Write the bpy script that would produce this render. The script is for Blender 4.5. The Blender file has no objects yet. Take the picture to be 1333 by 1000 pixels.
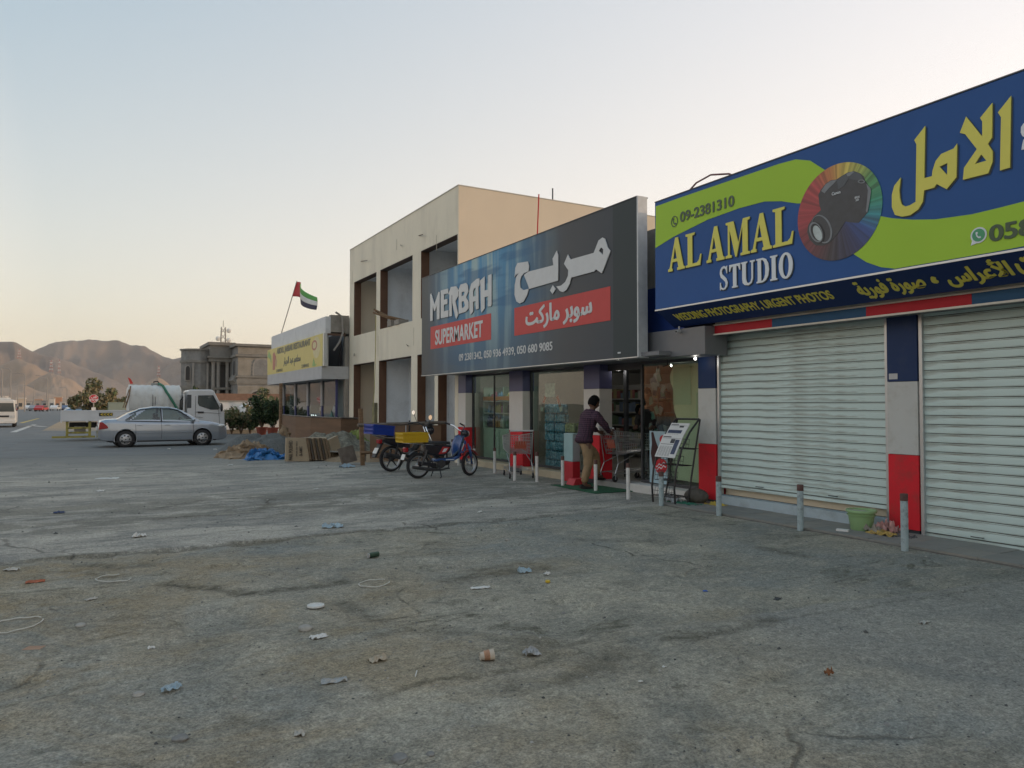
import bpy, bmesh, math, random
from math import sin, cos, pi, radians, atan2, sqrt
from mathutils import Vector, Matrix, noise
import numpy as np
random.seed(7)
S = bpy.context.scene
COL = S.collection

# ---------------------------------------------------------------- camera
EYE = 1.55
cam = bpy.data.cameras.new('camera'); cam.lens = 26.06; cam.sensor_width = 36; cam.clip_end = 12000; cam.clip_start = .05
cam_o = bpy.data.objects.new('camera', cam); COL.objects.link(cam_o)
cam_o.location = (0, 0, EYE); cam_o.rotation_euler = (radians(91.6), 0, radians(-29.5)); S.camera = cam_o

# ---------------------------------------------------------------- sky and sun (low sun behind the shops)
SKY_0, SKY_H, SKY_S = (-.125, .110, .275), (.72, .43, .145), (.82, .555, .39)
SUN_EL, SUN_AZ = 3.0, 112.0           # azimuth from +Y towards +X
W = bpy.data.worlds.new('World'); S.world = W; W.use_nodes = True
nt = W.node_tree; bg = nt.nodes['Background']
sk = nt.nodes.new('ShaderNodeTexSky'); sk.sky_type = 'NISHITA'; sk.sun_disc = False
sk.sun_elevation = radians(SUN_EL); sk.sun_rotation = radians(SUN_AZ)
sk.air_density = 1.0; sk.dust_density = 1.6; sk.ozone_density = 2.2
# thin dusty evening veil over the clear sky : paler towards the horizon and towards the sun
def _n(t, **k):
    x = nt.nodes.new(t)
    for a, v in k.items(): setattr(x, a, v)
    return x
def _vm(op, a, b_):
    x = _n('ShaderNodeVectorMath', operation=op)
    for i, q in enumerate((a, b_)):
        if isinstance(q, tuple): x.inputs[i].default_value = q
        elif q is not None: nt.links.new(q, x.inputs[i])
    return x
def _ma(op, a, b_, clamp=False):
    x = _n('ShaderNodeMath', operation=op, use_clamp=clamp)
    for i, q in enumerate((a, b_)):
        if isinstance(q, (int, float)): x.inputs[i].default_value = q
        else: nt.links.new(q, x.inputs[i])
    return x.outputs[0]
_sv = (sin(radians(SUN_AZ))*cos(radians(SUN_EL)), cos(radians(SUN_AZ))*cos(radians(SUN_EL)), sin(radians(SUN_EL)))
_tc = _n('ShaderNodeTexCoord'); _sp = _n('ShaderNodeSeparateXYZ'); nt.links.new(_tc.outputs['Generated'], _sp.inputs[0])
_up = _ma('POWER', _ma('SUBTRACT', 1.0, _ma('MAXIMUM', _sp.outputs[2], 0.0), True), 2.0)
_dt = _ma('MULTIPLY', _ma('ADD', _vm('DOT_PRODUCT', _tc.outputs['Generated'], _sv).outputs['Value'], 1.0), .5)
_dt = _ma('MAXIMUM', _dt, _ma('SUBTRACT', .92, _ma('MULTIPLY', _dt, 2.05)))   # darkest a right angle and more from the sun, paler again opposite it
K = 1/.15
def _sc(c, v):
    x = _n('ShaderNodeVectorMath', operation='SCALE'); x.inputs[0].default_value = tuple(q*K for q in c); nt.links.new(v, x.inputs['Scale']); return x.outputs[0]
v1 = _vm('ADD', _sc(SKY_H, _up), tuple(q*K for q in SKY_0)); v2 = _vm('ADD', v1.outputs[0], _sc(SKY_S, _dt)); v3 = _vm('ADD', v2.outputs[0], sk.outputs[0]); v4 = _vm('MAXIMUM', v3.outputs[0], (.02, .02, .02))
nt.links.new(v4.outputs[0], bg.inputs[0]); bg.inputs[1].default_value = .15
sd = bpy.data.lights.new('sun', 'SUN'); sd.energy = 2.3; sd.angle = radians(.6); sd.color = (1, .66, .38)
so = bpy.data.objects.new('sun', sd); COL.objects.link(so)
_d = Vector((sin(radians(SUN_AZ))*cos(radians(SUN_EL)), cos(radians(SUN_AZ))*cos(radians(SUN_EL)), sin(radians(SUN_EL))))
so.rotation_euler = _d.to_track_quat('Z', 'Y').to_euler()
vs = S.view_settings; vs.view_transform = 'Standard'; vs.look = 'None'; vs.gamma = 1; vs.use_curve_mapping = False; vs.exposure = .2

# ---------------------------------------------------------------- photo survey: a pixel of the photograph to a point on a real plane
_th, _pt = radians(29.5), radians(1.6)
_R = Vector((cos(_th), -sin(_th), 0)); _F = Vector((sin(_th)*cos(_pt), cos(_th)*cos(_pt), sin(_pt))); _U = _R.cross(_F)
def _ray(x, y): return _F + _R*((x-666.5)/965) - _U*((y-500)/965)
def on_ground(x, y, z=0):
    d = _ray(x, y); return Vector((0, 0, EYE)) + d*((z-EYE)/d.z)
def on_x(x, y, X):
    d = _ray(x, y); return Vector((0, 0, EYE)) + d*(X/d.x)
def on_y(x, y, Y):
    d = _ray(x, y); return Vector((0, 0, EYE)) + d*(Y/d.y)

# ---------------------------------------------------------------- materials
MATS = {}
def M(name, col, rough=.6, metal=0, var=.1, scale=4.0, bump=0.0, bscale=60.0, dirt=None, dirt_amt=.5, dirt_scale=2.0, spec=.5, coat=0, stretch=None, emit=0):
    if name in MATS: return MATS[name]
    m = bpy.data.materials.new(name); m.use_nodes = True; t = m.node_tree; N = t.nodes; L = t.links
    b = N['Principled BSDF']; b.inputs['Roughness'].default_value = rough; b.inputs['Metallic'].default_value = metal
    b.inputs['Specular IOR Level'].default_value = spec; b.inputs['Coat Weight'].default_value = coat
    tc = N.new('ShaderNodeTexCoord'); src = tc.outputs['Object']
    if stretch:
        mp = N.new('ShaderNodeMapping'); mp.inputs['Scale'].default_value = stretch; L.new(src, mp.inputs[0]); src = mp.outputs[0]
    nz = N.new('ShaderNodeTexNoise'); nz.inputs['Scale'].default_value = scale; nz.inputs['Detail'].default_value = 6; nz.inputs['Roughness'].default_value = .62
    L.new(src, nz.inputs['Vector'])
    rp = N.new('ShaderNodeValToRGB'); rp.color_ramp.elements[0].position = .3; rp.color_ramp.elements[1].position = .72
    c = Vector(col[:3])
    rp.color_ramp.elements[0].color = (*[max(0, v*(1-var)) for v in c], 1); rp.color_ramp.elements[1].color = (*[min(1, v*(1+var)) for v in c], 1)
    L.new(nz.outputs['Fac'], rp.inputs[0]); out = rp.outputs[0]
    if dirt:
        n2 = N.new('ShaderNodeTexNoise'); n2.inputs['Scale'].default_value = dirt_scale; n2.inputs['Detail'].default_value = 9; n2.inputs['Roughness'].default_value = .7
        L.new(src, n2.inputs['Vector'])
        r2 = N.new('ShaderNodeValToRGB'); r2.color_ramp.elements[0].position = .5; r2.color_ramp.elements[1].position = .72
        r2.color_ramp.elements[0].color = (0, 0, 0, 1); r2.color_ramp.elements[1].color = (dirt_amt, dirt_amt, dirt_amt, 1)
        L.new(n2.outputs['Fac'], r2.inputs[0])
        mx = N.new('ShaderNodeMix'); mx.data_type = 'RGBA'; L.new(r2.outputs[0], mx.inputs[0]); L.new(out, mx.inputs[6]); mx.inputs[7].default_value = (*dirt, 1); out = mx.outputs[2]
    L.new(out, b.inputs['Base Color'])
    if emit:
        b.inputs['Emission Color'].default_value = (*col[:3], 1); b.inputs['Emission Strength'].default_value = emit
    if bump:
        n3 = N.new('ShaderNodeTexNoise'); n3.inputs['Scale'].default_value = bscale; n3.inputs['Detail'].default_value = 5
        L.new(src, n3.inputs['Vector'])
        bp = N.new('ShaderNodeBump'); bp.inputs['Strength'].default_value = bump; bp.inputs['Distance'].default_value = .02
        L.new(n3.outputs['Fac'], bp.inputs['Height']); L.new(bp.outputs[0], b.inputs['Normal'])
    MATS[name] = m; return m
def glass_mat(name, tint=(.85, .92, .9), ior=1.5, refl=1.0):
    if name in MATS: return MATS[name]
    m = bpy.data.materials.new(name); m.use_nodes = True; t = m.node_tree; N = t.nodes; L = t.links
    N.remove(N['Principled BSDF'])
    tr = N.new('ShaderNodeBsdfTransparent'); tr.inputs[0].default_value = (*tint, 1)
    gl = N.new('ShaderNodeBsdfGlossy'); gl.inputs['Roughness'].default_value = .015; gl.inputs['Color'].default_value = (refl, refl, refl, 1)
    fr = N.new('ShaderNodeFresnel'); fr.inputs[0].default_value = ior
    geo = N.new('ShaderNodeNewGeometry'); ff = N.new('ShaderNodeMath'); ff.operation = 'SUBTRACT'; ff.inputs[0].default_value = 1; L.new(geo.outputs['Backfacing'], ff.inputs[1]); fm = N.new('ShaderNodeMath'); fm.operation = 'MULTIPLY'; L.new(fr.outputs[0], fm.inputs[0]); L.new(ff.outputs[0], fm.inputs[1])
    tc = N.new('ShaderNodeTexCoord'); nz = N.new('ShaderNodeTexNoise'); nz.inputs['Scale'].default_value = 1.1; nz.inputs['Detail'].default_value = 1
    bp = N.new('ShaderNodeBump'); bp.inputs['Strength'].default_value = .05; bp.inputs['Distance'].default_value = .05
    L.new(tc.outputs['Object'], nz.inputs[0]); L.new(nz.outputs[0], bp.inputs['Height']); L.new(bp.outputs[0], gl.inputs['Normal'])
    mx = N.new('ShaderNodeMixShader'); L.new(fm.outputs[0], mx.inputs[0]); L.new(tr.outputs[0], mx.inputs[1]); L.new(gl.outputs[0], mx.inputs[2])
    L.new(mx.outputs[0], N['Material Output'].inputs[0]); MATS[name] = m; return m

# ---------------------------------------------------------------- mesh building
class MB:
    def __init__(s): s.v = []; s.f = []; s.mi = []
    def add(s, vs_, fs, mi=0):
        o = len(s.v); s.v += [tuple(v) for v in vs_]; s.f += [tuple(i+o for i in f) for f in fs]; s.mi += [mi]*len(fs); return s
    def box(s, x0, x1, y0, y1, z0, z1, mi=0):
        if x0 > x1: x0, x1 = x1, x0
        if y0 > y1: y0, y1 = y1, y0
        if z0 > z1: z0, z1 = z1, z0
        return s.add([(x0,y0,z0),(x1,y0,z0),(x1,y1,z0),(x0,y1,z0),(x0,y0,z1),(x1,y0,z1),(x1,y1,z1),(x0,y1,z1)],
                     [(0,3,2,1),(4,5,6,7),(0,1,5,4),(1,2,6,5),(2,3,7,6),(3,0,4,7)], mi)
    def obox(s, c, size, rot, mi=0):
        R_ = rot if isinstance(rot, Matrix) else Matrix.Rotation(rot, 3, 'Z')
        hx, hy, hz = [d/2 for d in size]
        P = [Vector(c)+R_@Vector(p) for p in ((-hx,-hy,-hz),(hx,-hy,-hz),(hx,hy,-hz),(-hx,hy,-hz),(-hx,-hy,hz),(hx,-hy,hz),(hx,hy,hz),(-hx,hy,hz))]
        return s.add(P, [(0,3,2,1),(4,5,6,7),(0,1,5,4),(1,2,6,5),(2,3,7,6),(3,0,4,7)], mi)
    def tube(s, pts, r, n=8, mi=0, cap=True, closed=False):
        pts = [Vector(p) for p in pts]; k = len(pts); rr = r if isinstance(r, (list, tuple)) else [r]*k
        o = len(s.v); up = None; rings = []
        for i, p in enumerate(pts):
            a = pts[(i-1) % k] if (i > 0 or closed) else p; b = pts[(i+1) % k] if (i < k-1 or closed) else p
            t = (b-a).normalized()
            if up is None:
                up = Vector((0,0,1)) if abs(t.z) < .9 else Vector((1,0,0))
            u = (up - t*up.dot(t))
            if u.length < 1e-4: u = t.orthogonal()
            u.normalize(); w = t.cross(u); up = u
            for j in range(n):
                q = 2*pi*j/n; s.v.append(tuple(p+(u*cos(q)+w*sin(q))*rr[i]))
        m = k if closed else k-1
        for i in range(m):
            for j in range(n):
                a = o+i*n+j; b = o+i*n+(j+1) % n; c = o+((i+1) % k)*n+(j+1) % n; d = o+((i+1) % k)*n+j
                s.f.append((a, b, c, d)); s.mi.append(mi)
        if cap and not closed:
            s.f.append(tuple(o+j for j in reversed(range(n)))); s.mi.append(mi)
            s.f.append(tuple(o+(k-1)*n+j for j in range(n))); s.mi.append(mi)
        return s
    def lathe(s, prof, c=(0,0,0), axis='Z', n=24, mi=0):
        o = len(s.v); k = len(prof); c = Vector(c)
        for r, h in prof:
            for j in range(n):
                q = 2*pi*j/n
                p = {'Z': (r*cos(q), r*sin(q), h), 'Y': (r*cos(q), h, r*sin(q)), 'X': (h, r*cos(q), r*sin(q))}[axis]
                s.v.append(tuple(c+Vector(p)))
        for i in range(k-1):
            for j in range(n):
                a = o+i*n+j; b = o+i*n+(j+1) % n; f = (a, b, b+n, a+n)
                if axis == 'Y': f = f[::-1]
                s.f.append(f); s.mi.append(mi)
        return s
    def prism(s, poly, axis, a, b, mi=0):
        """polygon in the plane normal to axis (X: (y,z), Y: (x,z), Z: (x,y)) swept from a to b"""
        def P(p, h): return {'X': (h, p[0], p[1]), 'Y': (p[0], h, p[1]), 'Z': (p[0], p[1], h)}[axis]
        n = len(poly); vs_ = [P(p, a) for p in poly]+[P(p, b) for p in poly]
        fs = [tuple(range(n))[::-1], tuple(range(n, 2*n))]+[(i, (i+1) % n, (i+1) % n+n, i+n) for i in range(n)]
        return s.add(vs_, fs, mi)
    def grid(s, fn, nu, nv, mi=0, closed_u=False):
        o = len(s.v)
        for i in range(nu):
            for j in range(nv): s.v.append(tuple(fn(i/(nu-1) if not closed_u else i/nu, j/(nv-1))))
        for i in range(nu if closed_u else nu-1):
            for j in range(nv-1):
                a = o+i*nv+j; b = o+((i+1) % nu)*nv+j; s.f.append((a, b, b+1, a+1)); s.mi.append(mi)
        return s
    def ball(s, c, r, nu=12, nv=8, mi=0):
        r = r if isinstance(r, (tuple, list)) else (r, r, r)
        return s.grid(lambda u, v: (c[0]+r[0]*cos(2*pi*u)*sin(pi*v), c[1]+r[1]*sin(2*pi*u)*sin(pi*v), c[2]-r[2]*cos(pi*v)), nu, nv, mi, True)
    def mesh(s, name='mesh', mats=(), smooth=False, off=None):
        me = bpy.data.meshes.new(name)
        v = s.v if off is None else [(a-off[0], b-off[1], c-off[2]) for a, b, c in s.v]
        me.from_pydata(v, [], s.f)
        for m in mats: me.materials.append(m)
        if len(mats) > 1: me.polygons.foreach_set('material_index', s.mi)
        if smooth: me.polygons.foreach_set('use_smooth', [True]*len(me.polygons))
        bm = bmesh.new(); bm.from_mesh(me); bmesh.ops.recalc_face_normals(bm, faces=bm.faces); bm.to_mesh(me); bm.free()
        me.update(); return me
    def build(s, name, mat, parent=None, smooth=False, bevel=0, world=True, loc=None):
        """verts are given in world coordinates (world) or in the parent's own"""
        mats = mat if isinstance(mat, (list, tuple)) else [mat]
        off = parent.location if (parent is not None and world) else None
        if parent is not None and world and parent.parent is not None: off = parent.location+parent.parent.location
        if parent is None and loc is not None: off = loc
        me = s.mesh(name, mats, smooth, off)
        o = bpy.data.objects.new(name, me); COL.objects.link(o)
        if parent is not None: o.parent = parent
        elif loc is not None: o.location = loc
        if bevel:
            md = o.modifiers.new('bevel', 'BEVEL'); md.width = bevel; md.segments = 2; md.limit_method = 'ANGLE'
        if smooth:
            try: me.set_sharp_from_angle(angle=radians(38))
            except Exception: pass
        return o
def tag(o, label=None, cat=None, group=None, kind=None):
    if label: o['label'] = label
    if cat: o['category'] = cat
    if group: o['group'] = group
    if kind: o['kind'] = kind
    return o
def thing(name, label, cat, loc=(0,0,0), rz=0, group=None):
    o = bpy.data.objects.new(name, None); COL.objects.link(o); o.location = loc; o.rotation_euler = (0, 0, rz)
    return tag(o, label, cat, group)
def copy_tree(o, parent=None):
    c = o.copy(); COL.objects.link(c); c.parent = parent
    for ch in list(o.children): copy_tree(ch, c)
    return c
def put(name, me, parent, loc=(0,0,0), rot=(0,0,0)):
    o = bpy.data.objects.new(name, me); COL.objects.link(o); o.parent = parent; o.location = loc; o.rotation_euler = rot; return o

# flat shapes and lettering on planes that face -X : local x runs along -Y, local y up, local z towards -X
def _flat_mesh(splines, depth, mat, name, smooth=False):
    cu = bpy.data.curves.new(name, 'CURVE'); cu.dimensions = '2D'; cu.fill_mode = 'BOTH'; cu.extrude = depth/2
    for sp in splines:
        q = cu.splines.new('POLY'); q.points.add(len(sp)-1)
        for p, (x, y) in zip(q.points, sp): p.co = (x, y, 0, 1)
        q.use_cyclic_u = True
    ob = bpy.data.objects.new(name, cu); COL.objects.link(ob)
    me = bpy.data.meshes.new_from_object(ob); bpy.data.objects.remove(ob); bpy.data.curves.remove(cu)
    me.name = name; me.materials.clear(); me.materials.append(mat); return me
FACE_ROT = (radians(90), 0, radians(-90))
def sheet(name, loops, X, mat, parent, depth=.003, face='X'):
    """loops of (Y,Z) points on the plane X"""
    me = _flat_mesh([[(-y, z) for y, z in lp] for lp in loops], depth, mat, name)
    o = bpy.data.objects.new(name, me); COL.objects.link(o); o.parent = parent
    pl = parent.location if parent is not None else Vector((0,0,0))
    if parent is not None and parent.parent is not None: pl = pl+parent.parent.location
    o.location = Vector((X, 0, 0))-pl; o.rotation_euler = FACE_ROT; return o
def px_loop(pts, crop, X):
    (ox, oy), k = crop
    out = []
    for x, y in pts:
        p = on_x(ox+x/k, oy+y/k, X); out.append((p.y, p.z))
    return out
def text_mesh(body, w, h, mat, bold=0.0, depth=.003, shear=0, spacing=1.0, name='lettering'):
    cu = bpy.data.curves.new(name, 'FONT'); cu.body = body; cu.size = 1; cu.offset = min(bold, .012); cu.extrude = .02; cu.shear = shear; cu.space_character = spacing
    ob = bpy.data.objects.new(name, cu); COL.objects.link(ob)
    me = bpy.data.meshes.new_from_object(ob); bpy.data.objects.remove(ob); bpy.data.curves.remove(cu); me.name = name
    co = np.empty(len(me.vertices)*3); me.vertices.foreach_get('co', co); co = co.reshape(-1, 3)
    mn, mx_ = co.min(0), co.max(0); sc = np.array([w/(mx_[0]-mn[0]), h/(mx_[1]-mn[1]), depth/(mx_[2]-mn[2])])
    co = (co-mn)*sc; me.vertices.foreach_set('co', co.ravel())
    if bold > .02:                                   # heavier stroke : the same letters laid side by side, each a hair deeper
        bm = bmesh.new(); n = len(me.vertices); dx = (bold-.012)*.9*sc[0]; dy = (bold-.012)*.45*sc[1]
        for i, (ax, ay) in enumerate(((-1, 0), (1, 0), (0, 1), (0, -1), (.5, .7), (-.5, -.7))):
            c2 = co.copy(); c2[:, 0] += dx*ax; c2[:, 1] += dy*ay; c2[:, 2] -= .0004*(i+1); me.vertices.foreach_set('co', c2.ravel()); bm.from_mesh(me)
        me.vertices.foreach_set('co', co.ravel()); bm.from_mesh(me); bm.to_mesh(me); bm.free()
    me.materials.clear(); me.materials.append(mat); me.update(); return me
def wall_text(body, y_left, y_right, z0, z1, X, mat, parent, bold=.0, shear=0, name='lettering', spacing=1.0):
    me = text_mesh(body, y_left-y_right, z1-z0, mat, bold, .003, shear, spacing, name)
    o = bpy.data.objects.new(name, me); COL.objects.link(o); o.parent = parent
    pl = parent.location
    if parent.parent is not None: pl = pl+parent.parent.location
    o.location = Vector((X, y_left, z0))-pl; o.rotation_euler = FACE_ROT; return o
# Arabic shaping: letter -> (isolated, final, initial, medial)
AR = {'ا':(0xFE8D,0xFE8E,0,0),'أ':(0xFE83,0xFE84,0,0),'ب':(0xFE8F,0xFE90,0xFE91,0xFE92),'ة':(0xFE93,0xFE94,0,0),'ت':(0xFE95,0xFE96,0xFE97,0xFE98),
 'ج':(0xFE9D,0xFE9E,0xFE9F,0xFEA0),'ح':(0xFEA1,0xFEA2,0xFEA3,0xFEA4),'د':(0xFEA9,0xFEAA,0,0),'ر':(0xFEAD,0xFEAE,0,0),'س':(0xFEB1,0xFEB2,0xFEB3,0xFEB4),
 'ص':(0xFEB9,0xFEBA,0xFEBB,0xFEBC),'ط':(0xFEC1,0xFEC2,0xFEC3,0xFEC4),'ع':(0xFEC9,0xFECA,0xFECB,0xFECC),'ف':(0xFED1,0xFED2,0xFED3,0xFED4),
 'ك':(0xFED9,0xFEDA,0xFEDB,0xFEDC),'ل':(0xFEDD,0xFEDE,0xFEDF,0xFEE0),'م':(0xFEE1,0xFEE2,0xFEE3,0xFEE4),'و':(0xFEED,0xFEEE,0,0),'ي':(0xFEF1,0xFEF2,0xFEF3,0xFEF4),'ق':(0xFED5,0xFED6,0xFED7,0xFED8)}
def arabic(s):
    s = s.replace('لأ', '\ue001').replace('لا', '\ue002'); T = dict(AR); T['\ue001'] = (0xFEF7,0xFEF8,0,0); T['\ue002'] = (0xFEFB,0xFEFC,0,0)
    out = []
    for i, c in enumerate(s):
        if c not in T: out.append(c); continue
        pv = i > 0 and s[i-1] in T and T[s[i-1]][2] != 0; nx = i < len(s)-1 and s[i+1] in T and T[c][2] != 0
        out.append(chr(T[c][3] if pv and nx else T[c][1] if pv else T[c][2] if nx else T[c][0]))
    return ''.join(reversed(out))
# ================================================================ ground, road, pavement
def fbm(x, y, z=0, o=4): return noise.fractal(Vector((x, y, z)), 1.0, 2.0, o)
def ground_material():
    m = bpy.data.materials.new('worn_ground'); m.use_nodes = True; t = m.node_tree; N = t.nodes; L = t.links; b = N['Principled BSDF']
    tc = N.new('ShaderNodeTexCoord'); P = tc.outputs['Object']
    def nz(scale, det=6, rough=.6, stretch=None, dist=0, src=P):
        s_ = src
        if stretch:
            mp = N.new('ShaderNodeMapping'); mp.inputs['Scale'].default_value = stretch; L.new(s_, mp.inputs[0]); s_ = mp.outputs[0]
        n = N.new('ShaderNodeTexNoise'); n.inputs['Scale'].default_value = scale; n.inputs['Detail'].default_value = det; n.inputs['Roughness'].default_value = rough; n.inputs['Distortion'].default_value = dist
        L.new(s_, n.inputs['Vector']); return n.outputs['Fac']
    def ramp(v, a, b_, ca=0., cb=1.):
        r = N.new('ShaderNodeMapRange'); r.inputs[1].default_value = a; r.inputs[2].default_value = b_; r.inputs[3].default_value = ca; r.inputs[4].default_value = cb; L.new(v, r.inputs[0]); return r.outputs[0]
    def mix(f, a, b_, mode='MIX'):
        x = N.new('ShaderNodeMix'); x.data_type = 'RGBA'; x.blend_type = mode
        if isinstance(f, (int, float)): x.inputs[0].default_value = f
        else: L.new(f, x.inputs[0])
        for i, q in ((6, a), (7, b_)):
            if isinstance(q, tuple): x.inputs[i].default_value = (*q, 1)
            else: L.new(q, x.inputs[i])
        return x.outputs[2]
    def mth(op, a, b_=0., c=None):
        x = N.new('ShaderNodeMath'); x.operation = op
        for i, q in enumerate((a, b_)):
            if isinstance(q, (int, float)): x.inputs[i].default_value = q
            else: L.new(q, x.inputs[i])
        return x.outputs[0]
    sx = N.new('ShaderNodeSeparateXYZ'); L.new(P, sx.inputs[0]); X, Y = sx.outputs[0], sx.outputs[1]
    wob = ramp(nz(2.2, 6, .65), .3, .7, -.10, .10)
    far = ramp(mth('ADD', Y, wob), 8.80, 8.92)                     # slightly paler worn asphalt beyond the seam
    mid = nz(4.2, 8, .7); grit = nz(75, 3, .7); fine = nz(26, 5, .75)
    base = mix(ramp(nz(.9, 10, .68, None, .5), .38, .62), (.170, .172, .152), (.30, .285, .235))       # grey to dusty grey
    base = mix(mth('MULTIPLY', ramp(nz(.33, 6, .6, None, .6, P), .47, .60), .8), base, (.19, .205, .198))  # blue grey areas
    brown = mth('MULTIPLY', ramp(nz(.75, 8, .66, None, .8), .46, .62), ramp(X, 5.6, .2))
    base = mix(mth('MULTIPLY', brown, .8), base, (.245, .200, .130))
    base = mix(mth('MULTIPLY', ramp(nz(2.6, 12, .78, (.8, 1.5, 1), .9), .50, .62), .62), base, (.31, .292, .245))
    stain = mth('MULTIPLY', ramp(nz(1.5, 12, .78, (.7, 1.9, 1), 1.2), .53, .63), ramp(nz(.5, 3), .42, .55))
    base = mix(mth('MULTIPLY', stain, .85), base, (.082, .080, .060))
    pit = mth('MULTIPLY', ramp(nz(9, 10, .8, None, 1.0), .55, .64), ramp(nz(1.1, 4), .44, .58))
    base = mix(mth('MULTIPLY', pit, .7), base, (.085, .085, .070))
    slab = mth('MULTIPLY', ramp(mth('ADD', mth('MULTIPLY', X, .146), Y), 4.66, 4.60), ramp(X, 3.4, 4.4))
    base = mix(mth('MULTIPLY', slab, .55), base, (.225, .230, .222))
    fz = mix(ramp(nz(.8, 11, .7, (.7, 1.5, 1), .8), .40, .60), (.19, .192, .180), (.36, .345, .305))
    fz = mix(mth('MULTIPLY', ramp(nz(2.3, 12, .8, (.6, 1.9, 1), 1.2), .52, .62), .8), fz, (.125, .128, .115))
    fz = mix(mth('MULTIPLY', ramp(nz(5.5, 10, .8, (.6, 2.0, 1), .9), .52, .64), .7), fz, (.40, .385, .345))
    patch = mth('MULTIPLY', mth('MULTIPLY', ramp(nz(.9, 9, .75, (.8, 1.8, 1), 1.0, P), .46, .50), ramp(Y, 10.2, 10.9)), ramp(Y, 14.2, 13.0))
    fz = mix(mth('MULTIPLY', patch, .6), fz, (.12, .118, .098))
    edge_ = mth('MULTIPLY', ramp(mth('ADD', Y, wob), 8.74, 8.82), ramp(mth('ADD', Y, wob), 8.93, 8.84)); near = base
    col = mix(far, near, fz)
    col = mix(mth('MULTIPLY', mth('MULTIPLY', edge_, ramp(X, 6.4, 5.4)), .6), col, (.085, .08, .062))
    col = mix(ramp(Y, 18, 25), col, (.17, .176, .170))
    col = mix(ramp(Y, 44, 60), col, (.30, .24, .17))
    aw = N.new('ShaderNodeAttribute'); aw.attribute_name = 'worn'; ad = N.new('ShaderNodeAttribute'); ad.attribute_name = 'dusty'
    col = mix(mth('MULTIPLY', mth('MULTIPLY', ad.outputs['Fac'], ramp(mid, .30, .55)), .95), col, (.215, .180, .120))
    col = mix(mth('MULTIPLY', mth('MULTIPLY', aw.outputs['Fac'], ramp(nz(7, 8, .75), .30, .50)), .92), col, (.060, .056, .042))
    # grit and speckle of the stone in the asphalt
    sp = mix(ramp(fine, .34, .66), (.66, .66, .66), (1.36, 1.36, 1.33)); col = mix(.85, col, sp, 'MULTIPLY')
    sp2 = mix(ramp(grit, .36, .64), (.64, .64, .64), (1.40, 1.39, 1.37)); col = mix(.8, col, sp2, 'MULTIPLY')
    col = mix(1.0, col, (1.16, 1.13, 1.10), 'MULTIPLY')
    # hairline cracks
    vo = N.new('ShaderNodeTexVoronoi'); vo.feature = 'DISTANCE_TO_EDGE'; vo.inputs['Scale'].default_value = .42
    wv = N.new('ShaderNodeTexNoise'); wv.inputs['Scale'].default_value = 2.2; wv.inputs['Detail'].default_value = 7
    L.new(P, wv.inputs['Vector']); add = N.new('ShaderNodeMix'); add.data_type = 'VECTOR'; add.inputs[0].default_value = .22
    L.new(P, add.inputs[4]); L.new(wv.outputs['Color'], add.inputs[5]); L.new(add.outputs[1], vo.inputs['Vector'])
    crack = mth('MULTIPLY', ramp(vo.outputs['Distance'], .006, .001), ramp(nz(.7, 3), .52, .60))
    col = mix(mth('MULTIPLY', crack, .5), col, (.035, .034, .03))
    L.new(col, b.inputs['Base Color']); b.inputs['Roughness'].default_value = .93; b.inputs['Specular IOR Level'].default_value = .25
    h = mth('ADD', mth('MULTIPLY', fine, .6), mth('ADD', mth('MULTIPLY', grit, .35), mth('MULTIPLY', crack, -1.0)))
    bp = N.new('ShaderNodeBump'); bp.inputs['Strength'].default_value = .75; bp.inputs['Distance'].default_value = .03
    L.new(h, bp.inputs['Height']); L.new(bp.outputs[0], b.inputs['Normal']); return m
# surveyed stains, worn edges and pits of the lot : (points, half width in metres, strength, step)
_WEAR = [([(215,755),(244,757),(270,760.6),(296,764),(319,768),(349,767),(379,763),(412,760),(442,755)], .075, 1.0, .014),
 ([(118,733),(150,736),(182,733)], .13, .9, 0), ([(60,742),(100,741),(150,748)], .05, .6, 0), ([(493,901),(534,890),(588,881),(642,872),(687,863),(714,854),(721,843),(705,832),(682,827)], .028, .75, .010),
 ([(650,895),(720,884),(780,866),(800,850)], .10, .55, 0), ([(588,752),(640,745),(705,738)], .13, .75, .006), ([(620,738),(690,730)], .06, .6, 0), ([(1333,754),(1260,768),(1180,778),(1120,790),(1080,795),(1040,800),(1000,808),(960,816),(912,825)], .012, .8, .006),
 ([(1010,802),(960,815),(905,826),(870,828)], .055, .8, 0), ([(864,868),(880,880),(886,900),(892,916)], .009, .8, 0), ([(995,712),(1040,722)], .12, .8, 0), ([(760,700),(850,703)], .10, .5, 0), ([(1180,760),(1250,775)], .07, .4, 0),
 ([(116,829),(145,824),(172,821)], .035, .8, .006), ([(150,802),(210,797)], .05, .6, 0), ([(446,781),(475,795),(499,802)], .09, .75, 0), ([(300,935),(345,938),(375,927)], .05, .6, .005), ([(0,885),(60,880),(110,868)], .05, .5, 0), ([(500,820),(560,815),(620,822)], .06, .6, 0), ([(620,822),(700,835),(760,830)], .05, .45, 0),
 ([(202,663),(225,657),(262,652),(300,649),(352,649),(349,658),(330,667),(292,670),(232,673),(202,676)], .07, .8, .006), ([(352,660),(392,664),(370,668)], .05, .6, 0), ([(0,650),(70,645),(150,642)], .12, .4, 0), ([(420,640),(520,634)], .15, .35, 0), ([(860,650),(780,662),(700,668)], .06, .5, 0), ([(870,930),(920,945),(1000,950),(1080,940)], .03, .4, 0), ([(740,905),(800,930),(850,990)], .05, .35, 0), ([(560,960),(640,945),(700,960)], .05, .35, 0)]
_WP = [([Vector(on_ground(*p)[:2]) for p in pts], w, k, h) for pts, w, k, h in _WEAR]
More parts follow.
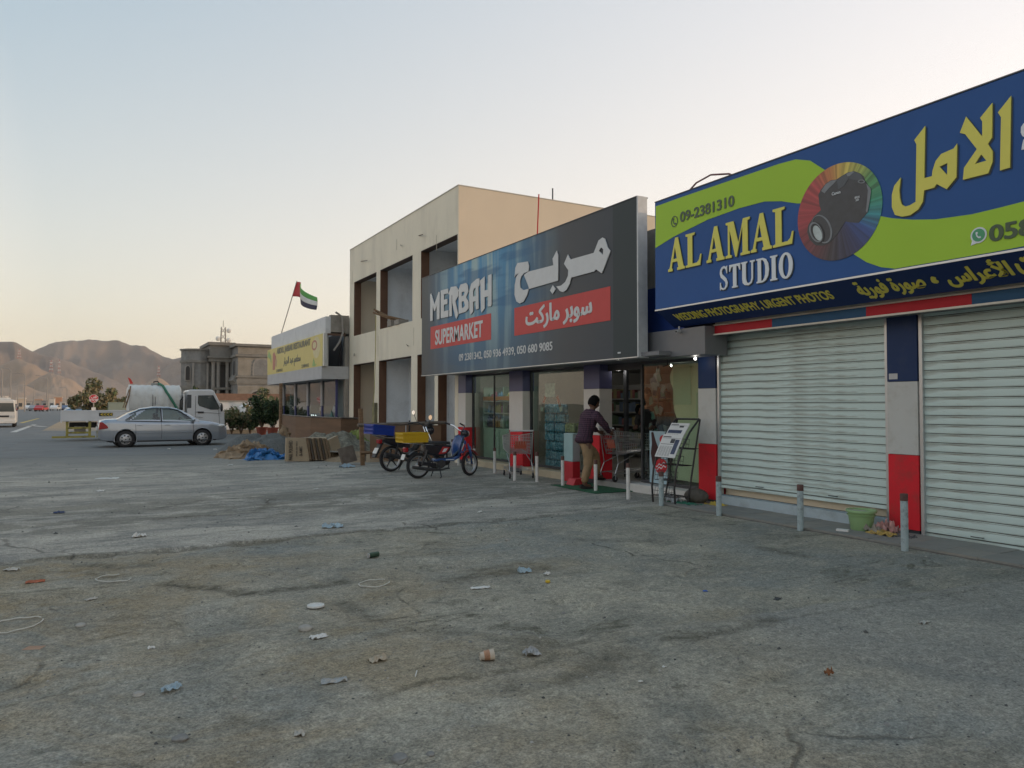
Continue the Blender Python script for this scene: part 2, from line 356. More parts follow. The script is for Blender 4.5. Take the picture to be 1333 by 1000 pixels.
_DUST = [(60, 745, 1.3, .55, .9), (180, 770, .9, .5, .8), (20, 790, .7, .6, .8), (420, 860, .35, .25, .8), (440, 815, .3, .2, .7), (500, 770, .6, .35, .6), (330, 730, .8, .35, .55), (690, 735, .6, .3, .6), (250, 840, .4, .25, .6), (940, 800, .3, .2, .4), (300, 985, .25, .15, .5)]
_DP = [(on_ground(x, y), a, b, k) for x, y, a, b, k in _DUST]
def wear(x, y):
    s_ = 0; st_ = 0
    if y < 1 or y > 16: return 0, 0
    P = Vector((x+.05*fbm(x*5, y*5, 1, 3), y+.05*fbm(x*5, y*5, 6, 3)))
    for pts, w, k, h in _WP:
        if abs(pts[0].y-y) > 4 and abs(pts[-1].y-y) > 4: continue
        for a, b in zip(pts[:-1], pts[1:]):
            d = b-a; t = max(0, min(1, (P-a).dot(d)/d.length_squared)); q = P-a-d*t; L_ = q.length
            if L_ < w*2.2:
                f = max(0, 1-(L_/(w*1.5))**1.6)*k*(.7+.7*fbm(x*9, y*9, 3, 3)); s_ = max(s_, f)
            if h and L_ < .35: st_ = max(st_, 0)-0 if st_ else (h*max(0, 1-L_/.35) if q.y < 0 else 0)
    return min(1, s_), st_
def dusty(x, y):
    v = 0
    for p, a, b, k in _DP:
        r = ((x-p.x)/a)**2+((y-p.y)/b)**2
        if r < 1.6: v = max(v, k*max(0, 1-r/1.6)*(1+.8*fbm(x*3, y*3, 9, 4)))
    return max(0, min(1, v))
def ground_height(x, y):
    e = 8.85 + .05*fbm(x*1.6, 3.1, 0, 5)
    t = min(1, max(0, (y-e)/.035))
    near = -.020 + .014*fbm(x*.9, y*1.3, 1, 3) + .012*fbm(x*3.3, y*4.5, 2, 4) + .006*fbm(x*13, y*15, 5, 4)
    pot = fbm(x*.8+9, y*1.5, 7, 3)
    if pot > .32: near -= min(.03, (pot-.32)*.16)
    farz = .006*fbm(x*.7, y*1.1, 3, 3)+.0022*fbm(x*6, y*8, 4, 3)
    k = max(0, min(1, (x-5.0)/1.6))                     # the step dies out towards the shops
    near = near*(1-k)+(-.006+.006*fbm(x*3, y*4, 8, 3))*k
    s2 = y-(4.64-.146*x)                               # slab edge near the right
    if x > 3.8 and abs(s2) < .3: near += -.008*math.exp(-(s2/.03)**2)*min(1, (x-3.8))
    z = near*(1-t)+farz*t
    if 1 < y < 16: w_ = wear(x, y); z += -.006*w_[0]-w_[1]*.6
    return z
def build_ground():
    xs = np.concatenate([np.arange(-16, -3, .5), np.arange(-3, 8.61, .05)]); ys = np.concatenate([np.arange(-6, 1.2, .3), np.arange(1.2, 9.6, .03), np.arange(9.6, 24.6, .1)])
    nx, ny = len(xs), len(ys); V = []
    for i, x in enumerate(xs):
        for j, y in enumerate(ys):
            f = min(1, (x+16)/2, (y+6)/1.5, (24.5-y)/3)
            V.append((x, y, ground_height(x, y)*max(0, f)))
    F_ = []
    for i in range(nx-1):
        b_ = i*ny
        for j in range(ny-1): F_.append((b_+j, b_+ny+j, b_+ny+j+1, b_+j+1))
    o = len(V); x0, x1, y0, y1 = xs[0], xs[-1], ys[0], ys[-1]; B = 5200
    V += [(-B, -B, 0), (B, -B, 0), (B, B, 0), (-B, B, 0), (x0, y0, 0), (x1, y0, 0), (x1, y1, 0), (x0, y1, 0)]
    F_ += [(o, o+1, o+5, o+4), (o+1, o+2, o+6, o+5), (o+2, o+3, o+7, o+6), (o+3, o, o+4, o+7)]
    me = bpy.data.meshes.new('ground'); me.from_pydata(V, [], F_); me.polygons.foreach_set('use_smooth', [True]*len(me.polygons)); me.materials.append(ground_material())
    for nm, fn in (('worn', lambda v: wear(v[0], v[1])[0]), ('dusty', lambda v: dusty(v[0], v[1]))):
        at = me.attributes.new(nm, 'FLOAT', 'POINT'); at.data.foreach_set('value', [fn(v) for v in V])
    g = bpy.data.objects.new('ground', me); COL.objects.link(g); g['kind'] = 'structure'; return g
build_ground()
ASPH = M('asphalt', (.150, .155, .152), .85, var=.22, scale=1.2, bump=.4, bscale=90, dirt=(.16, .15, .13), dirt_amt=.55, dirt_scale=.5, stretch=(.5, 1, 1))
ASPH2 = M('asphalt_old', (.155, .160, .155), .9, var=.2, scale=1.5, bump=.4, bscale=80, dirt=(.2, .19, .17), dirt_amt=.5, dirt_scale=.7, stretch=(.4, 1.2, 1))
LINE = M('road_paint', (.52, .51, .47), .8, var=.15, scale=6, dirt=(.14, .14, .14), dirt_amt=.8, dirt_scale=3)
LINEY = M('road_paint_yellow', (.55, .40, .10), .8, var=.15, scale=6, dirt=(.14, .14, .14), dirt_amt=.8, dirt_scale=3)
rd = MB().box(-20, -2.6, -120, 900, -.2, .006).build('road', ASPH, bevel=0); rd['kind'] = 'structure'
rd2 = MB()
edge = [(-2.6, 25.9), (.5, 25.6), (2.4, 25.2), (3.6, 24.3), (4.6, 24.8), (5.6, 26.5), (7.0, 29), (7.0, 46), (3, 47.5), (-2.6, 52)]
rd2.prism(edge, 'Z', -.2, .0045); o = rd2.build('side_road', ASPH2); o['kind'] = 'structure'
mk = MB()
def strip(pts, w, z=.011, m=None):
    m = m or mk
    for a, b_ in zip(pts[:-1], pts[1:]):
        a = Vector(a); b_ = Vector(b_); d = (b_-a).normalized(); n = Vector((-d.y, d.x))*w/2
        m.add([(*(a-n), z), (*(b_-n), z), (*(b_+n), z), (*(a+n), z)], [(0, 1, 2, 3)])
g = on_ground
def gp(x, y): p = g(x, y); return (p.x, p.y)
strip([gp(17, 563), gp(45, 553)], .32); strip([gp(38, 554.4), gp(58, 555.6)], .5); strip([gp(0, 548.6), gp(14, 547.6)], .4)
strip([(-11.3, 60), (-11.3, 66)], .15); strip([(-11.3, 72), (-11.3, 78)], .15); strip([(-11.3, 84), (-11.3, 90)], .15); strip([(-11.3, 48), (-11.3, 54)], .15)
o = mk.build('lane_marking', LINE); tag(o, kind='structure')
my = MB(); strip([gp(27, 551), gp(40, 547.6), gp(50, 545)], .3, .012, my); o = my.build('edge_marking', LINEY); tag(o, kind='structure')
# low kerbed island and dust tracks at the road edge
KERB = M('kerb_concrete', (.36, .35, .32), .85, var=.15, bump=.3)
# tiled pavement strip in front of the studio
TILE = [M('pavement_tile_%s' % n, c, .8, var=.12, scale=5, bump=.25, bscale=120, dirt=(.13, .125, .11), dirt_amt=.6, dirt_scale=2.5) for n, c in (('grey', (.23, .225, .205)), ('buff', (.255, .24, .21)), ('dull', (.205, .205, .19)))]
pav = MB().box(7.70, 8.62, -3.5, 8.95, -.2, .004).build('pavement', M('pavement_bed', (.15, .145, .13), .95, var=.2, bump=.4)); pav['kind'] = 'structure'
tm = [MB().box(0, .395, 0, .395, 0, .02).mesh('tile', [t]) for t in TILE]
for i in range(31):
    for j in range(2):
        o = put('tile', tm[random.choice((0, 0, 1, 2))], pav, (7.72+j*.4, -3.4+i*.4, .0015+random.uniform(0, .004)), (random.uniform(-.004, .004), random.uniform(-.004, .004), 0))
# loose stones and grit
def pebbles():
    mb = MB(); rr = random.Random(3)
    for k in range(9000):
        y = 1.6+7.4*rr.random()**1.5 if k < 6200 else 9+14*rr.random(); x = rr.uniform(-1.5, 7.6)
        if k < 6200 and fbm(x*.8, y*1.2, 4, 3) < -.05 and rr.random() < .75: continue
        r = .0035+.008*rr.random()**3 + (.012 if rr.random() < .012 else 0)
        if y > 9: r *= 1.3
        z = ground_height(x, y) if y < 21 else 0
        a = rr.random()*6.3; h = r*rr.uniform(.5, .9); P = [(x+r*cos(a+q*1.57)*rr.uniform(.7, 1.2), y+r*sin(a+q*1.57)*rr.uniform(.6, 1.1), z+h*.25) for q in range(4)]
        T = (x+rr.uniform(-.3, .3)*r, y+rr.uniform(-.3, .3)*r, z+h)
        B_ = [(p[0], p[1], z-.004) for p in P]
        mb.add(P+[T]+B_, [(0,1,4),(1,2,4),(2,3,4),(3,0,4),(0,5,6,1),(1,6,7,2),(2,7,8,3),(3,8,5,0)], rr.choice((0, 0, 1, 2)))
    o = mb.build('loose_gravel', [M('stone_grey', (.19, .19, .18), .9, var=.4, scale=9), M('stone_pale', (.32, .31, .28), .9, var=.3, scale=9), M('stone_dark', (.07, .072, .07), .9, var=.3, scale=9)]); o['kind'] = 'stuff'
pebbles()
# ================================================================ shared paints
BLUE = M('cladding_blue', (.014, .036, .11), .5, spec=.25, var=.06, scale=2, dirt=(.10, .10, .11), dirt_amt=.25)
BLUEF = M('cladding_violet_blue', (.075, .078, .18), .45, var=.06, scale=2)
GREY = M('cladding_grey', (.50, .515, .50), .4, var=.05, scale=2, dirt=(.30, .28, .23), dirt_amt=.55, dirt_scale=2.6)
GREYP = M('cladding_pale', (.60, .58, .55), .45, var=.05, scale=2, dirt=(.3, .27, .22), dirt_amt=.3)
RED = M('cladding_red', (.62, .024, .036), .45, spec=.2, var=.08, scale=2, dirt=(.2, .06, .05), dirt_amt=.6, dirt_scale=3)
SALU = M('sign_aluminium', (.50, .52, .53), .45, .15, var=.12, scale=5)
ALU = M('aluminium', (.55, .57, .58), .35, .7, var=.05, scale=3)
DALU = M('dark_aluminium', (.06, .063, .07), .4, .3, var=.1)
CONC = M('raw_concrete', (.30, .275, .24), .9, var=.2, scale=2.5, bump=.5, bscale=30, dirt=(.15, .13, .11), dirt_amt=.6, dirt_scale=1.2)
SOFF = M('soffit_panel', (.17, .175, .185), .55, var=.1, scale=2, dirt=(.09, .09, .09), dirt_amt=.4)
CREAMT = M('step_tile', (.52, .44, .31), .6, var=.12, scale=4, dirt=(.25, .2, .14), dirt_amt=.5)
WHITEP = M('white_paint', (.66, .66, .64), .6, var=.05, scale=3, dirt=(.4, .38, .34), dirt_amt=.4)
GLASS = glass_mat('shop_glass', (.78, .86, .82), 1.72)
BLACK = M('black_plastic', (.018, .018, .02), .5, var=.1)
# ================================================================ photo studio (right)
st = thing('photo_studio', 'single storey studio shop with two closed pale roller shutters and blue, grey and red pillars', 'shop', (8.5, 4, 0))
PL = M('studio_wall', (.42, .40, .36), .8, var=.08)
MB().box(8.62, 8.8, -4, 8.95, 2.6, 4.6).box(8.8, 16, 8.75, 8.95, 0, 4.6).box(15.8, 16, -4, 8.75, 0, 4.6).box(8.8, 15.8, -4, -3.8, 0, 4.6).build('wall', PL, st)
MB().box(8.6, 16.1, -4.1, 9.0, 4.6, 4.75).build('roof', CONC, st)
MB().box(8.8, 15.8, -3.8, 8.75, -.1, .02).build('floor', PL, st)
def pillar(name_parent, y0, y1, x0, x1, bands, root):
    MB().box(x0+.012, x1, y0+.004, y1-.004, 0, bands[-1][1]).build('pillar_core', DALU, root)
    for z0, z1, m, lab in bands:
        o = MB().box(x0, x0+.01, y0, y1, z0+.003, z1-.003).box(x0, x1, y0-.006, y0, z0+.003, z1-.003).box(x0, x1, y1, y1+.006, z0+.003, z1-.003).build('cladding_panel', m, root)
        o['label'] = lab
B3 = [(.06, .95, RED, 'red bottom panel'), (.95, 1.83, GREY, 'grey middle panel'), (1.83, 2.62, BLUE, 'dark blue top panel')]
pillar('', 5.28, 5.65, 8.5, 8.72, B3, st)
pillar('', 1.75, 2.12, 8.5, 8.72, B3, st)
pillar('', 8.55, 8.92, 8.5, 8.72, [(.06, .93, RED, 'red bottom panel'), (.93, 1.81, GREY, 'grey middle panel'), (1.81, 2.5, BLUE, 'dark blue top panel')], st)
SH = M('shutter_paint', (.555, .685, .665), .5, .1, var=.07, scale=1.5, bump=.2, bscale=9, dirt=(.20, .19, .15), dirt_amt=.85, dirt_scale=3.4, stretch=(1, .35, 5))
SHG2 = M('shutter_groove', (.17, .15, .12), .8, var=.5, scale=7)
SHG = M('shutter_grime', (.075, .066, .055), .8, var=.4, scale=8)
def shutter(y0, y1, zb, lab, rail=True, tilt=0.):
    r = bpy.data.objects.new('roller_shutter', None); COL.objects.link(r); r.parent = st; r['label'] = lab
    pitch = .1055; n = int((2.66-zb)/pitch)+1; W_ = y1-y0
    # slat profile : curved pressed face, recessed joint
    prof = [(.010, 0), (-.001, .003), (-.0035, .012), (-.0045, .045), (-.0042, .084), (-.0015, .0865), (-.0015, .0895), (-.003, .091), (-.003, .099), (.0, .1005), (.010, .1035), (.010, .1055), (.016, .1055), (.016, 0)]
    me = MB().prism([(x, z) for x, z in prof], 'Y', 0, W_).mesh('slat', [SH])
    jm = MB().box(-.002, .0155, 0, W_, -.0048, .0022).mesh('slat_joint', [SHG]); jg = MB().box(-.0022, .002, 0, W_, .0864, .0896).mesh('slat_groove', [SHG2])
    for k in range(n):
        o = put('slat', me, r, (8.56-8.5, y0-4, zb+k*pitch), (tilt*random.uniform(-1, 1)*.001, random.uniform(-.006, .006), 0))
        put('slat_groove', jg, r, (8.56-8.5, y0-4, zb+k*pitch))
        put('slat_joint', jm, r, (8.56-8.5, y0-4, zb+k*pitch))
    MB().box(8.545, 8.58, y0, y1, zb-.055, zb-.0095).build('bottom_rail', SH, r)
    for y in (y0-.022, y1-.018):
        MB().box(8.515, 8.6, y, y+.04, .0, 2.66).build('guide_rail', ALU, r)
    for y in (y0+W_*.28, y0+W_*.72) if rail else (y0+.5, y1-.6):
        MB().tube([(8.54, y-.07, zb+.03), (8.52, y-.06, zb+.03), (8.52, y+.06, zb+.03), (8.54, y+.07, zb+.03)], .005, 6).build('handle', DALU, r)
    return r
shutter(5.68, 8.5, .315, 'left shutter, stopped a little above its sill', True)
shutter(2.14, 5.24, .055, 'right shutter, pulled down to the pavement', False)
shutter(-1.4, 1.72, .055, 'third shutter', False)
SILL = M('sill_blue', (.38, .46, .50), .6, var=.08, scale=3, dirt=(.2, .21, .2), dirt_amt=.5, dirt_scale=4)
MB().box(8.47, 8.62, 5.68, 8.5, 0, .15).build('door_sill', SILL, st)
MB().box(8.66, 8.70, 5.7, 8.5, .15, .36).build('inner_board', M('cream_board', (.68, .61, .47), .6, var=.05), st)
MB().box(8.9, 8.95, -3.8, 8.7, 0, 2.7).build('inner_screen', BLACK, st)
MB().box(8.496, 8.499, 5.52, 5.63, 1.86, 1.93).build('notice', M('notice_pale', (.5, .5, .5), .6), st)
# awning lightbox with coloured strip
awn = thing('striped_lightbox', 'long red and blue striped light box with white edges above the shutters', 'light box', (8.2, 4, 2.6))
AW = M('box_white', (.66, .62, .55), .5, var=.05, dirt=(.45, .36, .25), dirt_amt=.6, dirt_scale=2)
AR_, AB = M('strip_red', (.42, .025, .035), .5, spec=.15, var=.05), M('strip_blue', (.03, .09, .18), .5, spec=.15, var=.05)
MB().box(8.215, 8.48, -3.5, 8.26, 2.64, 2.80).build('casing', AW, awn, bevel=.004)
MB().box(8.195, 8.215, -3.5, 8.27, 2.745, 2.765).build('top_edge', AW, awn); MB().box(8.17, 8.215, -3.5, 8.30, 2.60, 2.622).build('bottom_edge', AW, awn)
ys = [8.25, 7.16, 5.72, 4.47, 3.0, 1.6, 0, -1.6, -3.4]
for i in range(8):
    MB().box(8.2, 8.214, ys[i+1]+.002, ys[i], 2.624, 2.743).build('strip_panel', (AR_, AB)[i % 2], awn)
MB().box(8.216, 8.48, -3.5, 8.26, 2.615, 2.638).build('underside', SOFF, awn)
# grey fascia between the two shops
fs = thing('canopy_fascia', 'grey boxed canopy end between the dark sign and the blue studio sign', 'canopy', (8.1, 9, 2.3))
MB().box(8.0, 8.47, 8.25, 9.56, 2.31, 2.74).build('casing', M('fascia_grey', (.16, .165, .175), .4, var=.05), fs, bevel=.008)
# studio sign
sg = thing('studio_sign', 'big slanting blue and lime green sign reading AL AMAL STUDIO with a camera picture', 'shop sign', (7.7, 4, 3))
SB = M('sign_blue', (.034, .10, .29), .45, spec=.15, var=.07, scale=.7); SGN = M('sign_green', (.37, .58, .06), .45, spec=.15, var=.04, scale=.8); SY = M('sign_yellow', (.66, .61, .09), .35, var=.03); SW = M('sign_white', (.66, .70, .73), .35, var=.03)
DBL = M('sign_navy', (.010, .030, .12), .45, spec=.2, var=.06); DT = M('sign_dark_text', (.045, .085, .04), .4)
Y0, Y1 = -2.2, 9.02
MB().box(7.7, 7.9, Y0, Y1, 3.045, 4.74).build('casing', SB, sg, bevel=.004)
MB().box(7.688, 7.70, Y0, Y1, 3.02, 3.042).build('trim', ALU, sg); MB().box(7.692, 7.91, Y0, Y1, 4.742, 4.756).build('trim', DALU, sg)
MB().prism([(7.702, 3.018), (8.06, 2.775), (8.10, 2.775), (8.10, 3.018)], 'Y', Y0, Y1-.03).build('lower_band', DBL, sg)
MB().box(8.12, 8.58, Y0, Y1-.1, 2.83, 4.3).build('sign_frame', DALU, sg)
c7 = ((840, 90), 2.702)
sheet('green_shape', [px_loop([(38,483),(130,450),(250,409),(400,358),(470,334),(530,318),(580,322),(632,355),(670,420),(600,470),(535,473),(480,465),(420,466),(330,490),(220,530),(100,590),(36,630)], c7, 7.7)], 7.697, SGN, sg)
gl = px_loop([(700,600),(735,652),(780,680),(830,697),(880,703),(990,686),(1110,668),(1220,650),(1332,631),(1332,466),(1250,487),(1150,511),(1020,529),(940,530),(870,525),(820,516)], c7, 7.7)
gl2 = gl[:8]+[(3.72, 3.058), (2.6, 3.058), (1.4, 3.06), (1.4, 4.0), (2.6, 3.82), (3.1, 3.72)]+gl[9:]
gl2 = [(a, max(b, 3.052)) for a, b in gl2]
sheet('green_shape', [gl2], 7.697, SGN, sg)
# picture disc : colour wheel (flat print)
def disc_mat():
    m = bpy.data.materials.new('disc_print'); m.use_nodes = True; t = m.node_tree; N = t.nodes; L = t.links; b = N['Principled BSDF']
    tc = N.new('ShaderNodeTexCoord'); gr = N.new('ShaderNodeTexGradient'); gr.gradient_type = 'RADIAL'
    nz = N.new('ShaderNodeTexNoise'); nz.inputs['Scale'].default_value = 2.2; nz.inputs['Detail'].default_value = 3
    mx = N.new('ShaderNodeMix'); mx.data_type = 'VECTOR'; mx.inputs[0].default_value = .0
    L.new(tc.outputs['Object'], gr.inputs[0]); rp = N.new('ShaderNodeValToRGB'); L.new(gr.outputs['Fac'], rp.inputs[0])
    # angle 0 = -x(left, +-pi); .25 = bottom; .5 = right(+x); .75 = top
    cols = [(0, (.32, .03, .04)), (.10, (.16, .03, .04)), (.22, (.04, .035, .045)), (.33, (.02, .03, .10)), (.40, (.02, .07, .26)), (.46, (.02, .22, .25)), (.52, (.03, .26, .14)), (.60, (.08, .25, .08)), (.66, (.35, .38, .08)), (.72, (.55, .42, .08)), (.78, (.48, .18, .05)), (.85, (.38, .05, .05)), (1, (.32, .03, .04))]
    el = rp.color_ramp.elements; el[0].position = 0; el[0].color = (*cols[0][1], 1); el[1].position = 1; el[1].color = (*cols[-1][1], 1)
    for p, c in cols[1:-1]: e = el.new(p); e.color = (*c, 1)
    # radial rays
    wv = N.new('ShaderNodeTexNoise'); wv.noise_dimensions = '1D'; wv.inputs['Scale'].default_value = 60; wv.inputs['Detail'].default_value = 4
    L.new(gr.outputs['Fac'], wv.inputs['W']); mr = N.new('ShaderNodeMapRange'); mr.inputs[1].default_value = .3; mr.inputs[2].default_value = .7; mr.inputs[3].default_value = .6; mr.inputs[4].default_value = 1.35
    L.new(wv.outputs['Fac'], mr.inputs[0]); mm = N.new('ShaderNodeMix'); mm.data_type = 'RGBA'; mm.blend_type = 'MULTIPLY'; mm.inputs[0].default_value = 1
    L.new(rp.outputs[0], mm.inputs[6]); L.new(mr.outputs[0], mm.inputs[7]); L.new(mm.outputs[2], b.inputs['Base Color']); b.inputs['Roughness'].default_value = .35; return m
cy, cz, cr = 5.72, 3.845, .575
me = _flat_mesh([[(cr*cos(a*pi/40), cr*sin(a*pi/40)) for a in range(80)]], .003, disc_mat(), 'picture_disc')
dsc = bpy.data.objects.new('picture_disc', me); COL.objects.link(dsc); dsc.parent = sg; dsc.location = (7.693-7.7, cy-4, cz-3); dsc.rotation_euler = FACE_ROT
c5 = ((1030, 200), 6.664)
CB = M('print_black', (.035, .04, .048), .35, var=.25, scale=8); CG = M('print_grey', (.17, .19, .21), .35, var=.2, scale=9); CL_ = M('print_glass', (.45, .52, .52), .3, var=.25, scale=7); CD = M('print_deep', (.015, .017, .02), .35)
sheet('camera_print', [px_loop([(238,360),(255,320),(300,262),(345,232),(395,225),(440,195),(490,165),(545,152),(600,172),(632,200),(640,230),(660,262),(685,300),(690,330),(680,420),(665,510),(620,560),(590,600),(540,600),(470,590),(440,640),(400,700),(330,780),(270,800),(210,795),(160,745),(140,680),(150,620),(200,545),(260,490),(245,440)], c5, 7.693)], 7.690, CB, sg)
sheet('camera_print', [px_loop([(262,325),(300,268),(345,236),(400,228),(370,262),(330,300),(290,345)], c5, 7.69)], 7.687, CG, sg)
sheet('camera_print', [px_loop([(400,235),(450,192),(500,165),(545,156),(600,178),(630,225),(560,232),(500,215),(460,280),(410,310)], c5, 7.69)], 7.687, M('print_mid', (.06, .075, .09), .35, var=.2), sg)
sheet('camera_print', [px_loop([(480,175),(535,155),(548,160),(510,195),(488,198)], c5, 7.688)], 7.685, CG, sg)
def ell(cx_, cy_, a, b_, rot, n=28):
    return [(cx_+a*cos(q*2*pi/n)*cos(rot)-b_*sin(q*2*pi/n)*sin(rot), cy_+a*cos(q*2*pi/n)*sin(rot)+b_*sin(q*2*pi/n)*cos(rot)) for q in range(n)]
sheet('lens_print', [px_loop(ell(268, 655, 84, 128, -.35), c5, 7.69), px_loop(ell(262, 655, 74, 118, -.35), c5, 7.69)], 7.686, CG, sg)
sheet('lens_print', [px_loop(ell(222, 685, 62, 100, -.35), c5, 7.69)], 7.6845, CD, sg)
sheet('lens_print', [px_loop(ell(218, 683, 54, 92, -.35), c5, 7.69), px_loop(ell(222, 683, 44, 78, -.35), c5, 7.69)], 7.683, CG, sg)
sheet('lens_print', [px_loop(ell(232, 690, 34, 68, -.35), c5, 7.69)], 7.6825, CL_, sg)
sheet('camera_print', [px_loop(ell(612, 243, 32, 17, 0), c5, 7.69), px_loop(ell(612, 243, 20, 9, 0), c5, 7.69)], 7.684, CG, sg)
sheet('camera_print', [px_loop([(655,262),(690,300),(695,330),(683,420),(664,515),(650,500),(662,400),(668,320)], c5, 7.69)], 7.6845, CG, sg)
def pt(x, y, c, X): p = on_x(c[0][0]+x/c[1], c[0][1]+y/c[1], X); return p
def txt_px(body, x0, x1, yb, yt, c, X, mat, par, bold=0, shear=0, spacing=1., name='lettering'):
    a = pt(x0, yb[0], c, X); b_ = pt(x1, yb[1], c, X); t_ = pt(x0, yt, c, X)
    return wall_text(body, a.y, b_.y, (a.z+b_.z)/2, (a.z+b_.z)/2+(t_.z-a.z), X, mat, par, bold, shear, name, spacing)
txt_px('Canon', 353, 428, (352, 358), 325, c5, 7.684, SW, sg, .02)
txt_px('EOS', 553, 594, (388, 385), 372, c5, 7.684, SW, sg, .03); txt_px('5D', 560, 588, (412, 410), 394, c5, 7.684, SW, sg, .03)
# serif letters, unit height
SER = {
 'A': (1.0, [[(.0,0),(.27,0),(.27,.07),(.215,.09),(.27,.27),(.56,.27),(.62,.09),(.55,.07),(.55,0),(1.0,0),(1.0,.07),(.92,.09),(.60,1),(.44,1),(.09,.09),(.0,.07)], [(.31,.36),(.42,.72),(.53,.36)]]),
 'L': (.82, [[(0,0),(.80,0),(.86,.32),(.80,.32),(.73,.16),(.62,.09),(.37,.09),(.37,.92),(.50,.94),(.50,1),(0,1),(0,.94),(.11,.92),(.11,.08),(0,.06)]]),
 'M': (1.3, [[(0,0),(.33,0),(.33,.06),(.23,.09),(.23,.78),(.53,0),(.61,0),(.92,.80),(.92,.08),(.81,.06),(.81,0),(1.3,0),(1.3,.06),(1.19,.08),(1.19,.92),(1.3,.94),(1.3,1),(.95,1),(.70,.36),(.44,1),(.02,1),(.02,.94),(.13,.92),(.13,.09),(0,.06)]]),
 'S': (.62, [[(.03,.0),(.08,.0),(.12,.04),(.24,-.02),(.42,.0),(.56,.12),(.60,.28),(.52,.44),(.34,.58),(.20,.68),(.17,.80),(.24,.90),(.36,.92),(.47,.84),(.52,.68),(.57,.68),(.56,1.0),(.51,1.0),(.47,.96),(.34,1.02),(.17,.98),(.05,.86),(.03,.70),(.10,.54),(.28,.42),(.42,.32),(.45,.20),(.38,.08),(.26,.05),(.14,.12),(.08,.32),(.03,.32)]]),
 'T': (.74, [[(.19,0),(.55,0),(.55,.06),(.48,.08),(.48,.92),(.60,.88),(.67,.72),(.73,.72),(.72,1),(.02,1),(.01,.72),(.07,.72),(.14,.88),(.26,.92),(.26,.08),(.19,.06)]]),
 'U': (.80, [[(0,1),(.36,1),(.36,.94),(.29,.92),(.29,.28),(.34,.12),(.45,.08),(.56,.13),(.61,.28),(.61,.92),(.53,.94),(.53,1),(.80,1),(.80,.94),(.71,.92),(.70,.25),(.62,.07),(.44,-.01),(.22,.02),(.10,.12),(.07,.28),(.07,.92),(0,.94)]]),
 'D': (.80, [[(0,0),(.42,0),(.62,.08),(.75,.25),(.80,.5),(.75,.76),(.62,.93),(.42,1),(0,1),(0,.94),(.08,.92),(.08,.08),(0,.06)], [(.30,.08),(.30,.92),(.40,.92),(.50,.82),(.56,.66),(.57,.5),(.56,.33),(.50,.17),(.40,.08)]]),
 'I': (.42, [[(0,0),(.40,0),(.40,.06),(.31,.08),(.31,.92),(.40,.94),(.40,1),(0,1),(0,.94),(.09,.92),(.09,.08),(0,.06)]]),
 'O': (.80, [[(.4+.4*cos(a*pi/14), .5+.52*sin(a*pi/14)) for a in range(28)], [(.4+.175*cos(a*pi/14), .5+.43*sin(a*pi/14)) for a in range(28)]])}
def serif(ch, yl, yr, z0, z1, X, mat, par):
    w, loops = SER[ch]; sx_ = (yl-yr)/w; h = z1-z0
    return sheet('letter', [[(yl-u*sx_, z0+v*h) for u, v in lp] for lp in loops], X, mat, par, .012)
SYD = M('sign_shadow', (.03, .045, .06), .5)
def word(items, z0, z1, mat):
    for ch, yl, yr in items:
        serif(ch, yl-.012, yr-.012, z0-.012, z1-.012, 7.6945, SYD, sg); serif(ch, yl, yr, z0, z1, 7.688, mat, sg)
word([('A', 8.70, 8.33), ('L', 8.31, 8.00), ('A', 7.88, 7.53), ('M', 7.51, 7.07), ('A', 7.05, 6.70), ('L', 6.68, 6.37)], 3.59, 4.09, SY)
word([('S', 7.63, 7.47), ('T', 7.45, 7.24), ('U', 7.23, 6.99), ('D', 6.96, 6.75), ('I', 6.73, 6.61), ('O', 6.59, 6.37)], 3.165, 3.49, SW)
# phone line
wall_text('09-2381310', 8.43, 7.35, 4.30, 4.455, 7.690, DT, sg, .035)
ph = [(8.56+.075*cos(a*pi/12), 4.345+.085*sin(a*pi/12)) for a in range(24)]; phi = [(8.56+.062*cos(a*pi/12), 4.345+.071*sin(a*pi/12)) for a in range(24)]
sheet('phone_symbol', [ph, phi], 7.690, DT, sg)
hs_ = [(8.60,4.395),(8.575,4.40),(8.565,4.375),(8.58,4.365),(8.572,4.335),(8.55,4.315),(8.535,4.325),(8.518,4.305),(8.53,4.29),(8.56,4.295),(8.59,4.33),(8.602,4.37)]
sheet('phone_symbol', [hs_], 7.690, DT, sg)
wall_text('058', 4.01, 3.62, 3.155, 3.315, 7.690, DT, sg, .04)
WG = M('print_app_green', (.04, .28, .13), .35)
wc = (4.115, 3.245)
sheet('phone_symbol', [[(wc[0]+.075*cos(a), wc[1]+.078*sin(a)) for a in [radians(d) for d in range(-20, 300, 16)]]+[(wc[0]+.08, wc[1]-.085)] if 0 else [(wc[0]+.078*cos(radians(d)), wc[1]+.08*sin(radians(d))) for d in range(0, 300, 15)]+[(wc[0]+.078, wc[1]-.092)]+[(wc[0]+.078*cos(radians(d)), wc[1]+.08*sin(radians(d))) for d in range(325, 360, 12)]], 7.690, SW, sg)
sheet('phone_symbol', [[(wc[0]+.062*cos(radians(d)), wc[1]+.064*sin(radians(d))) for d in range(0, 360, 15)]], 7.687, WG, sg)
sheet('phone_symbol', [[(wc[0]+(a-8.56)*.62, wc[1]+(b_-4.345)*.62) for a, b_ in hs_]], 7.684, SW, sg)
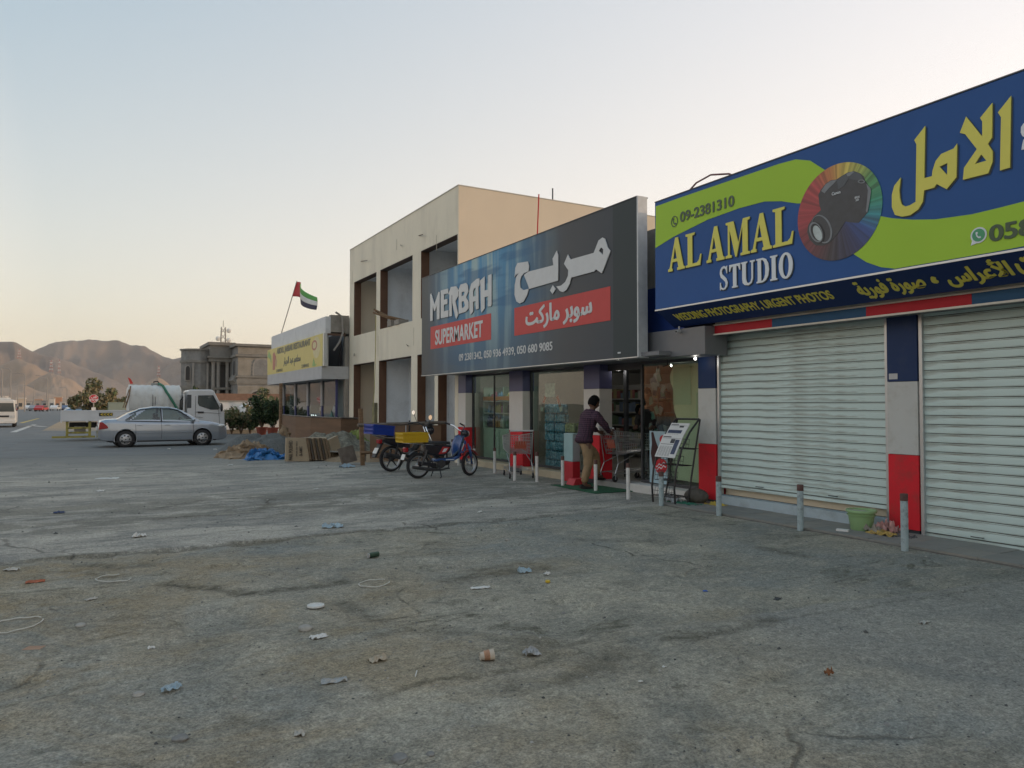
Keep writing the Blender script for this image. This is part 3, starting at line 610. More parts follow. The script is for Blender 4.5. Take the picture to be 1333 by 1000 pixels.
# big Arabic word (traced outline), with dark edge
c4 = ((1150, 110), 5.557)
ALEF = [(835,205),(930,85),(923,603),(850,625),(858,240)]
LAMALEF = [(605,235),(560,352),(598,362),(683,470),(590,605),(582,692),(765,645),(797,560),(797,485),(762,432),(793,385),(795,135),(706,245),(722,270),(722,380)]
LAMALEF_H = [(715,508),(668,578),(752,553)]
MEEMLAM = [(540,430),(515,465),(425,505),(385,555),(362,625),(358,665),(302,680),(309,302),(230,405),(246,435),(240,850),(200,875),(165,885),(138,868),(125,820),(122,760),(132,675),(85,735),(68,800),(68,890),(90,945),(140,958),(200,948),(260,905),(292,850),(302,768),(375,748),(392,722),(465,760),(535,672)]
MEEM_H = [(470,570),(413,597),(468,658)]
for lp in ([ALEF], [LAMALEF, LAMALEF_H], [MEEMLAM, MEEM_H]):
    L_ = [px_loop(q, c4, 7.7) for q in lp]
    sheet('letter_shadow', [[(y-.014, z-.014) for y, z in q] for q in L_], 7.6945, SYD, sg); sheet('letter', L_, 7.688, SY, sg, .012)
sheet('letter', [px_loop([(1017,285),(1000,310),(998,350),(1010,375),(1017,380)], c4, 7.7)+[(3.55, 4.06), (3.55, 4.3)]], 7.69, SW, sg)
sheet('letter', [px_loop([(1017,400),(1008,440),(1003,475),(1017,472)], c4, 7.7)+[(3.6, 3.96), (3.6, 4.05)]], 7.69, SW, sg)
# lettering on the slanted navy band
def band_text(body, y_left, y_right, t0, t1, bold, name='lettering'):
    """t runs up the slanted band, 0 at its foot and 1 at its top"""
    a = Vector((8.06, 0, 2.775)); b_ = Vector((7.702, 0, 3.018)); d = b_-a; ln = d.length; d.normalize()
    me = text_mesh(body, y_left-y_right, (t1-t0)*ln, SY, bold, .003, 0, 1.0, name)
    o = bpy.data.objects.new(name, me); COL.objects.link(o); o.parent = sg
    nrm = Vector((-d.z, 0, d.x)); nrm = nrm if nrm.x < 0 else -nrm
    p = a+d*(t0*ln)+Vector((0, y_left, 0))+nrm*.003
    Mx = Matrix((Vector((0, -1, 0)), d, Vector((0, -1, 0)).cross(d))).transposed().to_4x4()
    o.matrix_local = Matrix.Translation(p-sg.location) @ Mx
for body, a, b_, t0, t1, bold in (('WEDDING PHOTOGRAPHY, URGENT PHOTOS', 8.74, 5.95, .28, .72, .035), (arabic('صورة فورية'), 5.60, 4.80, .12, .86, .05), (arabic('،'), 4.71, 4.66, .38, .62, .05), (arabic('الأعراس'), 4.56, 3.92, .12, .9, .05), (arabic('ت'), 3.86, 3.66, .22, .80, .05)):
    band_text(body, a, b_, t0, t1, bold)
# bowed cable on top of the sign, cctv under it
tag(MB().tube([(7.85, 8.5, 4.75), (7.8, 8.2, 4.86), (7.8, 7.9, 4.90), (7.85, 7.6, 4.84), (7.9, 7.45, 4.75)], .014, 6).build('roof_cable', M('red_cable', (.16, .06, .06), .6), loc=(7.85, 8.0, 4.75)), 'dark red cable bowed over the top of the blue studio sign', 'cable')
ALLC = M('cctv_white', (.6, .6, .6), .4)
def cctv(x, y, z, lab):
    c = thing('security_camera', lab, 'security camera', (x, y, z))
    MB().tube([(x, y, z), (x, y, z-.05)], .012, 8).build('mount', ALLC, c)
    MB().tube([(x+.03, y, z-.07), (x-.07, y-.01, z-.085)], .026, 10).build('housing', ALLC, c); MB().tube([(x-.07, y-.01, z-.085), (x-.078, y-.01, z-.086)], .018, 10).build('lens', BLACK, c)
p = on_x(884, 420, 7.98); cctv(p.x, p.y, 2.775, 'small white security camera below the left end of the navy band')
# ================================================================ supermarket
sm = thing('supermarket', 'low supermarket with glazed front between blue, pale and red pillars', 'shop', (8.5, 13, 0))
SWL = M('market_wall', (.50, .49, .45), .8, var=.06)
MB().box(8.8, 16, 17.75, 17.9, -.1, 4.5).build('wall', SWL, sm); MB().box(15.8, 16, 9, 17.75, -.1, 4.5).build('wall', SWL, sm)
MB().box(8.9, 15.8, 9.0, 17.75, -.05, .12).build('floor', M('shop_floor', (.32, .31, .28), .3, var=.08), sm)
MB().box(8.75, 15.8, 9.0, 17.75, 2.5, 2.6).build('ceiling', M('shop_ceiling', (.4, .4, .38), .8), sm)
MB().box(8.3, 8.6, 9.0, 17.9, 3.53, 4.55).build('parapet', M('pale_concrete', (.46, .41, .35), .9, var=.2, scale=2.5, bump=.4, bscale=30), sm); MB().box(8.6, 16, 9.0, 17.9, 4.4, 4.55).build('roof', CONC, sm)
MB().box(8.28, 8.6, 9.0, 17.9, 2.42, 3.53).build('fascia', M('fascia_blue', (.03, .07, .28), .4, var=.06), sm)
MB().box(7.75, 8.75, 9.0, 17.9, 2.335, 2.40).build('soffit', SOFF, sm)
BW = [(.10, .96, RED, 'red bottom panel'), (.96, 1.86, GREYP, 'pale middle panel'), (1.86, 2.33, BLUEF, 'violet blue top panel')]
pillar('', 17.50, 17.93, 8.5, 8.80, BW, sm); pillar('', 14.54, 15.15, 8.5, 8.80, BW, sm); pillar('', 11.61, 12.12, 8.5, 8.80, BW, sm)
def pane(y0, y1, z0, z1, x, parent=None, name='window', mull=(), lab=None):
    w = bpy.data.objects.new(name, None); COL.objects.link(w); w.parent = parent or sm
    if lab: w['label'] = lab
    f = MB()
    f.box(x-.03, x+.03, y0, y1, z0, z0+.05); f.box(x-.03, x+.03, y0, y1, z1-.05, z1)
    f.box(x-.03, x+.03, y0, y0+.04, z0+.05, z1-.05); f.box(x-.03, x+.03, y1-.04, y1, z0+.05, z1-.05)
    for m_ in mull: f.box(x-.02, x+.02, m_-.012, m_+.012, z0+.05, z1-.05)
    f.build('frame', DALU, w)
    MB().box(x-.004, x+.004, y0+.04, y1-.04, z0+.05, z1-.05).build('pane', GLASS, w); return w
pane(15.16, 17.49, .17, 2.33, 8.72, mull=(16.3,)); pane(12.13, 14.53, .17, 2.33, 8.72); pane(8.94, 10.6, .15, 2.33, 8.72, lab='side pane beside the open entrance')
# an open leaf of the entrance swung inwards
dr = pane(11.5, 11.585, .14, 2.3, 9.1, name='door')
MB().box(8.70, 8.76, 10.6, 11.6, 2.2, 2.33).build('door_head', DALU, sm)
# tiled step under the glass
stp = MB()
for a, b_ in ((15.16, 17.49), (12.13, 14.53)):
    n = int(round((b_-a)/.6)); w_ = (b_-a)/n
    for i in range(n):
        MB().box(8.47, 8.80, a+i*w_+.004, a+(i+1)*w_-.004, -.03, .145).build('step_tile', CREAMT, sm, bevel=.004)
for y0, y1 in ((14.54, 15.15), (11.61, 12.12), (17.5, 17.93)): MB().box(8.515, 8.79, y0+.005, y1-.005, -.05, .098).build('pillar_foot', CONC, sm)
MB().box(8.42, 8.9, 8.95, 10.62, -.05, .14).build('entrance_step', M('step_white', (.62, .61, .58), .6, var=.06, dirt=(.3, .28, .25), dirt_amt=.5), sm, bevel=.005)
MB().box(8.42, 8.9, 10.625, 11.58, -.05, .115).build('entrance_step', M('step_grey', (.28, .28, .27), .7, var=.1), sm, bevel=.005)
# ceiling lamps really lit in the photograph : two small bright bulbs under the canopy; the rest are unseen
def bulb(p, lab, pw):
    b_ = thing('spot_lamp', lab, 'lamp', p)
    MB().ball(p, .022, 10, 8).build('bulb', M('bulb_glow', (1, .97, .92), .5, emit=6), b_, smooth=True); MB().tube([(p[0], p[1], p[2]+.02), (p[0], p[1], p[2]+.08)], .02, 8).build('socket', ALLC, b_)
    l = bpy.data.lights.new('bulb_light', 'POINT'); l.energy = pw; l.shadow_soft_size = .05; l.color = (1, .95, .88)
    lo = bpy.data.objects.new('bulb_light', l); COL.objects.link(lo); lo.parent = b_; lo.location = (0, 0, -.06)
bulb(tuple(on_x(806, 480, 8.95)), 'small bright lamp shining just inside the entrance of the supermarket', 1.6)
bulb(tuple(on_x(905, 467, 8.3)), 'tiny lit lamp at the right end of the supermarket canopy', .4)
for (x_, y_, pw_, lb_) in ((8.86, 16.3, 10, 'added unseen lamp over the bottle display behind the first window'), (8.86, 13.4, 6, 'added unseen lamp over the stacked water packs'), (11.2, 15.6, 5, 'unseen ceiling lamp over the back shelves on the left'), (11.2, 12.6, 3, 'unseen ceiling lamp over the back shelves in the middle'), (11.0, 10.2, 1.5, 'unseen ceiling lamp over the back shelves near the papered pane')): bulb((x_, y_, 2.42), lb_, pw_)  # unseen lamps; the pair by the glass added to light the goods
# canopy clutter
ry = MB().tube([(8.45, 9.6, 2.33), (8.45, 9.6, 2.22), (8.4, 9.66, 2.20)], .012, 6).build('ceiling_hook', BLACK, loc=(8.45, 9.6, 2.2)); tag(ry, 'short black hook hanging from the canopy above the papered pane', 'hook')
# paper and film behind the right pane
PAP = M('papered_glass', (.74, .70, .50), .6, var=.06, scale=1.5); PAPG = M('papered_green', (.52, .60, .44), .6, var=.05)
pp = MB()
def wav(u, v): y = 8.98+(.86+.06*sin(v*9)+.04*sin(v*23))*u; return (8.80+.006*sin(u*14), y, .25+2.0*v)
pp.grid(wav, 10, 30); o = pp.build('window_cover', PAP, sm); md = o.modifiers.new('s', 'SOLIDIFY'); md.thickness = .003
for y0, y1, z0, z1 in ((8.98, 9.28, 1.35, 1.75), (9.4, 9.84, 1.55, 2.2)): MB().box(8.788, 8.792, y0, y1, z0, z1).build('window_cover', PAPG, sm)
MB().box(8.784, 8.788, 9.12, 9.24, 1.55, 1.72).build('notice', M('notice_white', (.6, .6, .55), .6), sm)
# ---- goods inside
def shelf_unit(x, y0, y1, lab):
    u = thing('display_shelf', lab, 'shelf', (x, (y0+y1)/2, .12))
    SHW = M('shelf_white', (.42, .52, .46), .5, var=.05)
    MB().box(x, x+.35, y0, y1, .12, .95).build('cabinet', SHW, u, bevel=.006)
    for y in np.arange(y0+.02, y1-.3, .62): MB().box(x-.012, x-.002, y, y+.58, .2, .9).build('cabinet_door', SHW, u, bevel=.003)
    for z in (1.32, 1.62): MB().box(x, x+.35, y0, y1, z, z+.025).build('shelf_board', M('shelf_board', (.5, .5, .48), .5), u)
    MB().box(x+.34, x+.36, y0, y1, .96, 2.0).build('back_panel', M('shelf_back', (.25, .3, .28), .6), u)
    for y in (y0, (y0+y1)/2, y1): MB().box(x, x+.34, y-.012, y+.012, .95, 2.0).build('side_panel', SHW, u)
    MB().box(x-.01, x, y0, y1, 1.66, 1.76).build('price_strip', M('orange_strip', (.6, .25, .08), .5), u)
shelf_unit(8.98, 15.25, 17.4, 'pale green display shelf with bottles behind the first window beside the motorcycles')
BC = [(.42, .38, .14), (.1, .24, .38), (.34, .12, .18), (.10, .24, .15), (.5, .5, .48), (.4, .22, .1), (.07, .08, .14), (.35, .12, .28)]
bm_ = []
for i, c in enumerate(BC):
    mt = M('bottle_%d' % i, c, .35, var=.1); cap = M('bottle_cap', (.6, .6, .6), .4)
    q = MB().lathe([(0, 0), (.04, 0), (.045, .02), (.045, .15), (.03, .19), (.016, .21), (.016, .235), (0, .235)], n=10); q.mesh
    bm_.append((q, mt))
def goods(x, ys_, z, lab, grp, sc=1., seed=0):
    rr = random.Random(seed)
    for k, y in enumerate(ys_):
        i = (k//3+seed) % 8; o = bpy.data.objects.new('bottle', gm[i]); COL.objects.link(o); o.location = (x+rr.uniform(-.02, .03), y+rr.uniform(-.01, .01), z); s_ = sc*rr.uniform(.85, 1.15); o.scale = (s_, s_, s_)
        tag(o, '%s bottle, %s from the right on the %s shelf behind the first window' % (['yellow', 'blue', 'crimson', 'dark green', 'white', 'orange', 'navy', 'magenta'][i], 'first second third fourth fifth sixth seventh eighth ninth tenth eleventh twelfth thirteenth fourteenth fifteenth sixteenth seventeenth eighteenth nineteenth twentieth'.split()[k], grp.split()[3]), 'bottle', grp)
gm = [q.mesh('bottle', [mt], True) for q, mt in bm_]
goods(9.1, np.arange(15.35, 17.35, .115), .975, 'plastic bottle standing on the lower shelf behind the first window', 'bottles on the lower shelf', 1.15, 1)
goods(9.1, np.arange(15.35, 17.35, .115), 1.346, 'small bottle standing on the middle shelf behind the first window', 'bottles on the middle shelf', .95, 4)
goods(9.1, np.arange(15.35, 17.35, .13), 1.646, 'packet or bottle on the top shelf behind the first window', 'bottles on the top shelf', .9, 6)
# water packs in the second window
WP = M('water_pack', (.12, .30, .44), .25, var=.45, scale=22, dirt=(.55, .62, .66), dirt_amt=1, dirt_scale=16); WP2 = M('water_pack_yellow', (.38, .36, .16), .3, var=.4, scale=18)
def pack_mesh(m):
    q = MB()
    for i in range(4):
        for j in range(2): q.lathe([(0, 0), (.042, 0), (.045, .01), (.045, .07), (.04, .085), (.045, .1), (.045, .15), (.02, .185), (.014, .2), (0, .2)], (-.045+j*.09, -.14+i*.093, 0), 'Z', 8)
    return q.mesh('water_pack', [m], True)
wpm, wpm2 = pack_mesh(WP), pack_mesh(WP2)
for col_, (y, n, m_) in enumerate(((14.05, 7, wpm), (13.67, 7, wpm), (13.25, 5, wpm2))):
    for k in range(n):
        o = bpy.data.objects.new('water_pack', m_); COL.objects.link(o); o.location = (8.98+random.uniform(-.02, .02), y, .14+k*.205)
        ORD = ['bottom', 'second', 'third', 'fourth', 'fifth', 'sixth', 'topmost' if n == 7 else 'sixth']; tag(o, ('%s blue water pack from the floor in the %s blue stack behind the window' % (ORD[k] if k < n-1 else 'topmost', ('left', 'right')[col_] if col_ < 2 else '') if m_ is wpm else '%s yellow-green bottle pack beside the blue water packs' % (ORD[k] if k < n-1 else 'topmost')), 'water pack', 'blue water packs in the window' if m_ is wpm else 'yellow-green bottle packs in the window')
pst = MB().box(8.735, 8.737, 13.55, 13.95, 1.72, 2.02).build('window_sticker', M('sticker_white', (.6, .6, .56), .6, var=.3, scale=14), sm); pst['label'] = 'white offer sticker on the second window'
for y, a in ((14.0, .5), (13.4, -.5)):
    MB().obox((8.736, y, 1.62), (.002, .09, .26), Matrix.Rotation(a, 3, 'X')).build('window_sticker', M('sticker_red', (.55, .12, .06), .6, var=.1), sm); MB().obox((8.736, y+.06*(1 if a > 0 else -1), 1.50), (.002, .09, .2), Matrix.Rotation(a, 3, 'X')).build('window_sticker', M('sticker_pale', (.5, .52, .48), .6, var=.1), sm)
# back shelves deep in the shop
for k, (x, y0, y1) in enumerate(((12.6, 9.4, 11.2), (12.6, 11.5, 14.2), (12.6, 14.5, 17.4))):
    g_ = thing('gondola_shelf', ['tall dark shelf of goods at the back of the shop, seen through the entrance', 'tall dark shelf of goods at the back of the shop, behind the water packs', 'tall dark shelf of goods at the back of the shop, behind the bottle display'][k], 'shelf', (x, y0, .12))
    MB().box(x+.4, x+.44, y0, y1, .12, 2.1).build('back_panel', M('gondola', (.25, .25, .24), .6), g_)
    for z in np.arange(.25, 2.0, .36): MB().box(x, x+.4, y0, y1, z, z+.03).build('shelf_board', M('gondola', (.3, .3, .28), .6), g_)
    for z in np.arange(.28, 1.9, .36):
        q = MB(); y = y0+.05
        while y < y1-.2:
            w_ = random.uniform(.08, .2); q.box(x+.05, x+.3, y, y+w_-.01, z, z+random.uniform(.15, .28), random.randrange(5)); y += w_
        o = q.build('packets', [M('packet_%d' % i, c, .5, var=.15) for i, c in enumerate([(.16, .05, .045), (.06, .09, .14), (.20, .17, .08), (.06, .10, .06), (.22, .2, .18)])], g_); o['kind'] = 'stuff'
# hanging goods by the entrance
hg = thing('hanging_rack', 'dark rack of green and silver packets hanging just inside the entrance', 'rack', (9.4, 11.0, 0.12))
MB().tube([(9.4, 10.95, .12), (9.4, 10.95, 2.3)], .02, 8).build('pole', BLACK, hg)
for k in range(26):
    z = .6+random.random()*1.6; y = 10.95+random.uniform(-.2, .2)
    MB().obox((9.36+random.uniform(-.05, .05), y, z), (.02, .1, .15), Matrix.Rotation(random.uniform(-.5, .5), 3, 'X')).build('packet', M('hang_%d' % (k % 3), [(.08, .2, .16), (.25, .28, .28), (.04, .07, .1)][k % 3], .4), hg)
# drink poster stand (bottle, round badge)
ps = thing('drink_poster', 'light blue drink poster with a dark bottle and round red badge beside the news rack', 'poster', (8.3, 9.75, 0.14))
c8 = ((820, 430), 4.0)
POB = M('poster_blue', (.36, .50, .56), .5, var=.12, scale=4); POR = M('poster_red', (.50, .02, .03), .4, var=.1); POD = M('poster_cola', (.045, .018, .02), .35)
xx = 8.66
a = on_x(845.5, 561, xx); b_ = on_x(868, 561, xx); zb = on_x(846, 628, xx).z
MB().box(xx, xx+.02, b_.y, a.y, .17, a.z).build('board', POB, ps)
sheet('bottle_print', [[(q.y, q.z) for q in [on_x(*p_, xx) for p_ in ((848,563),(850.5,562.5),(854,575),(859,588),(861,600),(858,612),(850,606),(847.5,590),(849,577))]]], xx-.004, POD, ps)
def rnd(cx_, cy_, r, n=20): return [(c.y, c.z) for c in [on_x(cx_+r*.8*cos(i*2*pi/n), cy_+r*sin(i*2*pi/n), xx) for i in range(n)]]
sheet('badge_print', [rnd(861, 607, 10)], xx-.008, POR, ps); sheet('badge_print', [rnd(863.5, 572, 5.5)], xx-.008, POR, ps)
for dz_ in (0, 4.2): sheet('badge_print', [[(q.y, q.z) for q in [on_x(854.5+k*1.1, 606+dz_+1.5*sin(k*1.25)-.35*k, xx) for k in range(13)]+[on_x(854.5+k*1.1, 607.3+dz_+1.5*sin(k*1.25)-.35*k, xx) for k in range(12, -1, -1)]]], xx-.011, SW, ps)
# green mat, red crate by the pillar, small fridge front
GM = M('green_mat', (.018, .10, .045), .95, var=.3, scale=14, bump=.6, bscale=300)
mat_ = MB().grid(lambda u, v: (7.62+.86*u+.05*v, 10.55+1.5*v-.05*u, .012+.012*fbm(u*3, v*4, 2, 3)+(.006 if 0 else 0)), 22, 30)
o = mat_.build('door_mat', GM, loc=(8.0, 11.3, 0)); md = o.modifiers.new('s', 'SOLIDIFY'); md.thickness = .012; md.offset = 0; tag(o, 'rumpled dark green mat lying in front of the supermarket entrance', 'mat')
tag(MB().prism([(7.98, .0), (8.3, .0), (8.3, .13), (8.05, .13)], 'Y', 11.75, 12.0).build('red_box', M('box_red', (.5, .02, .03), .5, var=.1), loc=(8.1, 11.9, 0), bevel=.006), 'small bright red box on the mat behind the customer', 'box')
fr = thing('display_cooler', 'waist high pale blue and red cooler standing against the glass left of the customer', 'cooler', (8.44, 12.35, .0))
MB().box(8.28, 8.46, 12.2, 12.52, .42, .98).build('upper_panel', M('cooler_blue', (.30, .45, .46), .4), fr, bevel=.01); MB().box(8.28, 8.46, 12.2, 12.52, .02, .418).build('lower_panel', M('cooler_red', (.45, .03, .04), .4), fr, bevel=.01)
# ================================================================ supermarket sign
ms = thing('supermarket_sign', 'long dark grey billboard reading MERBAH SUPERMARKET above the shop windows', 'shop sign', (7.7, 14, 2.33))
def merb():
    m = bpy.data.materials.new('sign_print_dark'); m.use_nodes = True; t = m.node_tree; N = t.nodes; L = t.links; b = N['Principled BSDF']
    tc = N.new('ShaderNodeTexCoord'); sx = N.new('ShaderNodeSeparateXYZ'); L.new(tc.outputs['Object'], sx.inputs[0])
    def mr(v, a, b2, c=0., d=1.):
        r = N.new('ShaderNodeMapRange'); r.interpolation_type = 'SMOOTHSTEP'; r.inputs[1].default_value = a; r.inputs[2].default_value = b2; r.inputs[3].default_value = c; r.inputs[4].default_value = d; L.new(v, r.inputs[0]); return r.outputs[0]
    def mu(a, b2):
        x = N.new('ShaderNodeMath'); x.operation = 'MULTIPLY'; L.new(a, x.inputs[0])
        if isinstance(b2, float): x.inputs[1].default_value = b2
        else: L.new(b2, x.inputs[1])
        return x.outputs[0]
    def mix(f, a, b2):
        x = N.new('ShaderNodeMix'); x.data_type = 'RGBA'; L.new(f, x.inputs[0])
        for i, q in ((6, a), (7, b2)):
            if isinstance(q, tuple): x.inputs[i].default_value = (*q, 1)
            else: L.new(q, x.inputs[i])
        return x.outputs[2]
    Y, Z = sx.outputs[1], sx.outputs[2]      # object at (7.7,14,2.33): Y -4.5..4.5 (left in the picture = +)
    glow = mu(mr(Y, -2.6, .6), mr(Y, 4.6, 1.6)); glow = mu(glow, mr(Z, -.2, 2.3, .25, 1.))
    # leaning rays
    mp = N.new('ShaderNodeMapping'); mp.inputs['Rotation'].default_value = (.25, 0, 0); mp.inputs['Scale'].default_value = (1, 1.6, .16); L.new(tc.outputs['Object'], mp.inputs[0])
    n = N.new('ShaderNodeTexNoise'); n.inputs['Scale'].default_value = 1.6; n.inputs['Detail'].default_value = 4; L.new(mp.outputs[0], n.inputs[0])
    mp2 = N.new('ShaderNodeMapping'); mp2.inputs['Rotation'].default_value = (-.2, 0, 0); mp2.inputs['Scale'].default_value = (1, .35, 2.2); L.new(tc.outputs['Object'], mp2.inputs[0])
    n2 = N.new('ShaderNodeTexNoise'); n2.inputs['Scale'].default_value = 1.1; n2.inputs['Detail'].default_value = 3; L.new(mp2.outputs[0], n2.inputs[0])
    c = mix(glow, (.11, .112, .115), (.10, .29, .48))
    c = mix(mu(mu(mr(n.outputs[0], .46, .66), glow), .9), c, (.40, .52, .50))
    c = mix(mu(mu(mr(n2.outputs[0], .5, .6), glow), .6), c, (.04, .12, .25))
    c = mix(mu(mr(Y, -1.5, -4.6), .55), c, (.052, .065, .085))
    edge_ = mr(Y, -3.88, -3.9); c = mix(mu(edge_, .6), c, (.045, .06, .058))
    edge2 = mr(Y, 4.08, 4.12); c = mix(mu(edge2, .5), c, (.11, .12, .12))
    L.new(c, b.inputs['Base Color']); b.inputs['Specular IOR Level'].default_value = .12; b.inputs['Roughness'].default_value = .45; return m
MY0, MY1 = 9.46, 18.55
MB().box(7.7, 7.88, MY0, MY1, 2.335, 4.95).build('face_box', merb(), ms, bevel=.003)
MB().box(7.69, 7.885, MY0-.03, MY0-.001, 2.33, 4.96).build('end_frame', SALU, ms); MB().box(7.69, 7.93, MY0, MY1+.02, 4.951, 4.965).build('top_frame', DALU, ms); MB().box(7.69, 7.93, MY0, MY1+.02, 2.318, 2.334).build('bottom_frame', ALU, ms)
MB().box(7.89, 8.27, 11.2, 18.3, 2.42, 4.5).build('sign_frame', DALU, ms)
MR = M('sign_red', (.56, .085, .08), .45, spec=.15, var=.04)
MT = M('sign_pale_text', (.55, .57, .58), .35, var=.05)
ck = ((540, 240), 3.847)
sheet('red_panel', [[(17.94, 3.0), (17.94, 3.585), (14.55, 3.585), (14.55, 3.0)]], 7.696, MR, ms); sheet('red_panel', [[(13.5, 2.995), (13.5, 3.58), (10.18, 3.58), (10.18, 2.995)]], 7.696, MR, ms)
wall_text('SUPERMARKET', 17.62, 14.95, 3.09, 3.47, 7.692, MT, ms, .034, .03, spacing=1.04)
wall_text('09 2381342, 050 936 4939, 050 680 9085', 16.2, 12.02, 2.575, 2.77, 7.694, MT, ms, .022)
wall_text('RAK - 2019', 10.0, 9.72, 2.40, 2.44, 7.694, MT, ms) if 0 else sheet('small_print', [[(9.98, 2.41), (9.98, 2.435), (9.9, 2.435), (9.9, 2.41)]], 7.694, MT, ms)
wall_text(arabic('سوبر ماركت'), 13.02, 10.72, 3.06, 3.52, 7.692, MT, ms, .045)
cm = ((550, 345), 8.696); SHD = M('letter_drop_shadow', (.05, .055, .06), .5)
MER = {'M': [[(95,635),(95,335),(105,322),(145,445),(190,305),(203,310),(200,612),(170,617),(168,455),(150,520),(140,520),(125,465),(122,630)]],
 'E': [[(215,605),(215,290),(298,268),(298,322),(250,335),(250,395),(290,385),(290,440),(250,452),(250,525),(300,512),(300,588)]],
 'R': [[(310,585),(312,335),(300,330),(330,250),(390,242),(410,275),(412,350),(380,410),(412,560),(392,612),(380,590),(345,430),(345,345),(338,348),(340,578)]],
 'B': [[(418,555),(418,300),(408,300),(440,222),(500,205),(520,230),(527,300),(500,365),(530,420),(530,490),(500,530)], [(452,310),(450,355),(475,345),(485,315),(478,300)], [(452,415),(452,490),(478,480),(490,455),(475,410)]],
 'A': [[(555,565),(540,510),(538,300),(560,215),(620,160),(650,152),(655,225),(640,250),(645,495),(612,505),(610,410),(580,418),(582,525)], [(580,360),(612,350),(610,255),(590,270),(580,300)]],
 'H': [[(680,540),(670,515),(665,230),(658,180),(712,130),(712,290),(752,280),(752,120),(790,102),(790,450),(780,470),(750,470),(752,355),(712,365),(712,490)]]}
for ch, lp in MER.items():
    q = [px_loop(l, cm, 7.7) for l in lp]; sheet('letter_drop_shadow', [[(y-.012, z-.006) for y, z in l] for l in q], 7.694, SHD, ms); sheet('letter', q, 7.685, MT, ms, .014)  # dark offset copy under each letter, drawn as its shadow
cn = ((660, 300), 7.143)
AM = [[(815,210),(860,95),(895,68),(920,80),(945,160),(970,190),(910,350),(890,400),(835,362),(820,382),(605,440),(590,500),(560,555),(530,575),(500,565),(467,522),(510,515),(550,480),(575,425),(578,370),(538,312),(575,225),(598,272)]]
AMH = [(862,190),(885,158),(905,180),(900,228)]
RB = [(470,190),(483,230),(483,468),(215,545),(200,500),(165,415),(205,385),(440,325),(432,265)]
HH = [(200,290),(212,330),(208,380),(165,400),(140,430),(128,470),(130,530),(160,557),(208,543),(195,600),(160,665),(125,680),(95,660),(78,600),(80,510),(95,430),(120,395),(90,415),(78,440),(85,350),(105,305)]
DOT = [(433,512),(460,545),(432,592),(408,560)]
for lp in ([AM[0], AMH], [RB], [HH], [DOT]):
    q = [px_loop(l, cn, 7.7) for l in lp]; sheet('letter_drop_shadow', [[(y-.012, z-.006) for y, z in l] for l in q], 7.694, SHD, ms); sheet('letter', q, 7.685, MT, ms, .014)
# red pole and aerial stub standing on the roof behind the sign
p0 = on_x(699.5, 305, 9.2); p1 = on_x(701.5, 253, 9.2)
tag(MB().tube([(p0.x, p0.y, 4.5), tuple(p0), tuple(p1)], .018, 6).build('antenna_pole', M('pole_red', (.5, .02, .02), .5), loc=(p0.x, p0.y, 4.5)), 'thin red pole rising from the roof behind the dark sign', 'pole')
# ================================================================ unfinished two storey building
wb = thing('unfinished_building', 'cream two storey building under construction with brown edged open bays', 'building', (8.5, 22, 0))
WF = M('render_cream', (.78, .72, .58), .8, var=.05, scale=1.3, dirt=(.42, .38, .31), dirt_amt=.4, dirt_scale=.8, stretch=(1, 1, .35), bump=.1, bscale=40)
WSD = M('render_side', (.66, .56, .43), .8, var=.03, scale=1.0, bump=.08, bscale=40)
BRN = M('brown_reveal', (.125, .060, .033), .7, var=.15, scale=3); INW = M('primer_grey', (.66, .69, .72), .85, var=.06, scale=1.2, dirt=(.36, .37, .38), dirt_amt=.4)
YA, YB, TOP = 17.95, 27.62, 7.45
lo = [(24.74, 27.08), (21.31, 24.26), (19.52, 20.82), (18.16, 19.28)]; up = [(24.56, 27.08), (21.23, 24.17), (18.0, 20.56)]
X0, X1 = 8.5, 8.75
def piers(bays, z0, z1):
    ys_ = sorted(bays); prev = YA
    for a, b_ in ys_:
        if a-prev > .03: MB().box(X0, X1, prev, a, z0, z1).build('pier', WF, wb)
        prev = b_
    if YB-prev > .03: MB().box(X0, X1, prev, YB, z0, z1).build('pier', WF, wb)
piers(lo, -.05, 3.05); piers(up, 4.12, 6.15)
MB().box(X0, X1, YA, YB, 3.05, 4.12).build('spandrel', WF, wb); MB().box(X0, X1, YA, YB, 6.15, TOP).build('parapet', WF, wb)
for bays, z0, z1 in ((lo, -.03, 3.05), (up, 4.12, 6.15)):
    for a, b_ in bays:
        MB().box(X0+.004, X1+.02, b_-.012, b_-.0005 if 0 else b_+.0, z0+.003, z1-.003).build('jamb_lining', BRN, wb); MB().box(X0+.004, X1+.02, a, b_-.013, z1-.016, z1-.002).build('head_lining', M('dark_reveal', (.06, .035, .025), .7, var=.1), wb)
MB().box(X0+.002, X1, YA-.004, YA-.0005, -.03, TOP-.002).build('side_wall', WSD, wb); MB().box(X1+.001, 16, YA-.004, YA+.25, -.05, TOP-.001).build('side_wall', WSD, wb); MB().box(X1+.001, 16, YB-.2, YB, -.05, TOP-.001).build('side_wall', WSD, wb); MB().box(15.8, 16, YA+.25, YB-.2, -.05, TOP-.001).build('rear_wall', WSD, wb)
MB().box(X0-.012, 16.02, YA-.012, YB, TOP, TOP+.03).build('coping', M('coping', (.45, .42, .36), .8), wb)
MB().box(X1, 15.8, YA+.25, YB-.2, 3.3, 4.0).build('floor_slab', INW, wb); MB().box(X1, 15.8, YA+.25, YB-.2, 6.3, 6.6).build('roof_slab', INW, wb); MB().box(X1, 15.8, YA+.25, YB-.2, -.1, .05).build('ground_slab', CONC, wb)
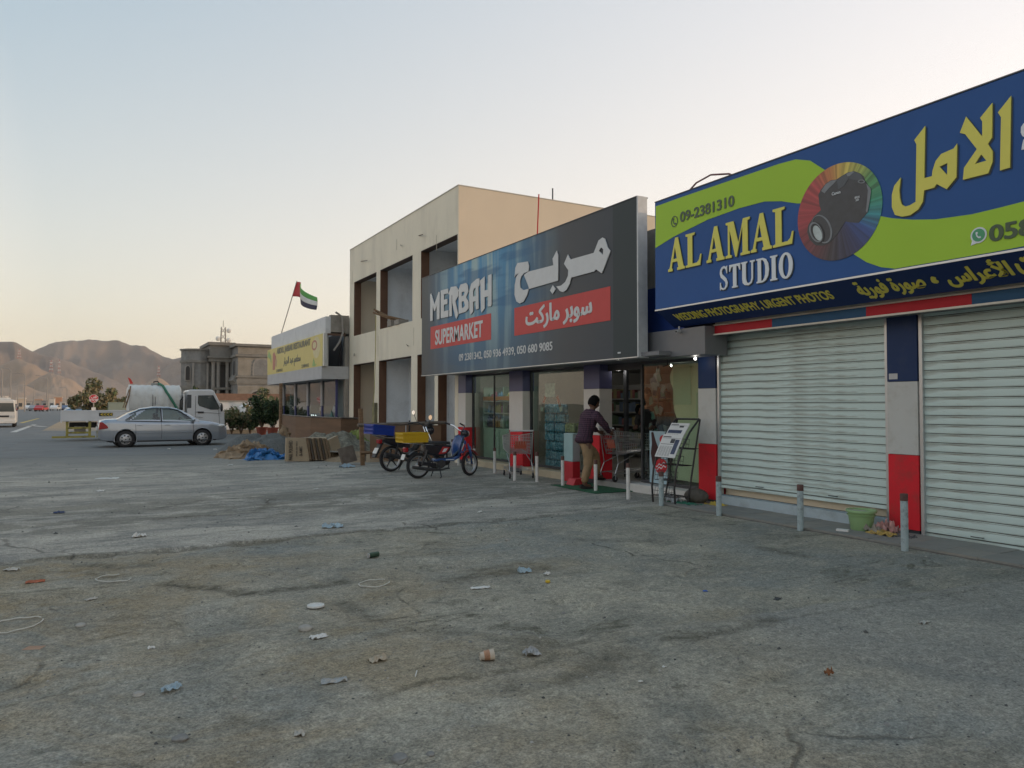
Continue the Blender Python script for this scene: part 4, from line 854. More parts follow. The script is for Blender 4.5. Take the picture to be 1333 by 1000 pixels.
for z0, z1, xb in ((.05, 3.3, 9.6), (4.0, 6.3, 9.9)):
    MB().box(xb, xb+.15, YA+.25, YB-.2, z0, z1).build('inner_wall', INW, wb)
    for y in (24.3, 20.95): MB().box(X1+.021, xb, y, y+.15, z0, z1).build('partition', INW, wb)
# power sockets, fuse board, rebar stubs, hanging wires
for y, z in ((22.3, .9), (22.45, .9)): MB().box(9.58, 9.6, y, y+.09, z, z+.09).build('socket_box', M('socket_hole', (.05, .05, .05), .8), wb)
fb = MB().box(9.45, 9.6, 19.85, 20.2, 1.75, 2.35).build('fuse_box', M('fuse_grey', (.15, .16, .16), .5), wb)
for x, y in ((443, 302), (476, 383), (497, 320), (542, 306), (522, 310), (533, 449), (463, 464)):
    pass
for k, (x0_, y0_, x1_, y1_) in enumerate(((466, 340.5, 483, 339.5), (520, 319.5, 527, 319.5), (542, 307, 556, 306), (530, 451, 535, 449), (459, 464.5, 466, 460.5))):
    a = on_x(x0_, y0_, 8.5); c = on_x(x1_, y1_, 8.5); c.x = 8.36; MB().tube([tuple(a+Vector((.05, 0, 0))), tuple(c)], .012, 5).build('rebar_stub', M('rusty_bar', (.09, .065, .05), .8), wb)
a = on_x(489.5, 408, 8.3); 
ct = None and tag(MB().tube([(8.4, 24.15, 4.7), (8.3, 24.45, 4.74), (8.25, 24.6, 4.68)], .03, 6).box(8.2, 8.5, 22.9, 23.3, 4.13, 4.4).build('wall_fitting', M('fitting', (.25, .24, .22), .7), wb), None)
def cable(pts, r, m, lab, name='cable'):
    q = MB().tube(pts, r, 6).build(name, m, loc=pts[0]); return tag(q, lab, 'cable')
pl_ = thing('timber_props', 'bundle of rough poles jutting from the sill of the upper middle bay', 'poles', (8.5, 23.5, 4.15))
WOOD = M('rough_wood', (.20, .125, .07), .85, var=.35, scale=6, bump=.4, bscale=20, stretch=(1, 1, 4)); WOODG = M('grey_wood', (.17, .14, .115), .9, var=.3, scale=6, bump=.4)
for k, (p_, q_) in enumerate((((486, 407), (524, 421)), ((487, 403), (520, 419)), ((492, 409), (527, 417)), ((489, 405), (500, 412)))):
    a = on_x(*p_, 8.15+.05*k); b_ = on_x(*q_, 8.75); MB().tube([tuple(a), tuple(b_)], .032, 6).build('pole', WOOD, pl_)
MB().box(8.46, 8.8, 23.0, 23.35, 4.125, 4.33).box(8.46, 8.8, 22.3, 22.7, 4.125, 4.28).build('block', CONC, pl_)
cable([(8.44, 24.42, 4.6), (8.43, 24.42, 3.4), (8.42, 24.46, 2.2), (8.40, 24.55, 1.3), (8.42, 24.5, .95)], .014, M('yellow_cable', (.38, .34, .13), .7), 'yellowish cable hanging down the pier from the jutting poles')
mt_ = thing('meter_box', 'weathered greenish meter box fixed on the pier under the hanging cable', 'meter box', (8.45, 24.5, 1.2))
MB().box(8.40, 8.50, 24.38, 24.66, .85, 1.62).build('box', M('meter', (.16, .15, .09), .7, var=.3), mt_, bevel=.006); MB().box(8.392, 8.399, 24.42, 24.62, .95, 1.5).build('cover', M('meter_cover', (.22, .2, .1), .7, var=.3), mt_)
tag(MB().tube([(12.5, 19.5, 7.4), (12.5, 19.5, 8.35)], .025, 6).build('roof_stub', DALU, loc=(12.5, 19.5, 7.4)), 'dark vertical rod on the roof edge of the cream building', 'rod')
# small services and run-off marks on the cream front
for y_, z_, l_ in ((27.3, 6.6, .5), (24.35, 3.9, .7), (21.1, 3.9, .55), (19.4, 6.4, .45), (22.6, 6.9, .35)):
    MB().box(8.494, 8.499, y_-.012, y_+.012, z_-l_, z_).build('run_off_mark', M('run_off', (.50, .45, .36), .9), wb)
for y_ in (26.0, 22.9, 19.6): MB().tube([(9.1, y_, 3.3), (9.1, y_+.04, 3.05), (9.08, y_+.1, 2.85)], .010, 5).build('loose_wire', M('wire_pale', (.5, .5, .48), .6), wb)
# ================================================================ restaurant
rs = thing('restaurant', 'white single storey restaurant with yellow sign and glazed front at the end of the row', 'restaurant', (7.6, 32, 0))
RW = M('restaurant_white', (.64, .65, .66), .75, var=.05, scale=1.2, dirt=(.36, .36, .37), dirt_amt=.4)
RY0, RY1 = 27.7, 37.4
MB().box(7.6, 7.8, RY0, RY1, 4.25, 4.88).build('parapet', RW, rs); MB().box(7.6, 7.8, RY0+.3, RY1, 3.0, 4.25).build('wall', RW, rs)
MB().box(7.8, 8.5, RY0-.02, RY0+.25, 4.3, 4.95).box(8.36, 8.5, RY0-.02, RY0+.2, 0, 4.3).build('block_wall', CONC, rs)
MB().box(8.5, 15, RY0+.1, RY1, 0, 4.9).build('main_block', RW, rs)
MB().box(7.8, 8.5, RY0+.1, RY0+.3, 4.2, 4.3).build('lintel', WOODG, rs); MB().box(7.55, 8.5, RY0-.02, RY0+.02, 4.16, 4.24).build('lintel', M('rusty_beam', (.12, .07, .05), .8), rs)
MB().box(8.3, 8.36, RY0+.5, RY1, 3, 4.3).build('dark_inner', BLACK, rs)
MB().box(7.45, 8.5, RY0-.05, RY1+.1, 2.52, 3.0).build('canopy_slab', M('canopy_white', (.48, .48, .48), .75, var=.08, dirt=(.3, .29, .28), dirt_amt=.5, bump=.2), rs)
ygl = [27.95, 29.95, 32.2, 34.5, 36.9]
RGL = glass_mat('restaurant_glass', (.45, .5, .5), 3.0)
for a, b_ in zip(ygl[:-1], ygl[1:]):
    w = bpy.data.objects.new('window', None); COL.objects.link(w); w.parent = rs
    MB().box(8.08, 8.16, a, a+.09, .3, 2.52).box(8.08, 8.16, b_-.09, b_, .3, 2.52).box(8.08, 8.16, a+.09, b_-.09, .3, .4).build('frame', M('frame_blue', (.05, .055, .16), .5), w)
    MB().box(8.11, 8.118, a+.09, b_-.09, .4, 2.52).build('pane', RGL, w)
    MB().box(8.06, 8.2, b_-.12, b_+.12, 1.5, 2.51).build('frame', M('frame_pale', (.32, .32, .33), .5), w)
MB().box(8.06, 8.3, RY0, RY1, -.05, .3).build('plinth', RW, rs)
for k, (y, z) in enumerate(((32.9, 1.05), (32.2, 1.1), (31.9, 1.1), (31.5, 1.1))):
    bl = thing('shop_light', ['small glowing lamp alone at the left behind the restaurant glass', 'glowing lamp, left of the trio behind the restaurant glass', 'glowing lamp, middle of the trio behind the restaurant glass', 'glowing lamp, right of the trio behind the restaurant glass'][k], 'lamp', (8.25, y, z), group='lamps behind the restaurant glass'); MB().ball((8.25, y, z), .028, 8, 6).build('bulb', M('bulb_glow'  , (1, .97, .92)), bl)
rg = thing('restaurant_sign', 'faded yellow restaurant sign with grey lettering under the white parapet', 'shop sign', (7.45, 32, 3))
def ysign():
    m = M('sign_yellow_print', (.60, .50, .14), .45, var=.08, scale=.8, dirt=(.62, .50, .20), dirt_amt=.7, dirt_scale=.35); return m
MB().box(7.45, 7.62, 27.55, 37.55, 3.0, 4.22).build('panel', ysign(), rg); MB().box(7.46, 7.59, 27.40, 27.549, 2.99, 4.23).build('end_frame', ALU, rg)
GT = M('sign_grey_text', (.14, .15, .12), .5); OT = M('sign_orange', (.45, .16, .12), .5); LG = M('sign_leaf', (.25, .42, .14), .5)
wall_text('ABDUL JABBAR RESTAURANT', 35.4, 29.3, 3.82, 4.16, 7.444, GT, rg, .045); wall_text(arabic('مطعم عبد الجبار'), 34.0, 30.9, 3.2, 3.66, 7.444, GT, rg, .05)
wall_text('2388452', 35.5, 34.2, 3.06, 3.19, 7.444, GT, rg, .01); wall_text('2388452', 30.7, 29.5, 3.06, 3.19, 7.444, GT, rg, .01)
sheet('figure_print', [[(36.3, 3.2), (36.3, 3.95), (36.0, 4.05), (35.75, 3.9), (35.55, 3.78), (35.75, 3.6), (35.8, 3.2)]], 7.445, OT, rg); sheet('figure_print', [[(35.75, 3.4), (35.6, 3.75), (35.35, 3.6), (35.5, 3.3)]], 7.4445, M('sign_skin', (.5, .33, .2), .5), rg)
sheet('leaf_print', [[(37.5, 3.9), (37.2, 4.15), (36.7, 3.9), (36.6, 3.5), (36.9, 3.75)]], 7.445, LG, rg); sheet('leaf_print', [[(29.0, 3.05), (28.8, 3.35), (28.55, 3.1), (28.3, 3.12), (28.6, 3.03)]], 7.445, LG, rg)
sheet('badge_print', [[(28.7+.4*cos(i*.42), 3.85+.2*sin(i*.42)) for i in range(15)], [(28.7+.28*cos(i*.42), 3.85+.13*sin(i*.42)) for i in range(15)]], 7.445, OT, rg)
sheet('badge_print', [[(28.4+.55*cos(i*.42), 3.75+.42*sin(i*.42)) for i in range(15)]], 7.4475, M('sign_pale_yellow', (.62, .55, .3), .5), rg)
cable([(8.1, 27.62, 4.97), (7.95, 27.6, 5.05), (8.2, 27.6, 4.9), (8.25, 27.6, 4.3), (8.1, 27.6, 3.9), (7.9, 27.65, 3.6)], .04, M('pipe_grey', (.3, .28, .26), .7), 'grey pipe looping over the roof corner of the restaurant')
# flag on a leaning pole
fl = thing('flag', 'red, green, white and black flag flying from a leaning pole on the restaurant roof', 'flag', (7.9, 36.6, 4.85))
pb = on_x(365, 434, 7.9); ptp = on_x(386.5, 366, 7.9); pb.z = 4.85
FP = M('flag_pole', (.35, .33, .3), .5); MB().tube([tuple(pb), tuple(ptp)], .022, 6).build('pole', FP, fl)
A_ = ptp-(ptp-pb)*.012; B_ = on_x(380.5, 386, 7.9); C_ = on_x(407, 401, 7.9); D_ = on_x(406, 384.5, 7.9)
def fp(u, v): # v 0 bottom..1 top ; u 0 hoist..1 fly
    lo_ = B_*(1-u)+C_*u; hi_ = A_*(1-u)+D_*u; p = lo_*(1-v)+hi_*v
    return p+Vector((.22*sin(u*7+v*1.2)*u**.5, 0, .10*sin(u*5.5)-.0))
def band(u0, u1, v0, v1, c):
    q = MB().grid(lambda a, b_: fp(u0+(u1-u0)*a, v0+(v1-v0)*b_), 14, 6).build('flag_stripe', c, fl, smooth=True); md = q.modifiers.new('s', 'SOLIDIFY'); md.thickness = .01
band(0, .27, 0, 1, M('flag_red', (.5, .03, .04), .7)); band(.27, 1, .667, 1, M('flag_green', (.10, .33, .07), .7)); band(.27, 1, .333, .667, M('flag_white', (.62, .6, .56), .7)); band(.27, 1, 0, .333, M('flag_black', (.03, .025, .05), .7))
# ================================================================ hills
HILL = M('hill_rock', (.20, .155, .125), .95, var=.3, scale=.004, bump=.5, bscale=.02, dirt=(.30, .23, .175), dirt_amt=.5, dirt_scale=.009)
HILLP = M('hill_pale', (.31, .225, .16), .95, var=.18, scale=.01, bump=.3, bscale=.05, dirt=(.23, .17, .125), dirt_amt=.6, dirt_scale=.02)
def ridge(name, pts, dist, depth, mat, rough, back=1.0, seed=0, nu=260, nv=46, skirt=.55):
    """a range whose crest passes through the surveyed (photo x, photo y) points at the given distance"""
    az, hh = [], []
    for x, y in pts:
        d = _ray(x, y); az.append(atan2(d.x, d.y)); hh.append(EYE+dist*d.z/sqrt(d.x*d.x+d.y*d.y))
    q = MB()
    def fn(u, v):
        a = az[0]+(az[-1]-az[0])*u; H_ = float(np.interp(a, az, hh))
        w = (v-skirt)/(1-skirt) if v > skirt else (v-skirt)/skirt           # -1 front foot, 0 crest, 1 back foot
        r = dist+w*(depth if w < 0 else depth*back)
        s_ = (1-abs(w)); s_ = s_**1.15
        rav = fbm(a*22+seed, w*1.4, seed, 5)
        k = (1-abs(w)**2)
        z = H_*s_*(1+rough*rav*min(1, abs(w)*4)) + rough*.10*H_*(abs(fbm(a*60, w*5, seed+2, 6))-.15)
        return (r*sin(a), r*cos(a), max(-2, z-1))
    q.grid(fn, nu, nv); o = q.build(name, mat, smooth=True); o['kind'] = 'structure'; return o
R1 = [(-900, 440), (-600, 462), (-400, 432), (-250, 452), (-120, 430), (-60, 446), (0, 443), (18, 443), (30, 449), (42, 456), (60, 461), (90, 470), (140, 490), (200, 520)]
R2 = [(-300, 520), (-100, 505), (-20, 480), (20, 466), (42, 455.5), (58, 449), (72, 444.5), (90, 442.5), (112, 442), (125, 440.5), (136, 441.5), (150, 441), (160, 443), (170, 447), (185, 449), (200, 456), (215, 464), (226, 466.5), (240, 463), (260, 458), (300, 466), (360, 450), (430, 470), (520, 462), (700, 470), (1000, 460)]
R3 = [(170, 520), (205, 486), (225, 470), (245, 462), (262, 468), (300, 455), (360, 470), (450, 500), (600, 520)]
ridge('hills', R1, 2150, 420, HILL, .36, seed=3, nu=420); ridge('hills', R2, 2500, 520, HILL, .36, seed=8, nu=560); ridge('hills', R3, 2300, 300, HILL, .36, seed=5, nu=160)
F1 = [(-300, 500), (-150, 470), (-60, 488), (-5, 478), (12, 468.5), (26, 466), (36, 472), (50, 479), (62, 483), (70, 486), (84, 492), (100, 505), (125, 523)]
F2 = [(12, 523), (35, 500), (52, 489), (66, 484), (80, 489), (95, 494), (112, 506), (140, 523)]
F3 = [(165, 523), (185, 503), (198, 493), (206, 489.5), (215, 495), (232, 508), (262, 523)]
F0 = [(-200, 515), (-40, 505), (10, 503), (30, 498), (48, 507), (90, 518), (130, 524)]
for i, (f, d_) in enumerate(((F1, 1500), (F2, 1300), (F3, 1400), (F0, 1050))): ridge('foothills', f, d_, 170, HILLP, .5, seed=11+i, nu=140)
# pylons on the foothills
PYR, PYW = M('pylon_red', (.38, .09, .07), .6), M('pylon_white', (.62, .6, .58), .6)
def pylon(px_, ybase, ytop, dist, w, lab):
    d = _ray(px_, ybase); k = dist/sqrt(d.x*d.x+d.y*d.y); b_ = Vector((0, 0, EYE))+d*k; d2 = _ray(px_, ytop); H_ = (Vector((0, 0, EYE))+d2*k).z-b_.z
    t_ = thing('pylon', lab, 'pylon', b_-Vector((0, 0, 4))); n = 7
    for s_ in range(n):
        z0, z1 = H_*s_/n, H_*(s_+1)/n; w0, w1 = w*(1-.8*s_/n), w*(1-.8*(s_+1)/n); q = MB()
        for sx_, sy_ in ((1, 1), (1, -1), (-1, -1), (-1, 1)): q.tube([b_+Vector((sx_*w0, sy_*w0, z0)), b_+Vector((sx_*w1, sy_*w1, z1))], .20, 4)
        for sx_, sy_ in ((1, 1), (1, -1), (-1, -1), (-1, 1)): q.tube([b_+Vector((sx_*w0, sy_*w0, z0)), b_+Vector((-sy_*w1, sx_*w1, z1))], .13, 4)
        q.build('tower_section', (PYR, PYW)[s_ % 2], t_)
    q = MB()
    for z in (.62, .78, .93): q.tube([b_+Vector((-w*1.0, 0, H_*z)), b_+Vector((0, 0, H_*z+1.2)), b_+Vector((w*1.0, 0, H_*z))], .22, 4)
    q.build('cross_arm', PYW, t_)
    q = MB()
    for sx_, sy_ in ((1, 1), (1, -1), (-1, -1), (-1, 1)): q.tube([b_+Vector((sx_*w, sy_*w, -6)), b_+Vector((sx_*w, sy_*w, 0))], .5, 4)
    q.build('footing', CONC, t_)
pylon(25, 467, 454.5, 1500, 2.6, 'red and white pylon on the pale spur furthest left'); pylon(66.5, 484, 469, 1300, 2.2, 'red and white pylon on the second hill spur'); pylon(206.5, 490, 476.5, 1400, 2.2, 'red and white pylon standing above the tank of the truck')
pylon(77, 486, 468, 1750, 2.2, 'faint grey pylon just right of the second pylon')
# ================================================================ far town, poles and cars along the road
HW = [M('house_%d' % i, c, .8, var=.08, scale=.5) for i, c in enumerate([(.55, .52, .48), (.42, .22, .13), (.38, .36, .34), (.48, .40, .32), (.30, .27, .25)])]
WDARK = M('far_window', (.05, .055, .06), .3)
def far_house(x0, x1, yt, D, mi, lab):
    a = on_y(x0, 527, D); b_ = on_y(x1, 527, D); zt = on_y(x0, yt, D).z; h = thing('house', lab, 'house', (a.x, D, 0))
    MB().box(a.x, b_.x, D, D+9, -.5, zt).build('wall', HW[mi], h); MB().box(a.x-.15, b_.x+.15, D-.15, D+9.1, zt, zt+.3).build('roof', HW[(mi+2) % 5], h)
    w_ = b_.x-a.x; n = max(1, int(w_/3))
    for fl_ in range(max(1, int(zt/3.2))):
        for k in range(n): cx_ = a.x+w_*(k+.5)/n; MB().box(cx_-.5, cx_+.5, D-.05, D+.02, .9+fl_*3.1, 2.1+fl_*3.1).build('window', WDARK, h)
for i, (x0, x1, yt, D, mi, lab) in enumerate((
    (64, 70.5, 519.5, 330, 0, 'small white cube house at the foot of the hills, left of the orange house'), (70, 80, 517.5, 350, 1, 'orange brown two storey house in the far town'), (78, 87, 524, 320, 0, 'low white house right of the orange house'),
    (33, 41, 523, 330, 2, 'low grey house in the far town behind the minibus'), (44, 54, 521, 380, 4, 'brownish far house left of the white cube house'), (54, 62, 522.5, 360, 2, 'small grey far house beside the white cube house'),
    (88, 97, 522.5, 400, 2, 'pale grey far house between the white house and the trees'), (22, 31, 519, 290, 3, 'tan house rising just right of the minibus'), (98, 106, 524, 380, 3, 'low tan far house half hidden by the tree'), (-14, 6, 517, 260, 3, 'tan far house behind the minibus at the left edge'), (8, 20, 521, 420, 0, 'low white far house behind the minibus roof'))): far_house(x0, x1, yt, D, mi, lab)
PG = M('pole_grey', (.30, .28, .26), .5, .3)
for k, (px_, yt, D) in enumerate(((2, 480, 140), (13, 480, 165), (32, 487, 190), (60.5, 490, 215), (62.5, 493, 245), (44, 503, 230), (23, 498, 260), (87, 505, 300))):
    b_ = on_y(px_, 527, D); zt = on_y(px_, yt, D).z
    lp = thing('street_lamp', ['tall grey street lamp at the left edge of the road', 'tall street lamp second from the left edge', 'street lamp rising right of the minibus', 'street lamp below the second pylon, nearer one of the pair', 'street lamp below the second pylon, further one of the pair', 'short distant street lamp left of the pair', 'distant thin street lamp just over the minibus', 'distant short street lamp left of the roadside trees'][k], 'street lamp', (b_.x, D, 0), group='street lamps along the main road')
    MB().tube([(b_.x, D, 0), (b_.x, D, zt-.4), (b_.x-.3, D, zt)], [.13, .09, .07], 6).build('pole', PG, lp); MB().tube([(b_.x-.3, D, zt), (b_.x-1.8, D, zt+.15)], .07, 5).build('arm', PG, lp); MB().box(b_.x-2.4, b_.x-1.7, D-.14, D+.14, zt+.1, zt+.24).build('lamp_head', PG, lp)
def far_car(px_, D, c, lab, rz=0):
    p = on_y(px_, 527, D); q = thing('parked_car', lab, 'car', (p.x, D, 0), rz); m = M('far_paint_%s' % c[0], c[1], .3, var=.05, coat=.5)
    MB().prism([(-2.1, .35), (2.1, .35), (2.15, .75), (1.5, .9), (.9, 1.4), (-1.1, 1.42), (-1.8, .95), (-2.15, .85)], 'Y', -.85, .85).build('body', m, q, world=False, bevel=.06)
    MB().prism([(-1.5, .92), (1.25, .92), (.82, 1.34), (-1.0, 1.36)], 'Y', -.87, .87).build('window', WDARK, q, world=False)
    for x in (-1.3, 1.3):
        for y in (-.8, .8): MB().lathe([(0, -.1), (.32, -.1), (.32, .1), (0, .1)], (x, y, .32), 'Y', 14).build('wheel', BLACK, q, world=False)
for k, (px_, D, c, lab, rz) in enumerate(((134, 86, ('white', (.6, .6, .6)), 'white car parked behind the flatbed, only its roof showing', .1), (100, 190, ('white', (.6, .6, .6)), 'far white car on the verge left of the trees', .6), (54, 200, ('red', (.45, .03, .03)), 'far red car on the road in front of the houses', 1.3), (47, 215, ('grey', (.25, .25, .27)), 'far grey car left of the red car', 1.2), (72, 230, ('white', (.6, .6, .6)), 'far white car below the white cube house', 1.4), (86, 240, ('blue', (.08, .12, .22)), 'far dark blue car left of the trees', 1.5), (106, 130, ('bluecover', (.10, .22, .40)), 'blue car partly hidden behind the flatbed near the stop sign', .2), (38, 240, ('white', (.6, .6, .6)), 'far white car just right of the minibus', 1.4))): far_car(px_, D, c, lab, rz)
# ================================================================ trees and bushes
LEAF = [M('leaf_%s' % n, c, .75, var=.3, scale=2) for n, c in (('olive', (.22, .19, .10)), ('green', (.085, .12, .045)), ('deep', (.022, .05, .016)), ('dusty', (.24, .205, .13)))]
BARK = M('bark', (.14, .10, .07), .9, var=.25)
def crown(c, r, n, mats, seed, size=.16, hollow=.35, parent=None, droop=0):
    rr = random.Random(seed); q = MB(); cl = [(Vector((rr.gauss(0, .42)*r[0], rr.gauss(0, .42)*r[1], rr.gauss(0, .36)*r[2])), rr.uniform(.28, .5)) for _ in range(13)]
    for k in range(n):
        cc, cr_ = cl[rr.randrange(13)]; d = Vector((rr.gauss(0, 1), rr.gauss(0, 1), rr.gauss(0, 1))).normalized()*rr.random()**.5
        p = Vector(c)+cc+Vector((d.x*r[0], d.y*r[1], d.z*r[2]))*cr_
        if p.z < c[2]-r[2]*1.0: continue
        s_ = size*rr.uniform(.5, 1.3); n_ = Vector((rr.gauss(0, 1), rr.gauss(0, 1), rr.gauss(.5, 1))).normalized(); u = n_.orthogonal().normalized(); u = Matrix.Rotation(rr.random()*6.3, 3, n_)@u; w = n_.cross(u)*.45
        q.add([p-u*s_, p-w*s_, p+u*s_-Vector((0, 0, droop*s_)), p+w*s_], [(0, 1, 2, 3)], rr.randrange(len(mats)))
    o = q.build('crown', mats, parent); o['kind'] = 'stuff'; return o
def tree(px_, D, w, h, lab, seed, mats, size=.2, n=2600, zc=.58, trunk=True, name='tree'):
    b_ = on_y(px_, 527, D); t_ = thing(name, lab, 'tree' if name != 'bush' else 'bush', (b_.x, D, 0)); rr = random.Random(seed)
    q = MB(); q.tube([(b_.x, D, -.1), (b_.x+.1, D, h*.25), (b_.x-.05, D, h*.5)], [.06*h**.8, .045*h**.8, .03*h**.8], 7)
    for k in range(6): a = rr.random()*6.3; q.tube([(b_.x, D, h*.3), (b_.x+cos(a)*w*.2, D+sin(a)*w*.2, h*.5), (b_.x+cos(a)*w*.38, D+sin(a)*w*.38, h*rr.uniform(.55, .85))], [.025*h**.8, .016*h**.8, .008], 5)
    q.build('trunk', BARK, t_); crown((b_.x, D, h*zc), (w/2, w/2, h*(1-zc)), n, mats, seed, size, parent=t_); return t_
OL = [LEAF[0], LEAF[0], LEAF[3], LEAF[1]]; GR = [LEAF[1], LEAF[2], LEAF[2], LEAF[0]]
tree(122, 84, 3.4, 3.5, 'rounded dusty acacia tree behind the stop sign', 5, OL, .22, 3600, .52)
tree(147, 88, 2.8, 2.8, 'smaller dusty tree right of the stop sign, behind the truck bed', 9, OL, .22, 2600, .5); tree(161, 92, 2.4, 3.0, 'dusty tree just left of the white tank', 15, OL, .22, 2200, .5)
tree(254, 86, 2.2, 3.3, 'small green tree between the truck cab and the villa', 21, GR, .22, 1500)
def bush(x0, y0, D, w, h, lab, seed, mats, n=1500, size=.11, pot=False):
    b_ = on_y(x0, 527, D); t_ = thing('bush', lab, 'bush', (b_.x, D, 0)); rr = random.Random(seed); q = MB()
    z0 = .32 if pot else 0
    for k in range(9): a = rr.random()*6.3; q.tube([(b_.x, D, z0), (b_.x+cos(a)*w*.15, D+sin(a)*w*.15, z0+h*.4), (b_.x+cos(a)*w*.36, D+sin(a)*w*.36, z0+h*rr.uniform(.6, .95))], [.03, .018, .006], 5)
    q.build('stem', BARK, t_); crown((b_.x, D, z0+h*.54), (w*.52, w*.5, h*.46), n, mats, seed, size, parent=t_)
    if pot: MB().lathe([(0, 0), (.2, 0), (.28, .34), (.31, .34), (.31, .4), (.26, .4), (.24, .3), (0, .3)], (b_.x, D, 0), 'Z', 16).build('pot', M('terracotta', (.30, .075, .045), .8, var=.15), t_)
BD = [LEAF[2], LEAF[2], LEAF[1]]
bush(341, 560, 39.6, 1.6, 1.45, 'dense dark green bush in a terracotta pot left of the timber pole', 31, BD, 3800, .10, True); bush(355, 560, 38.6, 1.1, 1.6, 'dark green bush in a terracotta pot against the timber pole', 37, BD, 2400, .10, True)
bush(326, 560, 41, 1.0, 1.15, 'low dark bush at the left foot of the potted bushes', 39, BD, 1200, .10)
bush(302, 560, 41.5, 1.5, 1.5, 'loose light green shrub with upright stems right of the truck cab', 41, [LEAF[1], LEAF[0]], 900, .12); bush(314, 560, 41.2, 1.5, 1.7, 'spiky light green shrub against the white wall', 43, [LEAF[1], LEAF[0]], 800, .12)
bush(356, 500, 46, 2.2, 2.7, 'green bush rising over the white wall beside the restaurant', 47, [LEAF[1], LEAF[0]], 1800, .13)
# ================================================================ white compound wall, cooler boxes
wl = thing('compound_wall', 'low white compound wall behind the shrubs in front of the villa', 'wall', (9, 46, 0))
MB().box(4.5, 16, 46, 46.22, -.05, 1.72).build('wall', WHITEP, wl); MB().box(4.45, 16, 45.95, 46.27, 1.72, 1.80).build('coping', CONC, wl); MB().box(4.8, 14, 49, 49.2, 1.7, 2.25).build('rear_wall', M('rust_brown', (.22, .13, .09), .9, var=.2), wl)
tk = thing('water_tank', 'small white domed water tank standing on the wall left of the bushes', 'tank', (on_y(320, 540, 44.5).x, 44.5, .6)); tx_ = tk.location.x
MB().lathe([(0, .5), (.42, .5), (.45, .6), (.45, 1.2), (.38, 1.45), (.15, 1.58), (0, 1.6)], (tx_, 44.5, 0), 'Z', 20).build('tank', WHITEP, tk, smooth=True); MB().box(tx_-.45, tx_+.45, 44.1, 44.9, 0, .5).build('base', CONC, tk)
kb = MB().box(5.2, 8.0, 41.8, 42.3, -.05, .22).build('kerb', KERB, loc=(6.5, 42, 0)); tag(kb, 'pale concrete kerb in front of the shrubs', 'kerb')
ub = thing('utility_box', 'grey green utility cabinet behind the truck bed near the trees', 'cabinet', (on_y(152, 530, 70).x, 70, 0)); ux = ub.location.x
MB().box(ux-.65, ux+.65, 70, 70.7, 0, 1.75).build('cabinet', M('cabinet_green', (.20, .24, .20), .6), ub, bevel=.03); MB().box(ux-.6, ux-.01, 69.98, 70, .15, 1.6).box(ux+.01, ux+.6, 69.98, 70, .15, 1.6).build('door', M('cabinet_green2', (.22, .26, .22), .6), ub)
# ================================================================ villa under construction
vl = thing('villa', 'grey block villa under construction with arched windows and a columned porch', 'house', (17, 100, 0))
VB = M('block_grey', (.185, .19, .19), .9, var=.22, scale=1.2, bump=.3, bscale=6, dirt=(.33, .32, .29), dirt_amt=.5, dirt_scale=.9); VT = M('block_tan', (.27, .25, .215), .9, var=.16, scale=1.2, bump=.3, bscale=6)
VC = M('villa_concrete', (.19, .185, .17), .9, var=.2, scale=.8); VD = M('villa_void', (.035, .035, .035), .9); VM = M('mortar', (.26, .25, .235), .9)
def arch(w, h, n=9): return [(-w/2, 0), (w/2, 0)]+[(w/2*cos(pi*i/n), h-w/2+w/2*sin(pi*i/n)) for i in range(n+1)]
bx0, bx1, by = 15.65, 26.5, 97.0
MB().box(bx0, bx1, by, by+12, -.1, 8.85).build('wall', VB, vl)
for z0, z1, e in ((4.15, 4.75, .12), (4.95, 5.15, .18), (7.55, 7.85, .25), (8.85, 9.15, .35)): MB().box(bx0-e, bx1, by-e, by+12, z0, z1).build('cornice', VC, vl)
# block courses on the facing wall : real pieces, proud of the joints
bb = MB(); rr = random.Random(2)
for fl_, (z0, z1) in enumerate(((.1, 4.1), (5.2, 7.5), (7.9, 8.8))):
    z = z0; r_ = 0
    while z < z1-.2:
        x = bx0+.05-(r_ % 2)*.2
        while x < 24: 
            xa, xb = max(x, bx0+.02), x+.385
            inside = fl_ == 1 and abs((xa+xb)/2-18.6) < 1.25 and z < 7.2
            if not inside: bb.box(xa, xb, by-.035-rr.random()*.015, by-.001, z, z+.185)
            x += .4
        z += .2; r_ += 1
o = bb.build('block_courses', VT, vl); o['kind'] = 'stuff'
sheet_y = lambda poly, y, m, nm, d=.06: MB().prism(poly, 'Y', y-d, y).build(nm, m, vl)
for cx_, z0, w_, h_ in ((18.6, 5.2, 1.9, 2.1), (21.8, 5.2, 1.9, 2.1)):
    MB().prism([(cx_+a, z0+b_) for a, b_ in arch(w_+.5, h_+.25)], 'Y', by-.12, by-.05).build('arch_surround', VM, vl); MB().prism([(cx_+a, z0+b_) for a, b_ in arch(w_, h_)], 'Y', by-.14, by-.11).build('window', VB, vl)
for cx_, z0, w_, h_ in ((18.3, .1, 3.0, 3.2), (21.9, .1, 3.0, 3.2)):
    MB().prism([(cx_+a, z0+b_) for a, b_ in arch(w_+.5, h_+.25)], 'Y', by-.12, by-.05).build('arch_surround', VM, vl); MB().prism([(cx_+a, z0+b_) for a, b_ in arch(w_, h_)], 'Y', by-.14, by-.11).build('opening', VD, vl)
for yc in (99, 102.6): 
    MB().prism([(yc+a, 5.1+b_) for a, b_ in arch(1.4, 2.2)], 'X', bx0-.1, bx0-.02).build('arch_surround', VM, vl); MB().prism([(yc+a, 5.15+b_) for a, b_ in arch(1.1, 2.0)], 'X', bx0-.12, bx0-.09).build('window', VD, vl)
